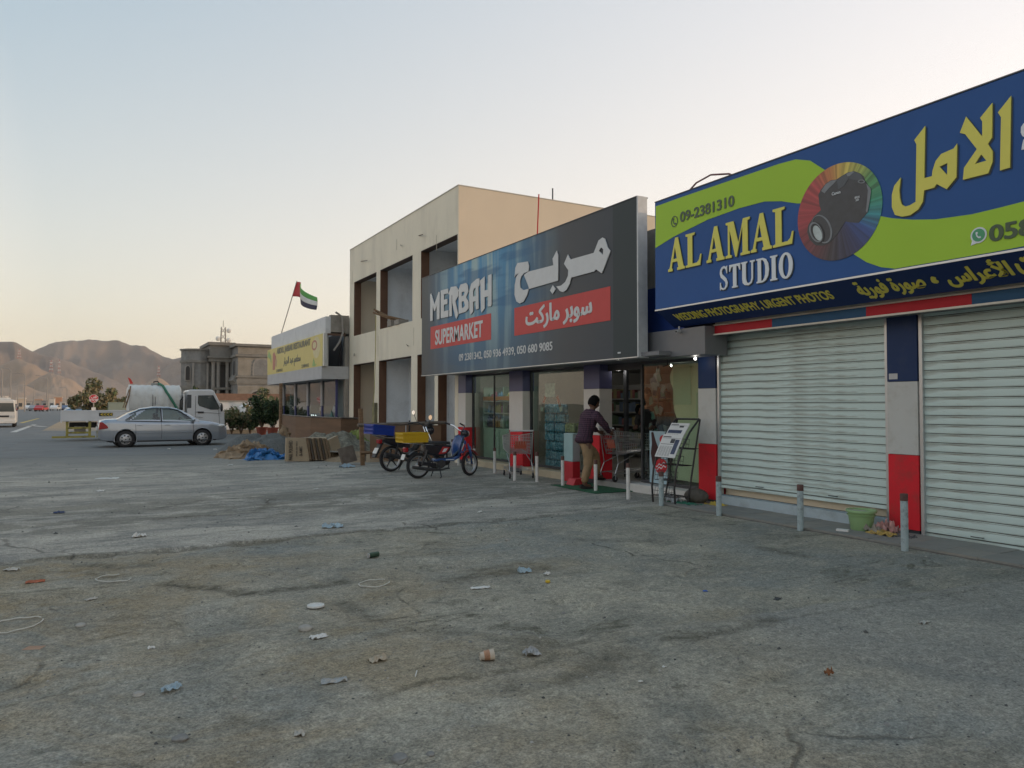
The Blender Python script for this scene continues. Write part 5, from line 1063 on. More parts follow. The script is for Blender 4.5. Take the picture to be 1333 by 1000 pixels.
# porch and faceted stair tower, further back
px0, px1, py = 13.15, 15.9, 101.5
MB().box(px0, px1+.3, py+2, py+9, -.1, 8.8).build('wall', VB, vl); MB().box(px0-.2, px1+.1, py, py+9, 7.1, 7.55).box(px0-.4, px1+.1, py-.2, py+9, 7.55, 7.8).box(px0-.1, px1+.1, py+.1, py+9, 7.8, 9.2).box(px0-.35, px1+.2, py-.15, py+9, 9.2, 9.6).build('porch_head', VC, vl)
for x in (13.5, 14.1, 15.2): MB().lathe([(.3, 0), (.24, .3), (.22, 6.7), (.32, 7.1)], (x, py+.5, 0), 'Z', 12).build('column', VM, vl)
MB().box(px0+.9, px1-.3, py+1.95, py+2, .1, 6.8).build('opening', M('villa_recess', (.09, .09, .09), .9), vl)
MB().box(px0+.2, px1, py+.2, py+2, 3.5, 3.8).build('balcony_slab', VC, vl)
def octo(cx_, cy_, r, z0, z1, nm, m, e=0): MB().lathe([(0, z0), (r+e, z0), (r+e, z1), (0, z1)], (cx_, cy_, 0), 'Z', 8).build(nm, m, vl)
tcx, tcy = 12.0, 104.5
octo(tcx, tcy, 2.1, -.1, 8.6, 'stair_tower', VB); 
for z0, z1, e in ((3.6, 4.0, .12), (6.95, 7.25, .15), (8.55, 8.75, .18)): octo(tcx, tcy, 2.1, z0, z1, 'tower_band', VC, e)
for k, x in enumerate((11.15, 12.85)): MB().box(x-.12, x+.12, tcy-2.02, tcy-1.9, .1, 6.9).build('tower_rib', VM, vl)
MB().prism([(10.55+a*.6, 4.6+b_) for a, b_ in arch(1.1, 2.0)], 'Y', tcy-1.75, tcy-1.2).build('arch_surround', VM, vl); MB().prism([(10.55+a*.6, 4.7+b_) for a, b_ in arch(.8, 1.8)], 'Y', tcy-1.77, tcy-1.6).build('window', VD, vl)
MB().prism([(15.2, 4.6), (15.6, 5.4), (15.6, 4.2)], 'Y', by+.5, py).build('balcony_side', VC, vl)
# telecom mast behind the villa
mb_ = on_y(290.5, 446, 140); mtp = on_y(290.5, 426, 140)
ma = thing('telecom_mast', 'thin lattice telecom mast with dishes behind the villa roof', 'mast', (mb_.x, 140, 0)); q = MB()
for k in range(10):
    z0 = mb_.z-8+(mtp.z-mb_.z+8)*k/10; z1 = mb_.z-8+(mtp.z-mb_.z+8)*(k+1)/10; w0 = .62-.03*k
    for sx_, sy_ in ((1, 1), (1, -1), (-1, -1), (-1, 1)): q.tube([(mb_.x+sx_*w0, 140+sy_*w0, z0), (mb_.x+sx_*(w0-.03), 140+sy_*(w0-.03), z1)], .06, 4); q.tube([(mb_.x+sx_*w0, 140+sy_*w0, z0), (mb_.x-sy_*w0, 140+sx_*w0, z1)], .045, 4)
q.build('lattice', PG, ma); MB().tube([(mb_.x, 140, mtp.z), (mb_.x, 140, mtp.z+1.2)], .05, 4).build('rod', PG, ma); MB().box(mb_.x-.7, mb_.x+.7, 139.3, 140.7, 0, mb_.z-8).build('base_tower', PG, ma)
for s_, z in ((-1, -.5), (1, -.7), (1, 1.0)): MB().lathe([(0, -.2), (.35, -.1), (.42, .1), (0, .15)], (mb_.x+s_*.9, 139.7, mtp.z-1.6+z), 'Y', 12).build('dish', WHITEP, ma)
# ================================================================ buildings across the road (seen in the shop windows)
OC = [M('across_%d' % i, c, .8, var=.07, scale=.6) for i, c in enumerate([(.66, .42, .27), (.72, .55, .38), (.62, .36, .22), (.72, .6, .46)])]
for i, (y0, y1, h, x) in enumerate(((-18, -6, 7, -46), (-4, 8, 9.5, -48), (11, 22, 6.5, -45), (25, 38, 10.5, -49), (42, 52, 7.5, -46), (56, 70, 9, -50), (76, 90, 7, -46))):
    b_ = thing('house', ['sand coloured two storey house across the road', 'tall pale apartment house across the road', 'brown flat roofed house across the road', 'large balconied apartment block across the road', 'cream house across the road beside the apartment block', 'wide tan block further up across the road', 'last sand coloured house up the road on the far side'][i], 'house', (x, y0, 0))
    MB().box(x-10, x, y0, y1, -.1, h).build('wall', OC[i % 4], b_); MB().box(x-10.2, x+.2, y0-.2, y1+.2, h, h+.5).build('roof', OC[(i+1) % 4], b_)
    z = 1.0
    while z < h-2:
        y = y0+1.0
        while y < y1-1.6: MB().box(x, x+.06, y, y+1.2, z, z+1.5).build('window', WDARK, b_); y += 2.6
        if h > 8: MB().box(x, x+1.1, y0+.5, y1-.5, z-.35, z-.15).build('balcony', OC[(i+2) % 4], b_)
        z += 3.1
for i, (y, h) in enumerate(((9.5, 5), (23.5, 6), (40, 5.5), (-5, 5), (54, 6))):
    t_ = thing('tree', ['round green tree between the houses across the road', 'tall green tree across the road in front of the apartment block', 'green tree across the road beside the cream house', 'green tree at the near end of the far row of houses', 'green tree across the road before the wide tan block'][i], 'tree', (-40, y, 0)); MB().tube([(-40, y, 0), (-40, y+.1, h*.6)], [.2, .12], 7).build('trunk', BARK, t_); crown((-40, y, h*.6), (2, 2, h*.4), 1400, GR, 60+i, .26, parent=t_)
# ================================================================ vehicles
TYRE = M('tyre_rubber', (.022, .022, .024), .85, var=.2, bump=.2); RIM = M('hubcap_silver', (.42, .43, .44), .35, .5); SILVER = M('silver_paint', (.33, .37, .42), .28, .55, var=.03, scale=2, coat=.8); CARGL = glass_mat('car_glass', (.42, .5, .48), 1.7)
TRIM = M('black_trim', (.02, .02, .022), .6); HEADL = M('headlight_glass', (.55, .56, .55), .15, .2); TAIL = M('tail_red', (.30, .015, .02), .2); CABIN = M('cabin_grey', (.09, .09, .095), .8)
def wheel(root, c, r, w, name='wheel', spokes=7, side=-1, rimm=None):
    """wheel with its axle along local Y, outer face on the given side"""
    c = Vector(c); e = bpy.data.objects.new(name, None); COL.objects.link(e); e.parent = root; e.location = c; rimm = rimm or RIM
    h = w/2
    def LB(q, nm, m, sm_=True):
        me = q.mesh(nm, [m], sm_); put(nm, me, e)
    LB(MB().lathe([(r*.64, -h), (r*.9, -h), (r*.985, -h*.72), (r, -h*.4), (r, h*.4), (r*.985, h*.72), (r*.9, h), (r*.64, h)], n=32, axis='Y'), 'tyre', TYRE)
    y = side*h*.78
    LB(MB().lathe([(r*.66, y), (r*.62, y-side*.02), (r*.56, y+side*.012), (r*.2, y+side*.025), (0, y+side*.03)], n=28, axis='Y'), 'hubcap', rimm)
    q = MB()
    for k in range(spokes):
        a = 2*pi*k/spokes; q.lathe([(0, y+side*.034), (r*.085, y+side*.03), (r*.085, y+side*.0)], (cos(a)*r*.42, 0, sin(a)*r*.42), 'Y', 10)
    q.lathe([(0, y+side*.04), (r*.07, y+side*.036), (r*.07, y)], (0, 0, 0), 'Y', 10)
    LB(q, 'hub_holes', TRIM)
    return e
# --- silver saloon, nose towards +x
car = thing('parked_car', 'silver four door saloon car parked side-on with a driver inside', 'car', (2.36, 31.15, 0.0), radians(2.6))
def prof(tab, x): return float(np.interp(x, [p[0] for p in tab], [p[1] for p in tab]))
BELT = [(-2.2, .76), (-2.12, .93), (-1.9, .975), (-1.5, .965), (-.9, .935), (0, .91), (.8, .90), (1.2, .90), (1.6, .86), (1.9, .78), (2.08, .70), (2.17, .61), (2.22, .50)]
HOOD = [(-2.2, .80), (-2.15, .98), (-1.98, 1.035), (-1.62, 1.045), (-1.2, 1.02), (.9, 1.0), (1.2, .975), (1.6, .92), (1.9, .84), (2.08, .75), (2.17, .65), (2.22, .52)]
WID = [(-2.2, .64), (-2.12, .76), (-1.85, .83), (-1.0, .85), (.8, .85), (1.5, .835), (1.85, .79), (2.05, .70), (2.16, .58), (2.22, .46)]
LOW = [(-2.2, .36), (-2.05, .24), (-1.7, .22), (1.8, .20), (2.1, .22), (2.22, .32)]
def body_pt(u, v):
    x = -2.2+4.42*u; w = prof(WID, x); b_ = prof(BELT, x); t_ = prof(HOOD, x); l = prof(LOW, x)
    side = [(w*.80, l), (w*.96, l+.03), (w*.985, l+.16), (w*1.0, (l+b_)/2+.03), (w*.975, b_-.07), (w*.93, b_-.005), (w*.84, (b_*.4+t_*.6)), (w*.5, t_-.004), (0, t_)]
    full = [(-a, z) for a, z in side]+[(a, z) for a, z in side[-2::-1]]
    k = v*(len(full)-1); i = min(int(k), len(full)-2); f = k-i
    return (x, full[i][0]*(1-f)+full[i+1][0]*f, full[i][1]*(1-f)+full[i+1][1]*f)
q = MB().grid(body_pt, 200, 81)
# wheel arch openings : faces inside the arch circles on the flanks are left out
AX = (-1.34, 1.26); RA = .365
keep = []
for f, mi in zip(q.f, q.mi):
    c = sum((Vector(q.v[i]) for i in f), Vector())/len(f)
    if abs(c.y) > .55 and any((c.x-a)**2+(c.z-.31)**2 < RA**2 for a in AX): continue
    keep.append(f)
q.f = keep; q.mi = [0]*len(keep); n0 = len(q.v)
q.add([body_pt(0, j/80) for j in range(81)], [tuple(range(81))]); q.add([body_pt(1, j/80) for j in range(81)], [tuple(range(81))[::-1]])
q.build('body', SILVER, car, smooth=True, world=False)
for a in AX:
    for s_ in (-1, 1):
        ww = prof(WID, a); MB().tube([(a+RA*cos(t_), s_*(ww*.985), .31+RA*sin(t_)) for t_ in [pi*(-.10+1.2*i/20) for i in range(21)]], .018, 6).build('wheel_arch', SILVER, car, smooth=True, world=False)
        MB().lathe([(RA-.004, 0), (RA-.004, -s_*.24), (0, -s_*.24)], (a, s_*ww*.97, .31), 'Y', 24).build('wheel_well', TRIM, car, world=False)
        wheel(car, (a, s_*(ww-.10), .305), .305, .19, side=s_)
MB().box(-1.9, 1.9, -.62, .62, .2, .34).build('underbody', TRIM, car, world=False)
# greenhouse
ROOFL = [(-1.62, 1.03), (-1.25, 1.24), (-.85, 1.41), (-.4, 1.475), (.1, 1.47), (.45, 1.40), (.85, 1.17), (1.16, .965)]
def gh(u, v, inset=0.):
    x = -1.62+2.78*u; t_ = prof(ROOFL, x); b_ = prof(BELT, x)-.0; b_ = min(b_, t_-.001); w = prof(WID, x)*.93; f = (t_-b_)/.56; wt = w-.235*f
    sd = [(w, b_), (w-(w-wt)*.5+.012, b_+(t_-b_)*.52), (wt+.02, b_+(t_-b_)*.88), (wt*.9, t_-.006), (wt*.45, t_+.012*f), (0, t_+.016*f)]
    full = [(-a, z) for a, z in sd]+[(a, z) for a, z in sd[-2::-1]]; k = v*(len(full)-1); i = min(int(k), len(full)-2); g_ = k-i
    return Vector((x, full[i][0]*(1-g_)+full[i+1][0]*g_, full[i][1]*(1-g_)+full[i+1][1]*g_))
def gh_faces(cond, name, m, off=0.):
    q = MB(); q.grid(lambda u, v: gh(u, v)*1.0, 112, 41); kk = [f for f in q.f if cond(sum((Vector(q.v[i]) for i in f), Vector())/4, f)]
    q.f = kk; q.mi = [0]*len(kk)
    if off: q.v = [(a, b_*(1+off), c+off*.1) for a, b_, c in q.v]
    return q.build(name, m, car, smooth=True, world=False)
def rel(c): b_ = prof(BELT, c.x); t_ = prof(ROOFL, c.x); return (c.z-b_)/max(.02, t_-b_)
def is_side(c): return abs(c.y) > .5 and rel(c) < .90
def side_window(c):
    if not is_side(c): return 0
    t_ = prof(ROOFL, c.x)-.07; 
    if c.z > t_ or rel(c) < .07: return 0
    xr = -1.42+(c.z-.96)*1.35; xf = 1.02-(c.z-.92)*1.25
    if xr < c.x < xr+.16+.0 and c.x < -1.0: return 3
    if xr+.20 < c.x < -.20: return 1
    if -.12 < c.x < xf: return 2
    return 0
def screen(c): return abs(c.y) < .56 and (c.x > .40 and c.x < 1.1 and rel(c) >= 0 or c.x < -.90 and c.x > -1.56)
gh_faces(lambda c, f: side_window(c) == 0 and not screen(c), 'roof_and_pillars', SILVER); gh_faces(lambda c, f: side_window(c) in (1, 3) and c.y < 0, 'rear_side_window', CARGL); gh_faces(lambda c, f: side_window(c) == 2 and c.y < 0, 'front_side_window', CARGL)
gh_faces(lambda c, f: side_window(c) > 0 and c.y > 0, 'off_side_window', CARGL); gh_faces(lambda c, f: screen(c) and c.x > 0, 'windscreen', CARGL); gh_faces(lambda c, f: screen(c) and c.x < 0, 'rear_window', CARGL)
MB().tube([(-1.34, -.79, .965), (-.9, -.795, .945), (0, -.80, .918), (.98, -.785, .885)], .012, 6).build('window_trim', TRIM, car, world=False)
MB().tube([(-1.22, -.70, 1.20), (-.85, -.625, 1.37), (-.4, -.60, 1.425), (.1, -.61, 1.42), (.42, -.63, 1.345), (1.0, -.77, .93)], .013, 6).build('window_trim', TRIM, car, world=False)
MB().tube([(-.16, -.795, .93), (-.17, -.60, 1.43)], .022, 6).build('door_pillar', TRIM, car, world=False)
for s_ in (-1, 1):
    MB().box(-1.85, 1.75, s_*.835-.008, s_*.835+.008, .19, .23).build('sill_shadow', TRIM, car, world=False)
    # door seams and handles, lights, mirrors
    for x in (-.16, .93, -1.02): MB().tube([(x, s_*.838, .30), (x+.012, s_*.862, .55), (x+.0, s_*.842, .80), (x-.01, s_*.81, .90)], .005, 4).build('door_seam', TRIM, car, world=False)
    for x in (-.02, -1.0+.06): MB().obox((x+.06, s_*.848, .80), (.17, .03, .03), 0).build('door_handle', SILVER, car, world=False, bevel=.008)
    MB().tube([(-1.0, s_*.862, .53), (.9, s_*.862, .52)], .011, 6).build('side_moulding', SILVER, car, world=False)
    MB().ball((.93, s_*.90, .98), (.07, .08, .06), 12, 8).build('side_mirror', SILVER, car, smooth=True, world=False)
    MB().ball((1.92, s_*.62, .735), (.22, .155, .075), 16, 10).build('headlight', HEADL, car, smooth=True, world=False)
    MB().prism([(-2.19, .66), (-1.86, .70), (-1.93, .80), (-2.08, .93), (-2.17, .92)], 'Y', s_*.70, s_*.815).build('tail_light', TAIL, car, bevel=.02, world=False)
MB().box(2.16, 2.235, -.42, .42, .34, .46).build('grille', TRIM, car, world=False, bevel=.02); MB().box(-2.235, -2.19, -.26, .26, .62, .74).build('number_plate', WHITEP, car, world=False)
for x in (.05, -.85):
    for y in (-.38, .38): MB().box(x-.22, x+.24, y-.24, y+.24, .38, .58).obox((x-.26, y, .80), (.12, .46, .55), Matrix.Rotation(-.2, 3, 'Y')).ball((x-.33, y, 1.14), (.05, .12, .09), 8, 6).build('seat', CABIN, car, smooth=False, world=False)
MB().box(.62, 1.05, -.7, .7, .6, .92).build('dashboard', CABIN, car, world=False); MB().tube([(.48+.05*sin(a), -.38+.17*cos(a), .92+.16*sin(a)) for a in [i*2*pi/16 for i in range(16)]], .014, 6, closed=True).build('steering_wheel', TRIM, car, world=False)
# --- white truck with tank and flatbed, nose towards +x
tr = thing('tank_truck', 'white cab-over truck with a flatbed carrying a ribbed white water tank and green hose', 'truck', (1.75, 37.6, 0))
TW = M('truck_white', (.60, .61, .62), .35, var=.04, scale=1, dirt=(.40, .38, .35), dirt_amt=.4, dirt_scale=1.2, coat=.3); TP = M('tank_white', (.56, .57, .55), .5, var=.07, scale=2.5, dirt=(.36, .33, .27), dirt_amt=.5, dirt_scale=2.2)
YS = M('guard_yellow', (.30, .26, .06), .7, dirt=(.03, .03, .03), dirt_amt=1, dirt_scale=3)
T0 = tr.location
def TX(px_): return on_y(px_, 530, 36.6).x
xr, xm, xc0, xf = TX(79), TX(241), TX(243.5), TX(293)
yl, yr = 36.6, 38.5
fl0 = lambda: MB()
MB().box(xr, xm-.05, yl, yr, .86, .95).build('bed', TW, tr)
MB().box(xr, xm-.05, yl-.03, yl, .84, 1.30).box(xr, xr+.04, yl, yr, .84, 1.30).box(xr, xm-.05, yr, yr+.03, .84, 1.30).build('drop_side', TW, tr, bevel=.008)
for x in np.linspace(xr, xm-.1, 6): MB().box(x, x+.05, yl-.05, yl-.031, .80, 1.31).build('side_post', TW, tr)
MB().box(xr, xm-.05, yl-.045, yl-.031, .86, .90).box(xr, xm-.05, yl-.045, yl-.031, 1.26, 1.30).build('side_rail', TW, tr)
xa, xb = TX(129), TX(147)
MB().box(xa, xb, yl-.052, yl-.046, 1.06, 1.20).build('reflector', BLACK, tr)
for k in range(4): x = xa+.05+k*(xb-xa-.05)/4; MB().prism([(x, 1.13), (x+.09, 1.19), (x+.13, 1.19), (x+.06, 1.13), (x+.13, 1.07), (x+.09, 1.07)], 'Y', yl-.056, yl-.0525).build('chevron', M('chevron_yellow', (.6, .45, .03), .4), tr)
MB().box(xr+.3, xf-.9, yl+.6, yl+.8, .55, .78).box(xr+.3, xf-.9, yr-.8, yr-.6, .55, .78).build('chassis', TRIM, tr)
xg0, xg1 = TX(86), TX(119)
g_ = MB()
for z in (.32, .52): g_.box(xg0, xg1, yl+.04, yl+.09, z, z+.08)
g_.box(xg0, xg0+.1, yl+.03, yl+.1, .22, .84).box(xg1-.1, xg1, yl+.03, yl+.1, .22, .84).box(xg0-.5, xg1+.15, yl+.02, yl+.12, .14, .22); g_.build('underrun_guard', YS, tr)
MB().box(xg0+.3, xg1-.2, yl+.3, yl+.7, .3, .62).build('tool_box', M('box_pale', (.3, .28, .26), .7), tr)
for x in (xr+1.9, xr+2.55, xf-1.15):
    for y, s_ in ((yl+.16, -1), (yr-.16, 1)): wheel(tr, (x-T0.x, y-T0.y, .38), .38, .22, side=s_, spokes=5, rimm=M('rim_white', (.4, .4, .4), .5))
MB().box(xm-.08, xm-.02, yl+.05, yr-.05, .95, 2.05).build('head_board', TW, tr)
# tank
t0x, t1x = TX(166), TX(237); rz_, rc = .74, 1.70
tn = []
N_ = 34
for i in range(N_+1):
    x = t0x+(t1x-t0x)*i/N_; r = 1.0+(.016 if i % 4 in (1, 2) else -.010)
    if i == 0: tn += [(0, x+.0), (.80, x), (.93, x+.06)]
    elif i == N_: tn += [(.95, x-.03), (.86, x), (0, x)]
    else: tn.append((r, x))
q = MB(); 
q.grid(lambda u, v: (0, 0, 0), 2, 2); q = MB(); n_ = 28
o0 = 0
for r, x in tn:
    for j in range(n_):
        a = 2*pi*j/n_; ca, sa = cos(a), sin(a); e_ = .72
        q.v.append((x, yl+.95+.86*r*math.copysign(abs(ca)**e_, ca), rc+rz_*r*math.copysign(abs(sa)**e_, sa)))
for i in range(len(tn)-1):
    for j in range(n_): a = i*n_+j; b_ = i*n_+(j+1) % n_; q.f.append((a, b_, b_+n_, a+n_)); q.mi.append(0)
q.build('tank', TP, tr, smooth=True)
for x in (t0x+1.0, t1x-1.1, (t0x+t1x)/2): MB().tube([(x, yl+.95+.885*cos(a), rc+.765*sin(a)) for a in np.linspace(-.3, pi+.3, 20)], .012, 5).build('tank_strap', TRIM, tr)
hx = TX(205); MB().lathe([(0, 2.24), (.22, 2.24), (.22, 2.1), (.3, 2.05)], (hx, yl+.95, .30), 'Z', 16).build('tank_lid', M('lid_grey', (.3, .3, .28), .6), tr); MB().tube([(hx-.1, yl+.95, 2.5), (hx-.1, yl+.9, 2.6), (hx+.05, yl+.9, 2.62), (hx+.15, yl+.9, 2.5)], .03, 6).build('lid_handle', TRIM, tr)
HG = M('hose_green', (.03, .15, .09), .7, var=.15)
hp = [on_y(x, y, yl-.02) for x, y in ((209, 500.5), (213, 503), (217, 510), (222, 518), (227, 526), (232, 535))]
hp = [Vector((p.x, yl+(.62, .36, .13, .04, .0, -.03)[i], p.z+(.04, .03, 0, 0, 0, 0)[i])) for i, p in enumerate(hp)]
MB().tube([hp[0]+Vector((-.05, .5, 0))]+hp, .055, 8).build('hose', HG, tr, smooth=True)
MB().tube([on_y(163, 531, yl), on_y(168, 515, yl), on_y(170, 503, yl+.2)], .03, 6).tube([on_y(160, 531, yl), on_y(168, 507, yl)], .02, 5).build('tied_pole', WOOD, tr)
fp_ = on_y(169.5, 500, yl); MB().add([fp_, fp_+Vector((-.10, 0, .30)), fp_+Vector((.02, .02, .22)), fp_+Vector((.12, 0, .02))], [(0, 1, 2, 3)]).build('warning_rag', M('rag_red', (.6, .05, .04), .8), tr)
MB().box(xm-.3, xm-.1, yl+.2, yl+.5, .95, 1.9).build('pump_box', TRIM, tr); MB().tube([(xm-.2, yl+.1, .95), (xm-.2, yl+.1, 1.75), (xm-.05, yl+.1, 1.9)], .03, 6).build('pipe', TRIM, tr)
# cab
cz0, cz1 = .50, 2.24
def TP_(x, y): p = on_y(x, y, yl); return (p.x, p.z)
cabp = [(xc0, .55), (xc0, 2.16), (xc0+.10, 2.24), (xf-.62, 2.25), (xf-.48, 2.18), (xf-.12, 1.42), (xf-.02, 1.15), (xf, .55), (xf-.08, .38), (xc0+.2, .38)]
MB().prism(cabp, 'Y', yl+.02, yr-.06).build('cab', TW, tr, bevel=.05)
winp = [(xc0+.47, 1.96), (xc0+.47, 1.62), (xc0+.52, 1.52), (xf-.62, 1.34), (xf-.28, 1.34), (xf-.24, 1.40), (xf-.53, 1.98)]
MB().prism(winp, 'Y', yl+.008, yl+.018).build('side_window', M('truck_glass', (.05, .06, .06), .05, spec=1.0), tr); MB().tube([(x, yl+.012, z) for x, z in winp], .018, 5, closed=True).build('window_trim', TRIM, tr)
MB().add([(xf-.135, yl+.15, 1.46), (xf-.135, yr-.2, 1.46), (xf-.455, yr-.25, 2.13), (xf-.455, yl+.2, 2.13)], [(0, 1, 2, 3)]).build('windscreen', M('truck_glass', (.05, .06, .06), .05), tr)
MB().tube([(xf-.28, yl+.012, 1.30), (xf-.22, yl+.01, .6)], .007, 4).tube([(xc0+.36, yl+.012, 1.95), (xc0+.36, yl+.01, 1.0), (xf-.95, yl+.01, .95)], .007, 4).tube([(xc0+.36, yl+.010, 1.22), (xf-.2, yl+.010, 1.14)], .006, 4).build('door_seam', TRIM, tr)
MB().obox((xc0+.58, yl+.005, 1.20), (.26, .03, .08), 0).build('door_handle', BLACK, tr, bevel=.01); MB().ball((xf-.17, yl-.14, 1.42), (.06, .07, .19), 12, 8).build('side_mirror', BLACK, tr, smooth=True); MB().tube([(xf-.22, yl+.03, 1.62), (xf-.17, yl-.14, 1.6)], .015, 5).build('mirror_arm', BLACK, tr)
MB().box(xf-.03, xf+.01, yl+.1, yl+.45, .62, .82).build('headlight', HEADL, tr); MB().box(xf-.25, xf+.08, yl, yr-.04, .34, .54).build('bumper', TW, tr, bevel=.03)
MB().box(xc0-.001, xc0+.18, yl+.015, yl+.03, 1.4, 2.0).build('rear_quarter', M('quarter_dark', (.06, .065, .07), .5), tr)
# --- minibus coming up the road
bp_ = on_ground(20, 556.5); 
mbus = thing('minibus', 'white minibus driving towards the camera at the left edge of the road', 'bus', (bp_.x-.80, bp_.y, 0), radians(3)); mbus.scale = (.78, .78, .76); BWm = M('bus_white', (.58, .58, .56), .4, var=.03, coat=.3)
MB().prism([(-1.03, .35), (1.03, .35), (1.03, 1.35), (.93, 2.35), (.82, 2.5), (-.82, 2.5), (-.93, 2.35), (-1.03, 1.35)], 'Y', 0, 6.6).build('body', BWm, mbus, world=False, bevel=.08)
MB().prism([(-.92, 1.42), (.92, 1.42), (.84, 2.2), (-.84, 2.2)], 'Y', -.02, -.005).build('windscreen', M('truck_glass', (.05, .06, .06), .05), mbus, world=False)
MB().box(-.55, .55, -.03, -.006, .92, 1.08).build('grille', TRIM, mbus, world=False); MB().box(-1.04, 1.04, -.12, .1, .38, .66).build('bumper', BWm, mbus, world=False, bevel=.03); MB().box(-.3, .3, -.13, -.121, .44, .56).build('number_plate', WHITEP, mbus, world=False)
for s_ in (-1, 1):
    MB().box(s_*.82-.16, s_*.82+.16, -.04, -.006, .86, 1.08).build('headlight', HEADL, mbus, world=False); MB().ball((s_*1.18, -.05, 1.75), (.07, .06, .16), 8, 6).build('side_mirror', TRIM, mbus, world=False)
    MB().box(s_*1.0-.045, s_*1.0+.045, .9, 6.2, 1.45, 2.1).build('side_window', M('truck_glass', (.05, .06, .06), .05), mbus, world=False)
    for y in (.9, 5.0): MB().lathe([(0, -.12), (.36, -.12), (.38, 0), (.36, .12), (0, .12)], (0, 0, 0), 'X', 20).build('wheel', TYRE, mbus, world=False).location = (s_*.88, y, .38)
MB().box(-.6, .6, .6, 2.2, 2.5, 2.68).build('roof_unit', BWm, mbus, world=False, bevel=.04)
# --- stop sign
sp_ = on_y(122, 519, 60); sgn = thing('stop_sign', 'red octagonal stop sign lettered in Arabic and English by the road', 'road sign', (sp_.x, 60, 0)); R8 = .295
def octa(r): return [(sp_.x+r*cos(pi/8+k*pi/4), sp_.z+r*sin(pi/8+k*pi/4)) for k in range(8)]
MB().prism(octa(R8*1.04), 'Y', 60, 60.012).build('plate_edge', WHITEP, sgn); MB().prism(octa(R8*.95), 'Y', 59.994, 59.999).build('plate', M('stop_red', (.50, .02, .03), .4), sgn); MB().tube([(sp_.x, 60.05, 0), (sp_.x, 60.05, sp_.z+.2)], .035, 8).build('pole', PG, sgn)
for body, z0, z1, w_ in (('STOP', -.20, -.03, .50), (arabic('قف'), .02, .20, .34)):
    me = text_mesh(body, w_, z1-z0, SW, .03); o = put('lettering', me, sgn, (-w_/2, -.012, sp_.z+z0), (radians(90), 0, 0))
MB().box(sp_.x-.13, sp_.x+.13, 59.98, 59.99, .55 if 0 else sp_.z-.95, sp_.z-.62).build('small_plate', WHITEP, sgn)
# ================================================================ people
def skin_mesh(P, E, R, root, sub=2, name='body'):
    me = bpy.data.meshes.new(name); me.from_pydata(P, E, []); ob = bpy.data.objects.new(name, me); COL.objects.link(ob)
    md = ob.modifiers.new('skin', 'SKIN'); md.use_smooth_shade = True; md.branch_smoothing = .6
    if not me.skin_vertices: bpy.context.view_layer.objects.active = ob; 
    sv = me.skin_vertices[0].data
    for i, r in enumerate(R): sv[i].radius = (r if isinstance(r, tuple) else (r, r)); sv[i].use_root = (i == root)
    s_ = ob.modifiers.new('sub', 'SUBSURF'); s_.levels = sub; s_.render_levels = sub
    dg = bpy.context.evaluated_depsgraph_get(); dg.update(); out = bpy.data.meshes.new_from_object(ob.evaluated_get(dg)); bpy.data.objects.remove(ob); out.name = name
    out.materials.clear(); return out
def graph(chains):
    """chains of (key, point, radius); shared keys join"""
    idx, P, R, E = {}, [], [], []
    for ch in chains:
        pv = None
        for it in ch:
            k = it if isinstance(it, str) else it[0]
            if k not in idx: idx[k] = len(P); P.append(Vector(it[1])); R.append(it[2])
            if pv is not None: E.append((pv, idx[k]))
            pv = idx[k]
    return P, E, R, idx
def shirt_check(name, a, b_, c):
    m = bpy.data.materials.new(name); m.use_nodes = True; t = m.node_tree; N = t.nodes; L = t.links; b = N['Principled BSDF']; tc = N.new('ShaderNodeTexCoord')
    outs = []
    for ax in ('X', 'Z', 'Y'):
        w = N.new('ShaderNodeTexWave'); w.bands_direction = ax; w.inputs['Scale'].default_value = 9.5 if ax != 'Z' else 8.5; w.inputs['Distortion'].default_value = .6; L.new(tc.outputs['Object'], w.inputs[0])
        r = N.new('ShaderNodeValToRGB'); r.color_ramp.elements[0].position = .66; r.color_ramp.elements[1].position = .8; L.new(w.outputs['Fac'], r.inputs[0]); outs.append(r.outputs[0])
    col = None
    for o_, cc in zip(outs, (b_, c, b_)):
        x = N.new('ShaderNodeMix'); x.data_type = 'RGBA'; mm = N.new('ShaderNodeMath'); mm.operation = 'MULTIPLY'; mm.inputs[1].default_value = .6; L.new(o_, mm.inputs[0]); L.new(mm.outputs[0], x.inputs[0])
        if col is None: x.inputs[6].default_value = (*a, 1)
        else: L.new(col, x.inputs[6])
        x.inputs[7].default_value = (*cc, 1); col = x.outputs[2]
    L.new(col, b.inputs['Base Color']); b.inputs['Roughness'].default_value = .85; return m
SKIN = M('skin_brown', (.13, .065, .04), .55, var=.08, scale=8); HAIR = M('hair_black', (.010, .009, .010), .9, spec=.1, var=.3, scale=60, bump=.6, bscale=180)
KHAKI = M('trousers_khaki', (.26, .175, .095), .85, var=.12, scale=7, bump=.5, bscale=14); SHOE = M('shoe_black', (.015, .014, .014), .5)
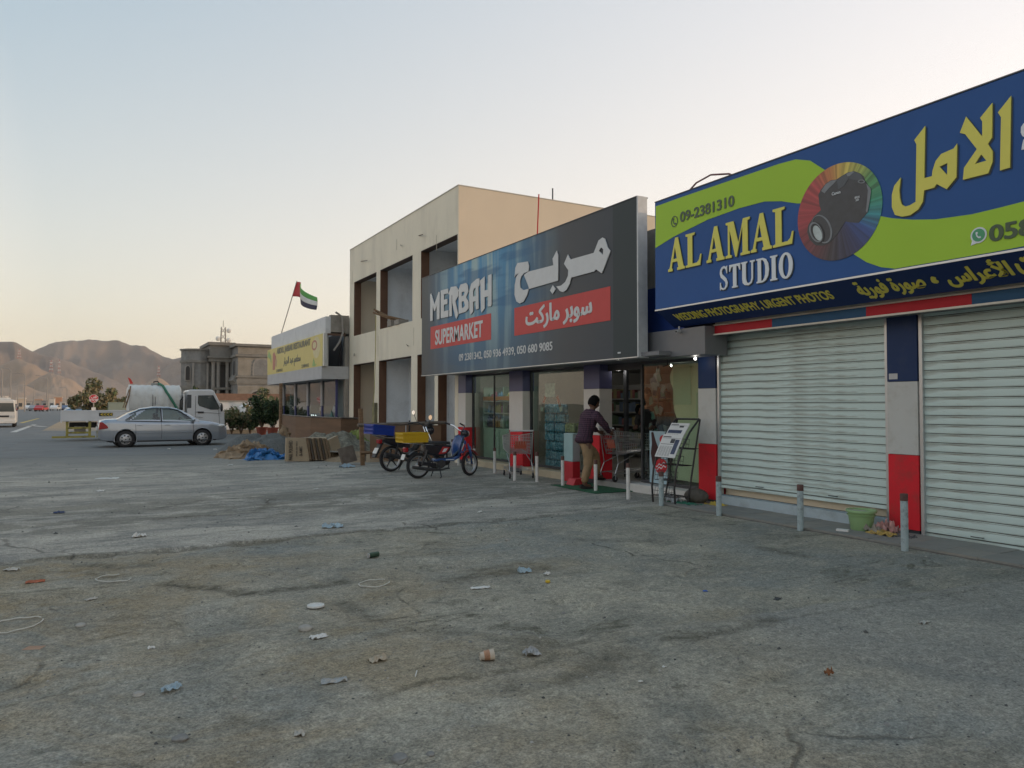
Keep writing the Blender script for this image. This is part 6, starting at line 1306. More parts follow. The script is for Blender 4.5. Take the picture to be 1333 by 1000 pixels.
def person(loc, rz, lab, J, shirt, trouser, face_dir=0., look_down=.3):
    r = thing('person', lab, 'person', loc, rz)
    def V(k): return J[k]
    P, E, R, ix = graph([
        [('pel', V('pel'), .095), ('sp', V('sp'), .09), ('ch', V('ch'), .095), ('nb', V('nb'), .045), ('nk', V('nk'), .05), ('h0', V('h0'), .075)],
        ['pel', ('hl', V('hl'), .075), ('kl', V('kl'), .052), ('al', V('al'), .038), ('tl', V('tl'), .035)], ['pel', ('hr', V('hr'), .075), ('kr', V('kr'), .052), ('ar', V('ar'), .038), ('tr', V('tr'), .035)],
        ['ch', ('sl', V('sl'), .028), ('el', V('el'), .028), ('wl', V('wl'), .027), ('pl', V('pl'), .03)], ['ch', ('sr', V('sr'), .028), ('er', V('er'), .028), ('wr', V('wr'), .027), ('pr', V('pr'), .03)]])
    me = skin_mesh(P, E, R, 0); me.materials.append(SKIN); put('body', me, r)
    # head
    h = V('h0')+Vector((.015, 0, .085)); Rm = Matrix.Rotation(face_dir, 3, 'Z') @ Matrix.Rotation(look_down, 3, 'Y')
    q = MB()
    def hd(u, v):
        a = 2*pi*u; z = -cos(pi*v); s_ = sin(pi*v); x = cos(a)*s_; y = sin(a)*s_
        p = Vector((.104*x, .084*y, .124*z))
        if z < 0: p.x += .014*(1 if x > 0 else 0)*(-z)*s_; p.y *= 1-.22*(-z); 
        if x > .55: p.x += .012*math.exp(-((z+.10)/.22)**2)*math.exp(-(y/.14)**2)*2.0        # nose
        if x > .6: p.x -= .008*math.exp(-((z-.12)/.1)**2)*math.exp(-((abs(y)-.33)/.18)**2)     # eye sockets
        if x > .6: p.x += .006*math.exp(-((z+.45)/.08)**2)*math.exp(-(y/.25)**2)                 # lips
        return h+Rm@p
    q.grid(hd, 36, 26, 0, True); q.build('head', SKIN, r, smooth=True, world=False)
    q = MB()
    for s_ in (-1, 1):
        c = h+Rm@Vector((-.005, s_*.078, -.005)); q.grid(lambda u, v: c+Rm@Vector((.02*cos(2*pi*u)*sin(pi*v), s_*.010*(1+.3*sin(2*pi*u))*-cos(pi*v), .032*sin(2*pi*u)*sin(pi*v))), 12, 8, 0, True)
    q.build('ear', SKIN, r, smooth=True, world=False)
    q = MB()
    for s_ in (-1, 1): c = h+Rm@Vector((.083, s_*.028, .014)); q.ball(c, .011, 8, 6)
    q.build('eye', M('eye_dark', (.05, .04, .035), .2), r, smooth=True, world=False)
    MB().ball(h+Rm@Vector((.099, 0, -.052)), (.008, .022, .006), 10, 6).build('mouth', M('lips', (.16, .06, .05), .5), r, smooth=True, world=False)
    q = MB()
    def hr_(u, v):
        a = 2*pi*u; ph = pi*(.30+.70*v) if True else 0; z = -cos(ph); s_ = sin(ph); x = cos(a)*s_; y = sin(a)*s_
        lowf = -.55 if x < .2 else .35
        z2 = max(z, lowf if x > .2 else z); n = fbm(x*9, y*9, z*9, 3)
        k = 1.10+.05*n; p = Vector((.104*x*k-.006, .084*y*k*1.04, .124*z2*k+.006))
        if x > .45 and z < .42: p = Vector((.098*x*.9, .077*y*.9, .120*max(z, .2)*.9))
        return h+Rm@p
    q.grid(hr_, 40, 22, 0, True); q.build('hair', HAIR, r, smooth=True, world=False)
    # clothes : slightly fuller skins over the body
    P, E, R, ix = graph([[('hem', V('pel')+Vector((-.01, 0, -.13)), .182), ('pel', V('pel')+Vector((0, 0, .0)), .182), ('sp', V('sp'), .182), ('ch', V('ch')+Vector((0, 0, .02)), .185), ('nb', V('nb')+Vector((-.01, 0, .02)), .098)],
        ['ch', ('sl', V('sl')+Vector((0, 0, .01)), .10), ('ul', (V('sl')+V('el'))/2, .085), ('el', V('el'), .068), ('wl', V('wl')*.9+V('el')*.1, .048)], ['ch', ('sr', V('sr')+Vector((0, 0, .01)), .10), ('ur', (V('sr')+V('er'))/2, .085), ('er', V('er'), .068), ('wr', V('wr')*.9+V('er')*.1, .048)]])
    me = skin_mesh(P, E, R, 2); me.materials.append(shirt); o = put('shirt', me, r)
    tx = bpy.data.textures.new('cloth_folds', 'CLOUDS'); tx.noise_scale = .07; md = o.modifiers.new('folds', 'DISPLACE'); md.texture = tx; md.strength = .034; md.mid_level = .5
    P, E, R, ix = graph([[('w', V('pel')+Vector((0, 0, .03)), (.135, .12)), ('pel', V('pel')+Vector((0, 0, -.05)), .132), ('hl', V('hl'), .122), ('kl', V('kl'), .092), ('al', V('al')+Vector((0, 0, .02)), .066)], ['pel', ('hr', V('hr'), .122), ('kr', V('kr'), .092), ('ar', V('ar')+Vector((0, 0, .02)), .066)]])
    me = skin_mesh(P, E, R, 1); me.materials.append(trouser); o = put('trousers', me, r); md = o.modifiers.new('folds', 'DISPLACE'); md.texture = tx; md.strength = .036; md.mid_level = .5
    for a, t_ in (('al', 'tl'), ('ar', 'tr')):
        A, T = V(a), V(t_); d = (T-A); d.z = 0; d.normalize(); zf = T.z
        q = MB(); n = 10
        for i in range(n):
            f = i/(n-1); c = A+d*(-.07+.27*f); w = .038+.012*sin(pi*min(1, f*1.2)); hgt = .075-.045*f if f > .25 else .085; c.z = zf-.033
            sd = Vector((-d.y, d.x, 0)); ring = [c-sd*w, c-sd*w*.95+Vector((0, 0, hgt*.7)), c+Vector((0, 0, hgt)), c+sd*w*.95+Vector((0, 0, hgt*.7)), c+sd*w]
            o_ = len(q.v); q.v += [tuple(p) for p in ring]
            if i: 
                for j in range(4): q.f.append((o_-5+j, o_-4+j, o_+1+j, o_+j)); q.mi.append(0)
                q.f.append((o_-5, o_-1, o_+4, o_)); q.mi.append(0)
        q.f.append((0, 1, 2, 3, 4)); q.mi.append(0); q.f.append(tuple(range(len(q.v)-5, len(q.v)))[::-1]); q.mi.append(0); q.build('shoe', SHOE, r, smooth=True, world=False)
    # hands : palm, four unequal curled fingers, thumb from the side of the palm
    for w_, p_, e_, s_ in (('wl', 'pl', 'el', 1), ('wr', 'pr', 'er', -1)):
        W_, D = V(w_), (V(p_)-V(w_)).normalized(); up = Vector((0, 0, 1)); side = D.cross(up).normalized()*(1 if s_ > 0 else -1); dn = D.cross(side)*(1 if s_ > 0 else -1)
        dn = Vector((0, 0, -1))-D*Vector((0, 0, -1)).dot(D); dn.normalize(); q = MB()
        q.tube([W_, W_+D*.04, W_+D*.09], [.026, .040, .038], 10)
        for k, L_ in enumerate((.070, .080, .075, .058)):
            b_ = W_+D*.085+side*(-.03+.02*k); q.tube([b_, b_+D*L_*.45+dn*.008, b_+D*L_*.6+dn*L_*.45, b_+D*L_*.3+dn*L_*.75], [.0105, .0095, .009, .007], 7)
        b_ = W_+D*.03-side*.032; q.tube([b_, b_+D*.035-side*.014+dn*.015, b_+D*.05-side*.002+dn*.04], [.012, .011, .009], 7)
        q.build('hand', SKIN, r, smooth=True, world=False)
    return r
Vv = Vector
J1 = dict(pel=Vv((0, 0, .93)), sp=Vv((.05, 0, 1.10)), ch=Vv((.12, 0, 1.30)), nb=Vv((.17, 0, 1.43)), nk=Vv((.195, 0, 1.465)), h0=Vv((.22, 0, 1.505)),
  hl=Vv((.01, .09, .86)), kl=Vv((.36, .10, .60)), al=Vv((.40, .11, .21)), tl=Vv((.55, .12, .160)), hr=Vv((0, -.09, .86)), kr=Vv((.02, -.10, .47)), ar=Vv((-.10, -.10, .09)), tr=Vv((.05, -.13, .046)),
  sl=Vv((.13, .20, 1.37)), el=Vv((.32, .26, 1.16)), wl=Vv((.50, .17, 1.03)), pl=Vv((.56, .16, 1.02)), sr=Vv((.11, -.20, 1.37)), er=Vv((.28, -.28, 1.15)), wr=Vv((.47, -.17, 1.03)), pr=Vv((.53, -.16, 1.02)))
person((7.93, 11.30, 0), radians(4), 'man in dark checked shirt and khaki trousers pushing a trolley into the entrance', J1, shirt_check('shirt_checked', (.05, .018, .04), (.012, .01, .02), (.13, .06, .09)), KHAKI, -.15, .42)
J2 = dict(pel=Vv((0, 0, .93)), sp=Vv((0, 0, 1.10)), ch=Vv((.03, 0, 1.32)), nb=Vv((.07, 0, 1.45)), nk=Vv((.10, 0, 1.50)), h0=Vv((.13, 0, 1.54)), hl=Vv((0, .09, .86)), kl=Vv((.02, .11, .48)), al=Vv((-.01, .12, .09)), tl=Vv((.13, .13, .046)), hr=Vv((0, -.09, .86)), kr=Vv((.02, -.11, .48)), ar=Vv((-.01, -.12, .09)), tr=Vv((.13, -.13, .046)),
  sl=Vv((.03, .19, 1.39)), el=Vv((.02, .27, 1.13)), wl=Vv((.19, .20, 1.0)), pl=Vv((.25, .18, 1.0)), sr=Vv((.03, -.19, 1.39)), er=Vv((.02, -.27, 1.13)), wr=Vv((.19, -.2, 1.0)), pr=Vv((.25, -.18, 1.0)))
pin = on_x(847, 560, 9.45)
person((pin.x, pin.y, .12), radians(200), 'man in dark clothes standing behind the glass of the supermarket, head bent', J2, M('shirt_dark', (.015, .014, .014), .9, var=.2), M('trousers_dark', (.02, .02, .022), .9), .5, .5)
# ================================================================ shopping carts
CHR = M('chrome_wire', (.50, .51, .52), .3, .8, var=.1); ORP = M('cart_plate', (.42, .10, .06), .5, var=.15); CHW = M('cart_white', (.6, .6, .6), .4)
def cart(loc, rz, lab, red_handle=False):
    """local x forward, handle at x=0"""
    r = thing('shopping_trolley', lab, 'shopping trolley', loc, rz); W0, W1 = .25, .19
    def wt(x): return W0+(W1-W0)*x/.92
    MB().tube([(-.05, -W0, 1.0), (-.05, W0, 1.0)], .017, 8).build('handle', CHW, r, world=False)
    q = MB()
    zt = lambda x: .96-.10*x; zb = lambda x: .50+.10*x
    for s_ in (-1, 1):
        q.tube([(-.05, s_*W0, 1.0), (0, s_*W0, .95), (.92, s_*W1, zt(.92))], .008, 6)
        q.tube([(0, s_*W0, .93), (.10, s_*(W0-.02), .5), (.86, s_*(W1-.01), zb(.86)), (.92, s_*W1, zt(.92))], .007, 6)
        for k in range(19): x = .04+k*.046; q.tube([(x+.0, s_*wt(x), zt(x)), (max(.1, x+.03*(1-x)), s_*(wt(x)-.015), zb(x))], .0028, 4, cap=False)
        for k in range(1, 6): f = k/6; q.tube([(.02+.08*f, s_*(W0-.01), .93-.43*f), (.92-.05*f, s_*(W1-.005), zt(.92)-(zt(.92)-zb(.9))*f)], .0032, 4, cap=False)
    q.tube([(.92, -W1, zt(.92)), (.92, W1, zt(.92))], .008, 6)
    for k in range(9): y = -.22+.055*k; q.tube([(0.0, y, .93), (.10, y*.95, .5), (.86, y*.78, zb(.86)), (.92, y*.8, zt(.92))], .0028, 4, cap=False)
    for k in range(1, 16): x = .1+k*.05; q.tube([(x, -wt(x)+.02, zb(x)), (x, wt(x)-.02, zb(x))], .0028, 4, cap=False)
    for k in range(1, 6): f = k/6; q.tube([(.02+.08*f, -W0+.01, .93-.43*f), (.02+.08*f, W0-.01, .93-.43*f)], .0035, 4, cap=False); q.tube([(.91-.05*f, -W1+.01, zt(.92)-.30*f), (.91-.05*f, W1-.01, zt(.92)-.30*f)], .003, 4, cap=False)
    q.build('wire_basket', CHR, r, world=False)
    MB().obox((.055, 0, .70), (.006, .26, .16), Matrix.Rotation(-.19, 3, 'Y')).build('seat_plate', ORP, r, world=False)
    q = MB()
    for s_ in (-1, 1):
        q.tube([(-.02, s_*W0, .95), (.02, s_*(W0-.005), .62), (.06, s_*(W0-.01), .34), (-.02, s_*(W0+.005), .14)], .010, 6); q.tube([(-.02, s_*(W0+.005), .15), (.80, s_*W1, .19)], .010, 6); q.tube([(.06, s_*(W0-.01), .34), (.45, s_*(W1+.02), .5)], .008, 6)
    for k in range(6): x = .05+k*.14; q.tube([(x, -W0+.03, .165+x*.05), (x, W0-.03, .165+x*.05)], .005, 4)
    q.build('undercarriage', CHR, r, world=False)
    for x, y in ((-.02, -W0), (-.02, W0), (.78, -W1), (.78, W1)):
        w = bpy.data.objects.new('wheel', None); COL.objects.link(w); w.parent = r; w.location = (x, y, .06)
        put('tyre', MB().lathe([(0, -.013), (.052, -.013), (.06, -.006), (.06, .006), (.052, .013), (0, .013)], (0, 0, 0), 'Y', 16).mesh('tyre', [TYRE], True), w); put('fork', MB().box(-.012, .012, -.022, -.017, -.01, .09).box(-.012, .012, .017, .022, -.01, .09).box(-.012, .012, -.022, .022, .088, .1).mesh('fork', [CHR]), w)
    return r
p = on_ground(678, 622); cart((7.86, 13.5, 0), radians(74), 'empty wire shopping trolley with white handle standing alone between two bollards')
cart((8.46, 11.27, .115), radians(-4), 'wire shopping trolley being pushed into the entrance by the man in khaki trousers')
# ================================================================ bollards
BOW = M('bollard_white', (.62, .62, .60), .6, var=.05, scale=6, dirt=(.35, .32, .28), dirt_amt=.6, dirt_scale=9); BOB = M('bollard_blue', (.33, .41, .43), .6, var=.1, scale=8, dirt=(.09, .085, .08), dirt_amt=.95, dirt_scale=9); RCAP = M('rust_cap', (.10, .05, .042), .8, var=.3, scale=20)
def bollard(px_, py_, ptop, lab, m, r=.032, grp='bollards along the shop fronts', lean=0):
    g_ = on_ground(px_, py_); top = on_x(px_, ptop, g_.x).z; b_ = thing('bollard', lab, 'bollard', (g_.x, g_.y, 0)); b_['group'] = grp; b_.rotation_euler = (random.uniform(-.015, .015), lean, 0)
    MB().tube([(0, 0, -.1), (0, 0, top-.075)], r, 16).build('post', m, b_, smooth=True, world=False); MB().lathe([(0, top), (r*.96, top), (r*1.04, top-.005), (r*1.04, top-.075), (0, top-.075)], n=16).build('cap', RCAP, b_, smooth=True, world=False)
for a in ((597, 606, 566, 'white bollard furthest left, beside the front wheel of the yellow-crate moped'), (617.5, 610, 580, 'white bollard second from the left, just right of the moped'), (644, 616, 583, 'white bollard standing clear left of the lone trolley'), (670, 625.5, 588, 'white bollard touching the left side of the lone trolley'),
          (699, 627, 589, 'white bollard touching the right side of the lone trolley'), (732.5, 633, 594, 'white bollard just left of the man in khaki trousers')): bollard(*a, BOW)
for a in ((775.5, 640, 599, 'white bollard standing on the green mat at the feet of the man'), (818, 650, 603, 'white bollard in front of the pushed trolley, nearest the news rack')): bollard(*a, BOW)
for a in ((861, 658, 614, 'pale blue bollard in front of the newspaper rack'), (936, 671, 620, 'chipped pale blue bollard at the left edge of the shutters'), (1042, 690, 631, 'pale blue bollard in front of the middle of the left shutter'), (1178, 716, 643, 'flaking blue bollard in front of the red pillar foot')): bollard(*a, BOB, .038)
bollard(589, 600, 572, 'white bollard half hidden behind the handlebars of the yellow-crate moped', BOW)
# ================================================================ newspaper rack
nr = thing('newspaper_rack', 'leaning black wire newspaper rack holding folded papers beside the entrance', 'newspaper rack', (7.9, 8.95, 0)); BW_ = M('rack_black', (.018, .018, .02), .45)
ya, yb = 9.22, 8.70
def rk(t): # front curve (x,z)
    return [(7.80, 0), (7.78, .25), (7.82, .55), (7.93, .85), (8.10, 1.12), (8.30, 1.32)][t]
q = MB()
for y in (ya, yb): q.tube([(rk(t)[0], y, rk(t)[1]) for t in range(6)], .016, 8); q.tube([(8.32, y, 1.32), (8.22, y, .85), (8.05, y, .03)], .014, 8)
q.tube([(8.30, ya, 1.32), (8.30, yb, 1.32)], .016, 8); q.tube([(8.05, ya, .12), (8.05, yb, .12)], .012, 6); q.tube([(8.22, ya, .85), (8.22, yb, .85)], .010, 6)
q.build('frame', BW_, nr)
for k, (t, z) in enumerate(((7.80, .12), (7.86, .36), (7.98, .60), (8.1, .86))):
    q = MB()
    for j in range(9): y = ya-(ya-yb)*j/8; q.tube([(t, y, z+.15), (t-.03, y, z), (t+.20, y, z)], .004, 4)
    for dz in (.15, .075, 0): q.tube([(t-.03*(1-dz/.15), ya, z+dz), (t-.03*(1-dz/.15), yb, z+dz)], .004, 4)
    q.tube([(t+.2, ya, z), (t+.2, yb, z)], .004, 4); q.build('wire_basket', BW_, nr)
NPW = M('newsprint', (.60, .60, .585), .8, var=.06, scale=4); NPI = M('news_ink', (.06, .06, .065), .8, var=.2); NPP = M('news_photo', (.035, .05, .10), .6, var=.5, scale=30)
def newspaper(c, w, h, t_, lab, big):
    n_ = thing('newspaper', lab, 'newspaper', c); Rm = Matrix.Rotation(t_, 3, 'Y')
    MB().obox(c, (.012, w, h), Rm).build('pages', NPW, n_); MB().obox(Vector(c)+Rm@Vector((.006, 0, -h*.02)), (.012, w*.97, h*.96), Rm).build('inner_pages', NPW, n_)
    def pr(y0, y1, z0, z1, m): MB().obox(Vector(c)+Rm@Vector((-.0075, (y0+y1)/2*w, (z0+z1)/2*h)), (.002, abs(y1-y0)*w, (z1-z0)*h), Rm).build('print', m, n_)
    pr(.05, .45, .37, .41, NPI); pr(.46, -.46, .325, .335, NPI)
    if big: pr(.0, -.2, .12, .3, NPI); pr(-.22, -.42, -.35, .28, NPP); pr(.44, -.2, .06, .075, NPI)
    else: pr(-.05, -.28, .22, .34, NPI); pr(.44, -.3, -.15, .05, NPP)
    for i in range(5): pr(.44-.13*i, .34-.13*i, -.45, -.02 if big else -.2, M('news_text', (.44, .44, .43), .8, var=.35, scale=90))
newspaper((7.93, 8.98, .90), .46, .40, .50, 'front newspaper on the rack, the lower one with a dark blue photo column', True)
newspaper((8.10, 8.99, 1.13), .42, .30, .62, 'upper newspaper on the rack with a small headline emblem', False)
tag(MB().ball((8.25, 8.72, .12), (.16, .22, .12), 16, 10).build('cloth_sack', M('sack_dark', (.10, .09, .075), .9, var=.3, bump=.8, bscale=22), loc=(8.25, 8.72, 0), smooth=True), 'dark slumped cloth sack lying behind the foot of the newspaper rack', 'sack')
def crumple(name, c, w, h, m, lab, cat, z=.02, seed=0, n=9, rz=0):
    rr = random.Random(seed); g_ = ground_height(c[0], c[1]) if c[1] < 21 and c[0] < 7.7 else .01
    q = MB(); ca, sa = cos(rz), sin(rz)
    def f(u, v):
        x, y = (u-.5)*w*(1+.12*fbm(u*3, v*3, seed)), (v-.5)*h*(1+.2*fbm(u*3, v*3, seed+5)); k = min(u, 1-u, v, 1-v)*4
        return (c[0]+x*ca-y*sa, c[1]+x*sa+y*ca, g_+.003+z*abs(fbm(u*4+seed, v*4, seed*1.7, 3))*1.3+z*.25*min(1, k))
    q.grid(f, n, n); o = q.build(name, m, loc=(c[0], c[1], g_)); md = o.modifiers.new('s', 'SOLIDIFY'); md.thickness = .002; tag(o, lab, cat); return o
GN = M('net_green', (.03, .16, .10), .9, var=.3, bump=.5, bscale=60); crumple('green_net', (8.02, 8.75), .25, .6, GN, 'scrap of green netting on the ground at the foot of the newspaper rack', 'netting', .03, 3, 12)
crumple('yellow_rag', (8.3, 8.35), .2, .3, M('rag_yellow', (.40, .30, .05), .9, var=.3), 'dirty yellow rag lying before the left red pillar foot', 'rag', .05, 4)
crumple('plastic_bag', (7.98, 8.98), .22, .22, M('bag_white', (.5, .52, .54), .4, var=.2), 'whitish plastic bag inside the bottom of the newspaper rack', 'plastic bag', .12, 6)
# ================================================================ bucket and rags by the right pillar
bk = thing('bucket', 'pale green plastic bucket with a lid rim standing by the red pillar', 'bucket', (8.2, 5.82, .02)); BG = M('bucket_green', (.26, .42, .20), .45, var=.06, scale=4, dirt=(.18, .22, .13), dirt_amt=.5)
MB().lathe([(0, .0), (.115, .0), (.125, .015), (.155, .215), (.175, .22), (.178, .235), (.172, .25), (.155, .25), (.12, .03), (0, .03)], (8.2, 5.82, .02), 'Z', 28).build('tub', BG, bk, smooth=True); MB().lathe([(.158, .18), (.166, .182), (.168, .19), (.158, .192)], (8.2, 5.82, .02), 'Z', 28).build('rib', BG, bk, smooth=True)
MB().tube([(8.2, 5.82-.175, .25), (8.12, 5.72, .27), (8.1, 5.82, .268), (8.12, 5.92, .265), (8.2, 5.82+.175, .25)], .006, 6).build('handle', M('bucket_handle', (.3, .32, .28), .5), bk)
crumple('cloth_rag', (8.2, 5.68), .2, .26, M('rag_grey', (.26, .24, .2), .9, var=.3), 'crumpled grey rag resting against the bucket', 'rag', .1, 31, 10)
crumple('yellow_packet', (8.13, 5.50), .2, .34, M('packet_yellow', (.36, .24, .06), .6, var=.4, scale=20), 'crumpled yellow packet lying between the bucket and the flaking bollard', 'packet', .06, 8, 10)
crumple('clear_bag', (8.32, 5.55), .2, .22, M('bag_pink', (.42, .22, .20), .4, var=.4, scale=14), 'pinkish see-through bag slumped against the red pillar foot', 'plastic bag', .16, 9, 10)
crumple('dark_scraps', (8.2, 5.25), .16, .22, M('scraps_dark', (.09, .09, .09), .9, var=.7, scale=40), 'dark litter heap right of the red pillar foot', 'litter', .05, 10, 10)
pk = on_ground(1097, 692, .02); tag(MB().obox((pk.x, pk.y, .035), (.06, .14, .028), .4).build('white_packet', WHITEP, loc=(pk.x, pk.y, .02), bevel=.003), 'small flat white packet on the pavement left of the bucket', 'packet')
# ================================================================ motorcycles
MBLU = M('moped_blue', (.02, .075, .24), .3, var=.05, coat=.6); MRED = M('moped_red', (.42, .03, .03), .3, coat=.4); ENG = M('engine_metal', (.075, .075, .08), .45, .6, var=.2, scale=12); CHROME = M('chrome', (.65, .66, .67), .15, 1.0); SEAT = M('seat_black', (.02, .02, .02), .5, var=.1); MIR = M('mirror_glass', (.8, .82, .85), .05, 1.0)
MDK = M('moped_dark', (.012, .013, .02), .35, coat=.3)
def bwheel(root, c, r, w, spk, steer=0., name='wheel'):
    e = bpy.data.objects.new(name, None); COL.objects.link(e); e.parent = root; e.location = c; e.rotation_euler = (0, 0, steer)
    put('tyre', MB().lathe([(r-.055, -w*.35), (r-.03, -w*.5), (r-.008, -w*.38), (r, 0), (r-.008, w*.38), (r-.03, w*.5), (r-.055, w*.35)], (0, 0, 0), 'Y', 40).mesh('tyre', [TYRE], True), e)
    put('rim', MB().lathe([(r-.055, -w*.38), (r-.075, -w*.32), (r-.068, 0), (r-.075, w*.32), (r-.055, w*.38)], (0, 0, 0), 'Y', 40).mesh('rim', [RIM], True), e)
    q = MB()
    if spk == 'wire':
        for k in range(28): a = 2*pi*k/28; b_ = a+.35*(1 if k % 2 else -1); q.tube([(.03*cos(b_), (.02 if k % 4 < 2 else -.02), .03*sin(b_)), ((r-.07)*cos(a), 0, (r-.07)*sin(a))], .0022, 4, cap=False)
    else:
        for k in range(5): a = 2*pi*k/5+.3; q.tube([(.03*cos(a), 0, .03*sin(a)), ((r-.07)*cos(a+.1), 0, (r-.07)*sin(a+.1))], [.022, .013], 6)
    q.lathe([(0, -.05), (.055, -.05), (.055, .05), (0, .05)], (0, 0, 0), 'Y', 16); put('spokes', q.mesh('spokes', [RIM if spk == 'wire' else ENG], True), e); return e
def mirror(root, a, b_, nrm=(-.95, -.2, .1), r=.055):
    m_ = bpy.data.objects.new('mirror', None); COL.objects.link(m_); m_.parent = root
    put('stem', MB().tube([a, b_], .006, 6).mesh('stem', [TRIM]), m_); n_ = Vector(nrm).normalized(); rot = n_.to_track_quat('Z', 'Y').to_matrix(); q = MB(); q2 = MB()
    q.lathe([(0, -.02), (r*.8, -.016), (r*1.06, -.002), (r*1.04, .004), (r*.98, .004)], n=20); q2.lathe([(0, .003), (r*.98, .003)], n=20)
    for qq, nm, m in ((q, 'shell', BLACK), (q2, 'glass', MIR)):
        qq.v = [tuple(Vector(b_)+rot@Vector(v)) for v in qq.v]; put(nm, qq.mesh(nm, [m], True), m_)
def moped(loc, rz):
    r = thing('moped', 'blue step-through moped parked on its stand, carrying the yellow crate', 'moped', loc, rz); B = dict(parent=r, world=False)
    bwheel(r, (0, 0, .265), .265, .075, 'wire'); st_ = .42; bwheel(r, (1.22, 0, .265), .265, .07, 'wire', st_)
    MB().tube([(1.02, 0, .98), (1.08, 0, .72), (.98, 0, .56), (.78, 0, .40), (.55, 0, .37), (.30, 0, .52)], [.03, .03, .035, .035, .035, .03], 10).build('frame', MDK, smooth=True, **B)
    MB().tube([(.30, 0, .36), (.0, .07, .265)], .02, 8).tube([(.30, -.07, .36), (.0, -.07, .265)], .02, 8).build('swing_arm', MDK, **B)
    MB().obox((.16, -.095, .30), (.42, .03, .075), Matrix.Rotation(.12, 3, 'Y')).build('chain_case', MDK, bevel=.012, **B)
    for s_ in (-1, 1): MB().tube([(.03, s_*.10, .28), (.16, s_*.12, .60)], [.02, .024], 8).tube([(.05, s_*.10, .33), (.13, s_*.117, .52)], .032, 8).build('shock_absorber', ENG, smooth=True, **B)
    # engine
    q = MB(); q.lathe([(0, -.11), (.085, -.11), (.095, -.07), (.095, .07), (.085, .11), (0, .11)], (.50, 0, .29), 'Y', 20); q.tube([(.54, 0, .29), (.72, 0, .34)], [.065, .05], 12); q.box(.42, .60, -.075, .075, .33, .42)
    for k in range(6): q.lathe([(0, -.004), (.075, -.004), (.075, .004), (0, .004)], (.60+k*.018, 0, .305+k*.006), 'X', 14)
    q.build('engine', ENG, smooth=True, **B)
    MB().tube([(.70, -.03, .30), (.66, -.10, .20), (.50, -.13, .17), (.2, -.13, .19), (-.18, -.13, .25)], [.014, .016, .02, .036, .032], 10).build('exhaust', ENG, smooth=True, **B)
    MB().prism([(.32, .345), (.80, .345), (.93, .40), (.95, .445), (.86, .44), (.78, .405), (.36, .405)], 'Y', -.095, .095).build('step_cover', MBLU, bevel=.02, **B)
    wall_ = text_mesh('RX STREET', .26, .028, SW, .02); put('lettering', wall_, r, (.52, -.0975, .36), (radians(90), 0, 0)) if 0 else MB().box(.60, .80, -.0975, -.0955, .366, .384).build('lettering_strip', SW, **B)
    # leg shield and front
    def ls(u, v): z = .42+.46*v; x = .98+.10*v-.04*sin(v*3)+.03*(1-abs(2*u-1)); w = .15+.06*sin(v*2.6); return (x-.11*abs(2*u-1)**2, (2*u-1)*w, z)
    o = MB().grid(ls, 13, 12).build('leg_shield', MBLU, smooth=True, **B); md = o.modifiers.new('s', 'SOLIDIFY'); md.thickness = .012
    for s_ in (-1, 1): MB().prism([(.90, .50), (.99, .52), (1.05, .74), (1.01, .80), (.94, .66)], 'Y', s_*.165, s_*.185).build('side_fairing', MBLU, bevel=.01, **B); MB().prism([(.93, .55), (.97, .56), (1.02, .70), (.985, .70), (.95, .62)], 'Y', s_*.1855, s_*.188).build('decal', MRED, **B); MB().prism([(.925, .58), (.94, .58), (.985, .70), (.975, .73), (.955, .67)], 'Y', s_*.1885, s_*.19).build('decal', SW, **B)
    # fork, mudguards (steered)
    f = bpy.data.objects.new('front_fork', None); COL.objects.link(f); f.parent = r; f.location = (1.22, 0, .265); f.rotation_euler = (0, 0, st_)
    for s_ in (-1, 1): put('fork_leg', MB().tube([(0, s_*.065, 0), (-.06, s_*.065, .22), (-.14, s_*.06, .44)], [.022, .02, .018], 8).mesh('fork_leg', [MBLU], True), f)
    put('mudguard', MB().grid(lambda u, v: ((.30+.015*(1-abs(2*v-1)))*cos(pi*(.18+.62*u)), (2*v-1)*.05, (.30+.02*(1-(2*v-1)**2))*sin(pi*(.18+.62*u))), 18, 7).mesh('mudguard', [MRED], True), f)
    put('fork_cover', MB().tube([(-.05, -.075, .16), (-.10, -.072, .38)], [.035, .03], 8).tube([(-.05, .075, .16), (-.10, .072, .38)], [.035, .03], 8).mesh('fork_cover', [MBLU], True), f)
    MB().grid(lambda u, v: (.31*cos(pi*(.12+.62*u)), (2*v-1)*.06, .265+(.31+.02*(1-(2*v-1)**2))*sin(pi*(.12+.62*u))), 20, 7).build('rear_mudguard', MDK, smooth=True, **B)
    MB().ball((1.10, 0, .92), (.09, .10, .085), 16, 12).build('headlamp', MDK, smooth=True, **B); MB().ball((1.165, 0, .92), (.04, .07, .065), 12, 10).build('headlamp_glass', HEADL, smooth=True, **B)
    MB().tube([(1.00, .10, 1.0), (1.04, 0, .97), (1.00, -.10, 1.0), (.97, -.25, 1.08), (.88, -.33, 1.12)], .013, 8).tube([(1.0, .10, 1.0), (.97, .25, 1.08), (.88, .33, 1.12)], .013, 8).build('handlebar', CHROME, smooth=True, **B)
    for s_ in (-1, 1): MB().tube([(.90, s_*.318, 1.113), (.80, s_*.37, 1.15)], .018, 8).build('grip', BLACK, smooth=True, **B); MB().tube([(.97, s_*.25, 1.09), (.90, s_*.37, 1.13)], .005, 5).build('brake_lever', CHROME, **B)
    MB().tube([(.99, -.02, .92), (.90, -.18, .88), (.93, -.21, 1.05)], .006, 6).tube([(.99, .02, .92), (.9, .1, .84), (.93, .2, 1.05)], .006, 6).build('brake_cable', BLACK, **B)
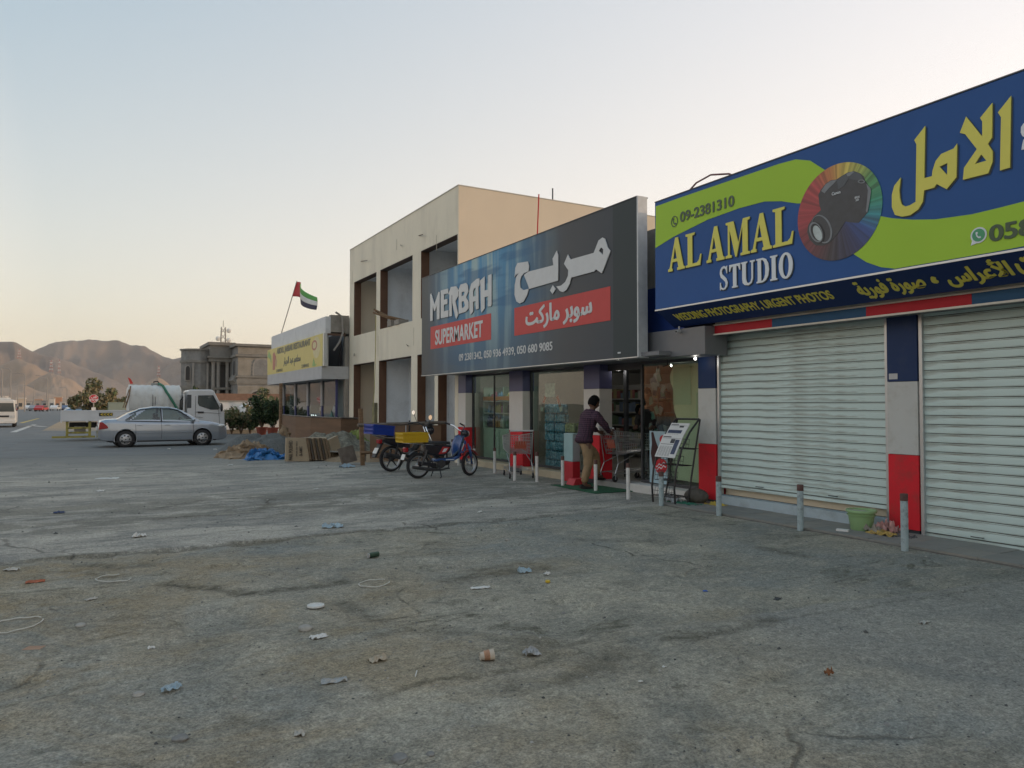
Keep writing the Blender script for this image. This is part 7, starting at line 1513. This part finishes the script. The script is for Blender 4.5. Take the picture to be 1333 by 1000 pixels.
    # seat, rack, tail
    def seatp(u, v): x = .14+.60*u; w = .13*(1-.35*u)*min(1, (u+.05)*6)*min(1, (1.03-u)*7); return (x, w*cos(pi*v), .72-.02*u+.065*sin(pi*v)-.03*max(0, u-.7))
    MB().grid(seatp, 20, 10).build('seat', SEAT, smooth=True, **B); MB().prism([(.08, .52), (.55, .44), (.70, .56), (.74, .68), (.10, .70)], 'Y', -.11, .11).build('side_panel', MDK, bevel=.03, **B)
    for s_ in (-1, 1): MB().prism([(.42, .50), (.60, .52), (.68, .64), (.52, .66)], 'Y', s_*.112, s_*.118).build('decal', MRED, **B); MB().prism([(.50, .54), (.58, .55), (.63, .62), (.55, .62)], 'Y', s_*.1185, s_*.12).build('decal', SW, **B)
    MB().tube([(.30, -.12, .70), (-.18, -.14, .745), (-.30, -.12, .75), (-.30, .12, .75), (-.18, .14, .745), (.30, .12, .70)], .011, 8).tube([(-.1, -.13, .745), (-.1, .13, .745)], .009, 6).tube([(.05, -.13, .735), (.05, .13, .735)], .009, 6).build('luggage_rack', CHROME, smooth=True, **B)
    MB().box(-.33, -.24, -.07, .07, .56, .66).build('tail_light', TAIL, bevel=.02, **B); MB().obox((-.34, 0, .46), (.01, .17, .12), Matrix.Rotation(.35, 3, 'Y')).build('number_plate', WHITEP, **B)
    MB().tube([(.44, -.10, .26), (.42, -.26, .03), (.38, -.29, .02)], .012, 6).build('stand', BLACK, **B); MB().tube([(.44, .1, .26), (.40, .22, .01)], .012, 6).build('stand', BLACK, **B); MB().tube([(.62, -.12, .20), (.62, -.22, .20)], .014, 6).build('foot_peg', BLACK, **B)
    mirror(r, (.97, -.24, 1.09), (.92, -.30, 1.30)) if 0 else None
    return r
mo = moped((on_ground(543, 623).x+.02, on_ground(543, 623).y, 0), radians(1))
def crate(loc, size, rz, m, lab, tilt=0., ty=0.):
    """plastic crate : slatted sides, rim and floor"""
    L_, W_, H_ = size; r = thing('crate', lab, 'crate', loc, rz); r.rotation_euler = (tilt, ty, rz); t_ = .012; B = dict(parent=r, world=False)
    fl = .90
    def sidep(a0, a1, b0, b1):
        pass
    q = MB()
    for s_ in (-1, 1):
        for z0, z1 in ((0, .035), (H_*.42, H_*.56), (H_-.035, H_)):
            q.box(-L_/2, L_/2, s_*W_/2-t_/2, s_*W_/2+t_/2, z0, z1); q.box(s_*L_/2-t_/2, s_*L_/2+t_/2, -W_/2+t_, W_/2-t_, z0, z1)
        n = int(L_/.045)
        for k in range(n+1): x = -L_/2+L_*k/n; q.box(x-.008, x+.008, s_*W_/2-t_/2+.002, s_*W_/2+t_/2-.002, .03, H_-.03)
        n = int(W_/.045)
        for k in range(n+1): y = -W_/2+W_*k/n; q.box(s_*L_/2-t_/2+.002, s_*L_/2+t_/2-.002, y-.008, y+.008, .03, H_-.03)
        q.box(-L_/2+.01, L_/2-.01, s_*(W_/2-.008)-.002, s_*(W_/2-.008)+.002, .03, H_-.03)
    q.box(-L_/2-.014, L_/2+.014, -W_/2-.014, -W_/2+.012, H_-.02, H_+.004).box(-L_/2-.014, L_/2+.014, W_/2-.012, W_/2+.014, H_-.02, H_+.004)
    q.build('side_walls', m, **B); MB().box(-L_/2+.01, L_/2-.01, -W_/2+.01, W_/2-.01, .0, .012).build('base', m, **B); return r
cb = mo.location
crate((cb.x-.14, cb.y, .765), (.56, .40, .20), radians(2), M('crate_yellow', (.56, .36, .01), .45, var=.06), 'yellow slatted plastic crate strapped on the rear rack of the blue moped')
# --- rear motorcycle, half hidden
def motorbike(loc, rz):
    r = thing('motorcycle', 'dark motorcycle parked behind the moped, carrying the blue crate', 'motorcycle', loc, rz); B = dict(parent=r, world=False)
    bwheel(r, (0, 0, .30), .30, .095, 'cast'); st_ = -.25; bwheel(r, (1.28, 0, .30), .30, .08, 'cast', st_)
    MB().tube([(1.02, 0, .92), (.82, 0, .78), (.35, 0, .70), (.30, 0, .42), (.75, 0, .30), (.98, 0, .82)], .022, 8).build('frame', BLACK, smooth=True, **B); MB().tube([(.38, .09, .38), (0, .09, .30)], .02, 8).tube([(.38, -.09, .38), (0, -.09, .30)], .02, 8).build('swing_arm', BLACK, **B)
    q = MB(); q.ball((.55, 0, .40), (.18, .12, .13), 16, 10); q.tube([(.62, 0, .46), (.74, 0, .64)], [.075, .07], 12)
    for k in range(6): q.lathe([(0, -.005), (.10, -.005), (.10, .005), (0, .005)], (.65+k*.016, 0, .50+k*.024), 'Z', 14)
    q.build('engine', ENG, smooth=True, **B)
    def tank(u, v): x = .50+.46*u; s_ = sin(pi*min(1, .12+.88*u))**.6; return (x, .13*s_*cos(2*pi*v), .80+.03*u+.10*s_*sin(2*pi*v)*(1.15 if sin(2*pi*v) > 0 else .7))
    MB().grid(tank, 16, 21).build('fuel_tank', MDK, smooth=True, **B)
    def seatp(u, v): x = -.12+.66*u; w = .13*(1-.3*u)*min(1, (u+.05)*6); return (x, w*cos(pi*v), .76+.03*(1-u)+.06*sin(pi*v))
    MB().grid(seatp, 20, 10).build('seat', SEAT, smooth=True, **B); MB().prism([(-.22, .68), (.05, .58), (.42, .50), (.50, .70), (.1, .76), (-.25, .78)], 'Y', -.10, .10).build('side_panel', MDK, bevel=.03, **B)
    MB().tube([(.72, -.08, .40), (.68, -.14, .25), (.40, -.15, .24), (.1, -.17, .34), (-.28, -.18, .42)], [.02, .02, .024, .045, .05], 10).build('exhaust', ENG, smooth=True, **B)
    for s_ in (-1, 1): MB().tube([(.02, s_*.12, .32), (.12, s_*.13, .66)], .028, 8).build('shock_absorber', BLACK, smooth=True, **B)
    f = bpy.data.objects.new('front_fork', None); COL.objects.link(f); f.parent = r; f.location = (1.28, 0, .30); f.rotation_euler = (0, 0, st_)
    for s_ in (-1, 1): put('fork_leg', MB().tube([(0, s_*.09, 0), (-.13, s_*.085, .32), (-.30, s_*.08, .72)], [.026, .024, .019], 8).mesh('fork_leg', [CHROME], True), f)
    put('mudguard', MB().grid(lambda u, v: (.335*cos(pi*(.2+.6*u)), (2*v-1)*.055, (.335+.02*(1-(2*v-1)**2))*sin(pi*(.2+.6*u))), 16, 7).mesh('mudguard', [MDK], True), f)
    MB().ball((1.10, 0, .93), (.10, .11, .11), 16, 12).build('headlamp', MDK, smooth=True, **B); MB().box(.98, 1.12, -.09, .09, 1.0, 1.10).build('instruments', BLACK, bevel=.02, **B)
    MB().tube([(.80, -.36, 1.10), (.92, -.24, 1.12), (1.0, -.08, 1.02), (1.0, .08, 1.02), (.92, .24, 1.12), (.80, .36, 1.10)], .012, 8).build('handlebar', BLACK, smooth=True, **B)
    for s_ in (-1, 1): MB().tube([(.84, s_*.32, 1.11), (.74, s_*.42, 1.09)], .018, 8).build('grip', BLACK, **B)
    mirror(r, (.90, .27, 1.12), (.86, .36, 1.36)); mirror(r, (.90, -.27, 1.12), (.84, -.38, 1.25), r=.06)
    MB().tube([(.15, -.13, .80), (-.25, -.15, .80), (-.42, -.13, .86), (-.42, .13, .86), (-.25, .15, .80), (.15, .13, .80)], .013, 8).build('luggage_rack', CHROME, smooth=True, **B)
    MB().box(-.36, -.28, -.08, .08, .66, .76).build('tail_light', TAIL, bevel=.02, **B); MB().prism([(-.30, .68), (-.24, .68), (-.44, .34), (-.48, .36)], 'Y', -.07, .07).build('rear_mudguard', BLACK, **B); MB().obox((-.415, 0, .50), (.012, .16, .14), Matrix.Rotation(.5, 3, 'Y')).build('number_plate', WHITEP, **B)
    MB().tube([(.45, .12, .28), (.40, .30, .0)], .012, 6).build('stand', BLACK, **B); return r
mk_ = on_ground(509, 614); mb2 = motorbike((mk_.x, mk_.y, 0), radians(12))
crate((mk_.x-.30, mk_.y+.0, .86), (.55, .40, .22), radians(12), M('crate_blue', (.012, .045, .30), .4, var=.06), 'blue plastic crate tilted on the rear rack of the dark motorcycle', 0, .10)
# ================================================================ plywood barrier and timber behind the motorcycles
PLY = M('plywood_brown', (.19, .115, .07), .8, var=.14, scale=2.2, stretch=(1, .4, 2.5), bump=.2, bscale=30, dirt=(.13, .09, .06), dirt_amt=.6, dirt_scale=1.8)
br = thing('plywood_barrier', 'brown plywood hoarding on timber posts behind the motorcycles', 'barrier', (7.3, 19, 0)); A = on_ground(481, 601); Bq = on_x(580, 570, 8.42)
pa = Vector((A.x, A.y, 0)); pb_ = Vector((8.44, 18.9, 0)); d = (pb_-pa)
def pl_ht(t): return 1.02-.04*t
for k in range(2):
    a = pa+d*(.5*k+.005); b_ = pa+d*(.5*k+.495); n_ = Vector((-d.y, d.x, 0)).normalized()*.009
    MB().add([a-n_, b_-n_, b_+n_, a+n_, a-n_+Vector((0, 0, pl_ht(k*.5))), b_-n_+Vector((0, 0, pl_ht(k*.5+.5))), b_+n_+Vector((0, 0, pl_ht(k*.5+.5))), a+n_+Vector((0, 0, pl_ht(k*.5)))], [(0,3,2,1),(4,5,6,7),(0,1,5,4),(1,2,6,5),(2,3,7,6),(3,0,4,7)]).build('board', PLY, br)
pp_ = on_ground(470.5, 606); 
MB().obox((pp_.x, pp_.y, .72), (.10, .07, 1.46), Matrix.Rotation(-.045, 3, 'Y')).build('post', WOOD, br)
z1 = 1.03; a = Vector((pp_.x-.12, pp_.y-.06, z1)); b_ = Vector((8.5, 18.75, 1.06)); MB().tube([a, b_], .045, 4).build('rail', WOODG, br)
a = Vector((pp_.x-.05, pp_.y-.05, .32)); MB().tube([a, a+Vector((.9, .15, .02))], .04, 4).build('rail', WOOD, br); MB().obox((pp_.x+.06, pp_.y+.05, .35), (.14, .05, .5), .1).build('strut', WOODG, br)
for t in (.55, .78): q_ = pa+d*t; MB().tube([q_+Vector((-.02, -.05, .3)), q_+Vector((-.02, -.05, 1.12))], .02, 5).build('iron_bar', BLACK, br)
bl_ = thing('box_fragment', 'broken wooden panel leaning on the timber post', 'panel', (pp_.x-.3, pp_.y+.2, 0)); MB().obox((pp_.x-.26, pp_.y+.35, .26), (.46, .05, .42), Matrix.Rotation(.3, 3, 'Z')@Matrix.Rotation(-.25, 3, 'X')@Matrix.Rotation(-.18, 3, 'Y')).build('panel', WOODG, bl_)
# ================================================================ debris by the restaurant
b2 = thing('plywood_fence', 'long curved brown plywood fence screening the restaurant front', 'barrier', (7.2, 30, 0))
pts = [on_ground(366, 577), on_ground(385, 581), on_ground(405, 583), Vector((7.6, 25.6, 0)), Vector((8.35, 25.9, 0))]
for k in range(len(pts)-1):
    a, b_ = Vector((pts[k].x, pts[k].y, 0)), Vector((pts[k+1].x, pts[k+1].y, 0)); n_ = (b_-a); n_ = Vector((-n_.y, n_.x, 0)).normalized()*.01; h0, h1 = 1.15-.02*k, 1.12-.02*k; g_ = (b_-a)*.004
    a = a+g_; b_ = b_-g_; MB().add([a-n_, b_-n_, b_+n_, a+n_, a-n_+Vector((0, 0, h0)), b_-n_+Vector((0, 0, h1)), b_+n_+Vector((0, 0, h1)), a+n_+Vector((0, 0, h0))], [(0,3,2,1),(4,5,6,7),(0,1,5,4),(1,2,6,5),(2,3,7,6),(3,0,4,7)]).build('board', PLY, b2)
    MB().tube([a+Vector((0, -.03, h0)), b_+Vector((0, -.03, h1))], .03, 4).build('top_rail', WOODG, b2)
wpp = Vector((pts[0].x-.05, pts[0].y-.1, 0)); tp_ = on_y(363, 499, wpp.y); tag(MB().tube([wpp, Vector((wpp.x, wpp.y, tp_.z))], .07, 6).build('timber_pole', WOOD, loc=(wpp.x, wpp.y, 0)), 'upright rough timber pole at the left end of the plywood fence', 'pole')
gv = M('gravel_heap', (.12, .125, .12), .95, var=.5, scale=30, bump=1, bscale=60)
def heap(c, rx, ry, h, m, name, lab, cat, seed, kind='stuff'):
    q = MB().grid(lambda u, v: (c[0]+rx*(2*u-1), c[1]+ry*(2*v-1), -.02+h*max(0, 1-(2*u-1)**2-(2*v-1)**2)**.8*(1+.5*fbm(u*4, v*4, seed))+.03*fbm(u*14, v*14, seed+1)*max(0, 1-(2*u-1)**2-(2*v-1)**2)), 50, 40)
    o = q.build(name, m, loc=(c[0], c[1], 0), smooth=True); tag(o, lab, cat)
    if kind: o['kind'] = kind
    return o
pc = on_ground(345, 588); heap((pc.x, pc.y, 0), 1.5, 1.5, .55, gv, 'gravel_heap', 'dark gravel heap partly under sacking left of the boxes', 'gravel', 3)
pc2 = on_ground(468, 600); heap((pc2.x+.2, pc2.y+.5, 0), 1.1, 1.2, .2, M('sand_heap', (.30, .22, .14), .95, var=.35, scale=20, bump=.8, bscale=40), 'sand_heap', 'sandy rubble heap around the foot of the timber post', 'sand', 6)
pc3 = on_ground(440, 590); heap((pc3.x+.3, pc3.y+1.2, 0), 1.4, 1.3, .62, M('rubble', (.20, .19, .15), .95, var=.6, scale=12, bump=1, bscale=30), 'rubble_heap', 'grey rubble heap behind the carton stack', 'rubble', 9)
def tarp(c, w, h, ht, m, name, lab, cat, seed, rz=0):
    q = MB(); ca, sa = cos(rz), sin(rz)
    def f(u, v):
        x, y = (u-.5)*w, (v-.5)*h; e = max(0, 1-(2*u-1)**2)*max(0, 1-(2*v-1)**2); z = ht*e**.8*(.75+.75*abs(fbm(u*3.2, v*3.2, seed)))+.16*e**.3*abs(fbm(u*7, v*7, seed+2, 5))-.03; x += .22*fbm(u*4, v*4, seed+3); y += .2*fbm(u*4, v*4, seed+4)
        return (c[0]+x*ca-y*sa, c[1]+x*sa+y*ca, .01+z)
    q.grid(f, 60, 46); return tag(q.build(name, m, loc=(c[0], c[1], 0), smooth=True), lab, cat)
SK = M('sacking', (.27, .20, .13), .95, var=.35, scale=5, bump=.6, bscale=40)
s1 = on_ground(318, 597); tarp((s1.x+.15, s1.y+.5, 0), 1.5, 1.1, .42, SK, 'sacking', 'rumpled brown sacking spread over the left end of the gravel heap', 'sacking', 21, .3)
s2 = on_ground(360, 585); tarp((s2.x+.1, s2.y-.3, 0), 1.2, .9, .60, SK, 'sacking', 'brown sacking folded on top of the gravel heap next to the cartons', 'sacking', 25, -.2)
s3 = on_ground(340, 599); tarp((s3.x+.15, s3.y+.25, 0), 1.05, .5, .26, M('tarp_blue', (.03, .16, .40), .4, var=.2, scale=4), 'blue_tarp', 'bright blue plastic sheet crumpled in front of the gravel heap', 'tarpaulin', 23, .12)
s4 = on_ground(430, 577); tarp((s4.x-.2, s4.y-1.0, 0), 1.2, .8, 1.0, M('net_teal', (.12, .22, .2), .8, var=.3), 'green_netting', 'pale green netting draped over the plywood fence behind the cartons', 'netting', 27)
s5 = on_ground(458, 585); tarp((s5.x, s5.y-.6, 0), .9, .5, .60, M('bag_lime', (.20, .25, .06), .6, var=.4, scale=6), 'lime_bag', 'yellow green plastic bags on the rubble left of the timber post', 'plastic bag', 28)
crumple('plastic_bottle_litter', tuple(on_ground(452, 609))[:2], .35, .2, M('litter_blue', (.28, .38, .45), .4, var=.3), 'pale blue crushed plastic litter on the sand before the timber post', 'litter', .08, 29)
# cartons
CARD = M('cardboard', (.36, .29, .20), .85, var=.1, scale=3, dirt=(.28, .22, .15), dirt_amt=.4); CARDE = M('cardboard_edge', (.17, .12, .075), .9, var=.3, scale=9); INK = M('carton_ink', (.07, .06, .05), .8, var=.2)
c0 = on_ground(372, 602); c1 = on_ground(404, 601)
cx_ = thing('tile_carton', 'printed tile carton at the front left of the carton stack', 'carton', (c0.x, c0.y, 0)); cw = c1.x-c0.x
MB().obox((c0.x+cw/2, c0.y+.06, .33), (cw, .10, .64), Matrix.Rotation(.04, 3, 'Y')@Matrix.Rotation(-.06, 3, 'X')).build('carton', CARD, cx_, bevel=.006)
for body, x, w_, h_ in (('PAUL POLISHED', .17, .10, .52), ('POLISHED', .30, .035, .40), ('SI-AMIC', .43, .075, .26)):
    me = text_mesh(body, h_, w_, INK, .03); o = put('lettering', me, cx_, (x, -.028, .06 if h_ > .45 else .16), (radians(90), radians(-90), 0))
for k in range(8):
    x = c1.x+.03+k*.075; t_ = .30-.02*k; ck_ = thing('tile_carton', ['upright tile carton directly behind the printed front carton', 'second upright carton of the leaning row', 'third upright carton of the leaning row', 'fourth upright carton of the leaning row', 'fifth upright carton of the leaning row', 'sixth upright carton of the leaning row', 'seventh upright carton, last but one of the leaning row', 'broad pale carton closing the right end of the leaning row'][k], 'carton', (x, c1.y, 0)); ck_['group'] = 'row of leaning tile cartons'
    MB().obox((x-.06, c1.y+.33, .335), (.052, .62, .62), Matrix.Rotation(-.16-.012*k, 3, 'Y')).build('carton', CARD if k == 7 else random.choice((CARD, CARDE)), ck_, bevel=.004)
    MB().obox((x-.06, c1.y+.018, .335), (.040, .004, .56), Matrix.Rotation(-.16-.012*k, 3, 'Y')).build('lettering', CARDE if k == 7 else INK if k % 2 else CARDE, ck_)
xr_ = c1.x+.75; big = thing('tile_carton', 'wide blank carton leaning against the right end of the carton row', 'carton', (xr_, c1.y+.3, 0)); MB().obox((xr_+.02, c1.y+.4, .33), (.50, .10, .60), Matrix.Rotation(.75, 3, 'Z')@Matrix.Rotation(-.22, 3, 'Y')@Matrix.Rotation(-.15, 3, 'X')).build('carton', CARD, big, bevel=.006)
bd = thing('wood_board', 'loose dark board lying on the rubble right of the cartons', 'board', (6.2, 19.6, .2)); MB().obox((6.1, 20.6, .22), (.8, .4, .03), Matrix.Rotation(.2, 3, 'Z')@Matrix.Rotation(.1, 3, 'Y')).build('board', M('board_white', (.4, .4, .38), .7), bd)
# ================================================================ litter on the lot
PW = M('paper_white', (.60, .60, .57), .8, var=.15, scale=14, dirt=(.3, .29, .26), dirt_amt=.6, dirt_scale=20); PD = M('paper_dirty', (.40, .39, .35), .85, var=.2, scale=12); PB_ = M('plastic_pale_blue', (.28, .38, .44), .35, var=.25, scale=12); POR_ = M('card_orange', (.32, .20, .13), .8, var=.15)
def lit(x, y, w, h, m, lab, z=.015, seed=0, cat='litter', rz=0, name='paper_scrap'): p = on_ground(x, y, -.02 if y > 700 else 0); return crumple(name, (p.x, p.y), w, h, m, lab, cat, z, seed, 8, rz)
L_ = [(140, 623, .5, .25, PW, 'flat white paper sheet, the far large one left of centre', .02), (30, 622, .4, .15, PD, 'thin whitish strip near the left edge, beyond the large sheet', .01), (131, 640, .16, .12, PW, 'tiny white scrap just nearer than the large far sheet', .03),
 (77, 668, .16, .1, M('scrap_navy', (.03, .05, .12), .6), 'dark blue scrap on the left of the pale asphalt', .03), (181, 702, .17, .12, PW, 'crumpled white tissue lying on the seam at the left', .045), (15, 743, .15, .09, PD, 'grey crushed plate near the left edge of the lot', .02),
 (46, 759, .17, .10, M('scrap_orange', (.32, .10, .05), .9, var=.3, scale=30), 'torn orange rag near the left edge', .02), (119, 776, .11, .05, PD, 'small twisted scrap between the two string loops', .015), (625, 766, .20, .06, PW, 'narrow white torn strip in the middle of the lot', .015),
 (415, 832, .13, .08, PW, 'torn white paper below the round white lid', .02), (44, 844, .13, .09, POR_, 'flat brown cardboard piece at the lower left', .004), (197, 845, .05, .04, PW, 'small white scrap at the lower left, alone', .012), (223, 898, .12, .06, PB_, 'crushed pale blue packet at the lower left', .03),
 (435, 889, .17, .07, M('foil', (.30, .31, .30), .35, .3, var=.3), 'grey foil wrapper left of the straw', .02), (492, 861, .13, .07, M('paper_tan', (.38, .33, .25), .8), 'bent tan paper strip near the straw', .03), (390, 954, .06, .05, PD, 'pale stone-like scrap at the bottom, left of centre', .02),
 (692, 852, .12, .10, M('clear_plastic', (.30, .31, .31), .25, var=.3), 'clear crushed plastic cup right of the paper cup', .045), (712, 750, .07, .05, PW, 'small white folded paper beside the pale blue bottle', .03), (683, 747, .15, .06, PB_, 'pale blue crushed bottle in the middle of the lot', .045),
 (1203, 812, .13, .05, PD, 'creased silver wrapper on the right of the lot', .015), (918, 771, .04, .03, M('scrap_blue', (.03, .12, .45), .5), 'tiny bright blue scrap in the right half of the lot', .012), (1079, 879, .05, .04, M('leaf_brown', (.20, .08, .03), .8), 'dry curled brown leaf in the right foreground', .035),
 (1012, 781, .10, .05, M('scrap_dark', (.05, .055, .055), .8), 'flat dark scrap right of the bright blue one', .01), (433, 745-58, .30, .12, PB_, 'crushed blue and white bottles lying on the seam', .06), (412, 666-29, .1, .06, PW, 'little white scrap near the motorcycles', .02),
 (865/1.0, 870, .03, .02, PW, 'pea sized white crumb in the foreground right of the cup', .01), (834, 888, .03, .02, PW, 'white crumb low in the foreground, left of the dry leaf', .01), (280, 586, .12, .1, PW, 'white scrap on the road under the nose of the silver car', .04), (220, 585.5, .1, .1, PW, 'white scrap on the road below the doors of the silver car', .04), (625, 668, .09, .05, PW, 'small white scrap just beyond the seam', .03), (300, 606, .14, .1, PW, 'white scrap in front of the blue plastic sheet', .03)]
for i, (x, y, w, h, m, lab, z) in enumerate(L_): lit(x, y, w*.85, h*.85, m, lab, z, i+40, rz=.2*((i*7) % 5-2))
def gpt(x, y): p = on_ground(x, y, -.02 if y > 700 else 0); return Vector((p.x, p.y, ground_height(p.x, p.y)))
p = gpt(411, 791); ld = MB().lathe([(0, .010), (.055, .010), (.058, .016), (.064, .016), (.066, .004), (0, .0)], tuple(p+Vector((0, 0, .004))), 'Z', 28).build('cup_lid', PW, loc=p, smooth=True); tag(ld, 'round white plastic lid lying flat in the left middle of the lot', 'lid')
p = gpt(634, 860); cu = thing('paper_cup', 'crushed paper cup with orange stripes in the foreground', 'paper cup', p); q = MB(); 
o = MB().tube([p+Vector((-.045, .01, .028)), p+Vector((.04, -.012, .034))], [.022, .034], 18, cap=False).build('cup', M('cup_cream', (.5, .44, .36), .7), cu, smooth=True); md = o.modifiers.new('s', 'SOLIDIFY'); md.thickness = .0015
MB().tube([p+Vector((-.02, .004, .030)), p+Vector((.0, -.002, .032)), p+Vector((.012, -.005, .0325))], [.028, .0308, .0322], 18, cap=False).build('cup_print', M('cup_orange', (.36, .20, .12), .8, var=.4, scale=30), cu, smooth=True)
p = gpt(487, 727); cn_ = thing('drink_can', 'crushed green drink can lying in the middle distance', 'can', p); MB().tube([p+Vector((-.06, -.01, .028)), p+Vector((.05, .025, .028))], .028, 16).build('can_body', M('can_green', (.05, .09, .06), .35, .4, var=.3), cn_, smooth=True); MB().tube([p+Vector((-.067, -.012, .028)), p+Vector((-.061, -.0103, .028))], .025, 16).build('can_end', ALU, cn_)
p = gpt(541.5, 879); tag(MB().tube([p+Vector((-.02, -.04, .006)), p+Vector((.02, .035, .008))], .0035, 6).build('drinking_straw', PW, loc=p), 'short white drinking straw in the foreground', 'straw')
p = gpt(713, 759); tag(MB().lathe([(0, .0), (.022, .0), (.022, .014), (.018, .017), (0, .017)], tuple(p+Vector((0, 0, .003))), 'Z', 16).build('plastic_disc', M('cap_yellow', (.55, .38, .03), .4), loc=p), 'yellow bottle cap right of the pale blue bottle', 'bottle cap')
STR = M('string_white', (.5, .49, .44), .8)
def loop(x, y, rx, ry, lab, gap=.0, rz=0, seed=0):
    p = gpt(x, y); pts = []
    for k in range(26):
        a = 2*pi*(gap+(1-2*gap)*k/25); X = rx*cos(a)*(1+.15*fbm(k*.3, seed, 0)); Y = ry*sin(a)*(1+.2*fbm(k*.3, seed, 4)); X, Y = X*cos(rz)-Y*sin(rz), X*sin(rz)+Y*cos(rz); pts.append((p.x+X, p.y+Y, ground_height(p.x+X, p.y+Y)+.008+.006*abs(sin(a*3))))
    tag(MB().tube(pts, .0045, 5).build('packing_strap', STR, loc=p), lab, 'strap')
loop(20, 815, .17, .16, 'loop of white packing strap at the lower left edge', .03, .3, 1); loop(148, 754, .14, .17, 'open white strap loop near the orange rag', .12, .4, 2); loop(487, 761, .13, .12, 'white strap ring in the middle of the lot', .06, .1, 3)
# a few fist sized stones
for i, (x, y, s_) in enumerate(((397, 820, .05), (235, 963, .035), (180, 905, .03), (520, 990, .04), (105, 815, .035), (560, 985, .02), (660, 704, .03))):
    p = gpt(x, y); q = MB().grid(lambda u, v: (p.x+s_*cos(2*pi*u)*sin(pi*v)*(1+.3*fbm(u*3, v*3, i)), p.y+s_*sin(2*pi*u)*sin(pi*v)*(1+.3*fbm(u*2, v*3, i+3)), p.z+s_*.2-s_*.5*cos(pi*v)), 12, 8, 0, True)
    tag(q.build('stone', MATS['stone_pale' if i % 2 == 0 else 'stone_grey'], loc=p), ['grey stone just left of the torn white paper', 'small stone near the bottom left of the lot', 'pebble left of the crushed blue packet', 'flat stone at the bottom edge', 'small stone beside the strap loop at the left', 'tiny stone at the bottom edge, right of the flat stone', 'small stone near the seam in the centre'][i], 'stone')
# ================================================================ evening haze
hz = MB().box(-5000, 5000, -5000, 5000, -3.0, 420).build('haze', M('haze_air', (1, 1, 1)), loc=(0, 0, 0)); hm = bpy.data.materials.new('haze_volume'); hm.use_nodes = True; N = hm.node_tree.nodes; N.remove(N['Principled BSDF']); pv = N.new('ShaderNodeVolumePrincipled')
pv.inputs['Color'].default_value = (.93, .90, .88, 1); pv.inputs['Density'].default_value = .00012; pv.inputs['Anisotropy'].default_value = .2; hm.node_tree.links.new(pv.outputs[0], N['Material Output'].inputs['Volume']); hz.data.materials.clear(); hz.data.materials.append(hm); hz['kind'] = 'stuff'
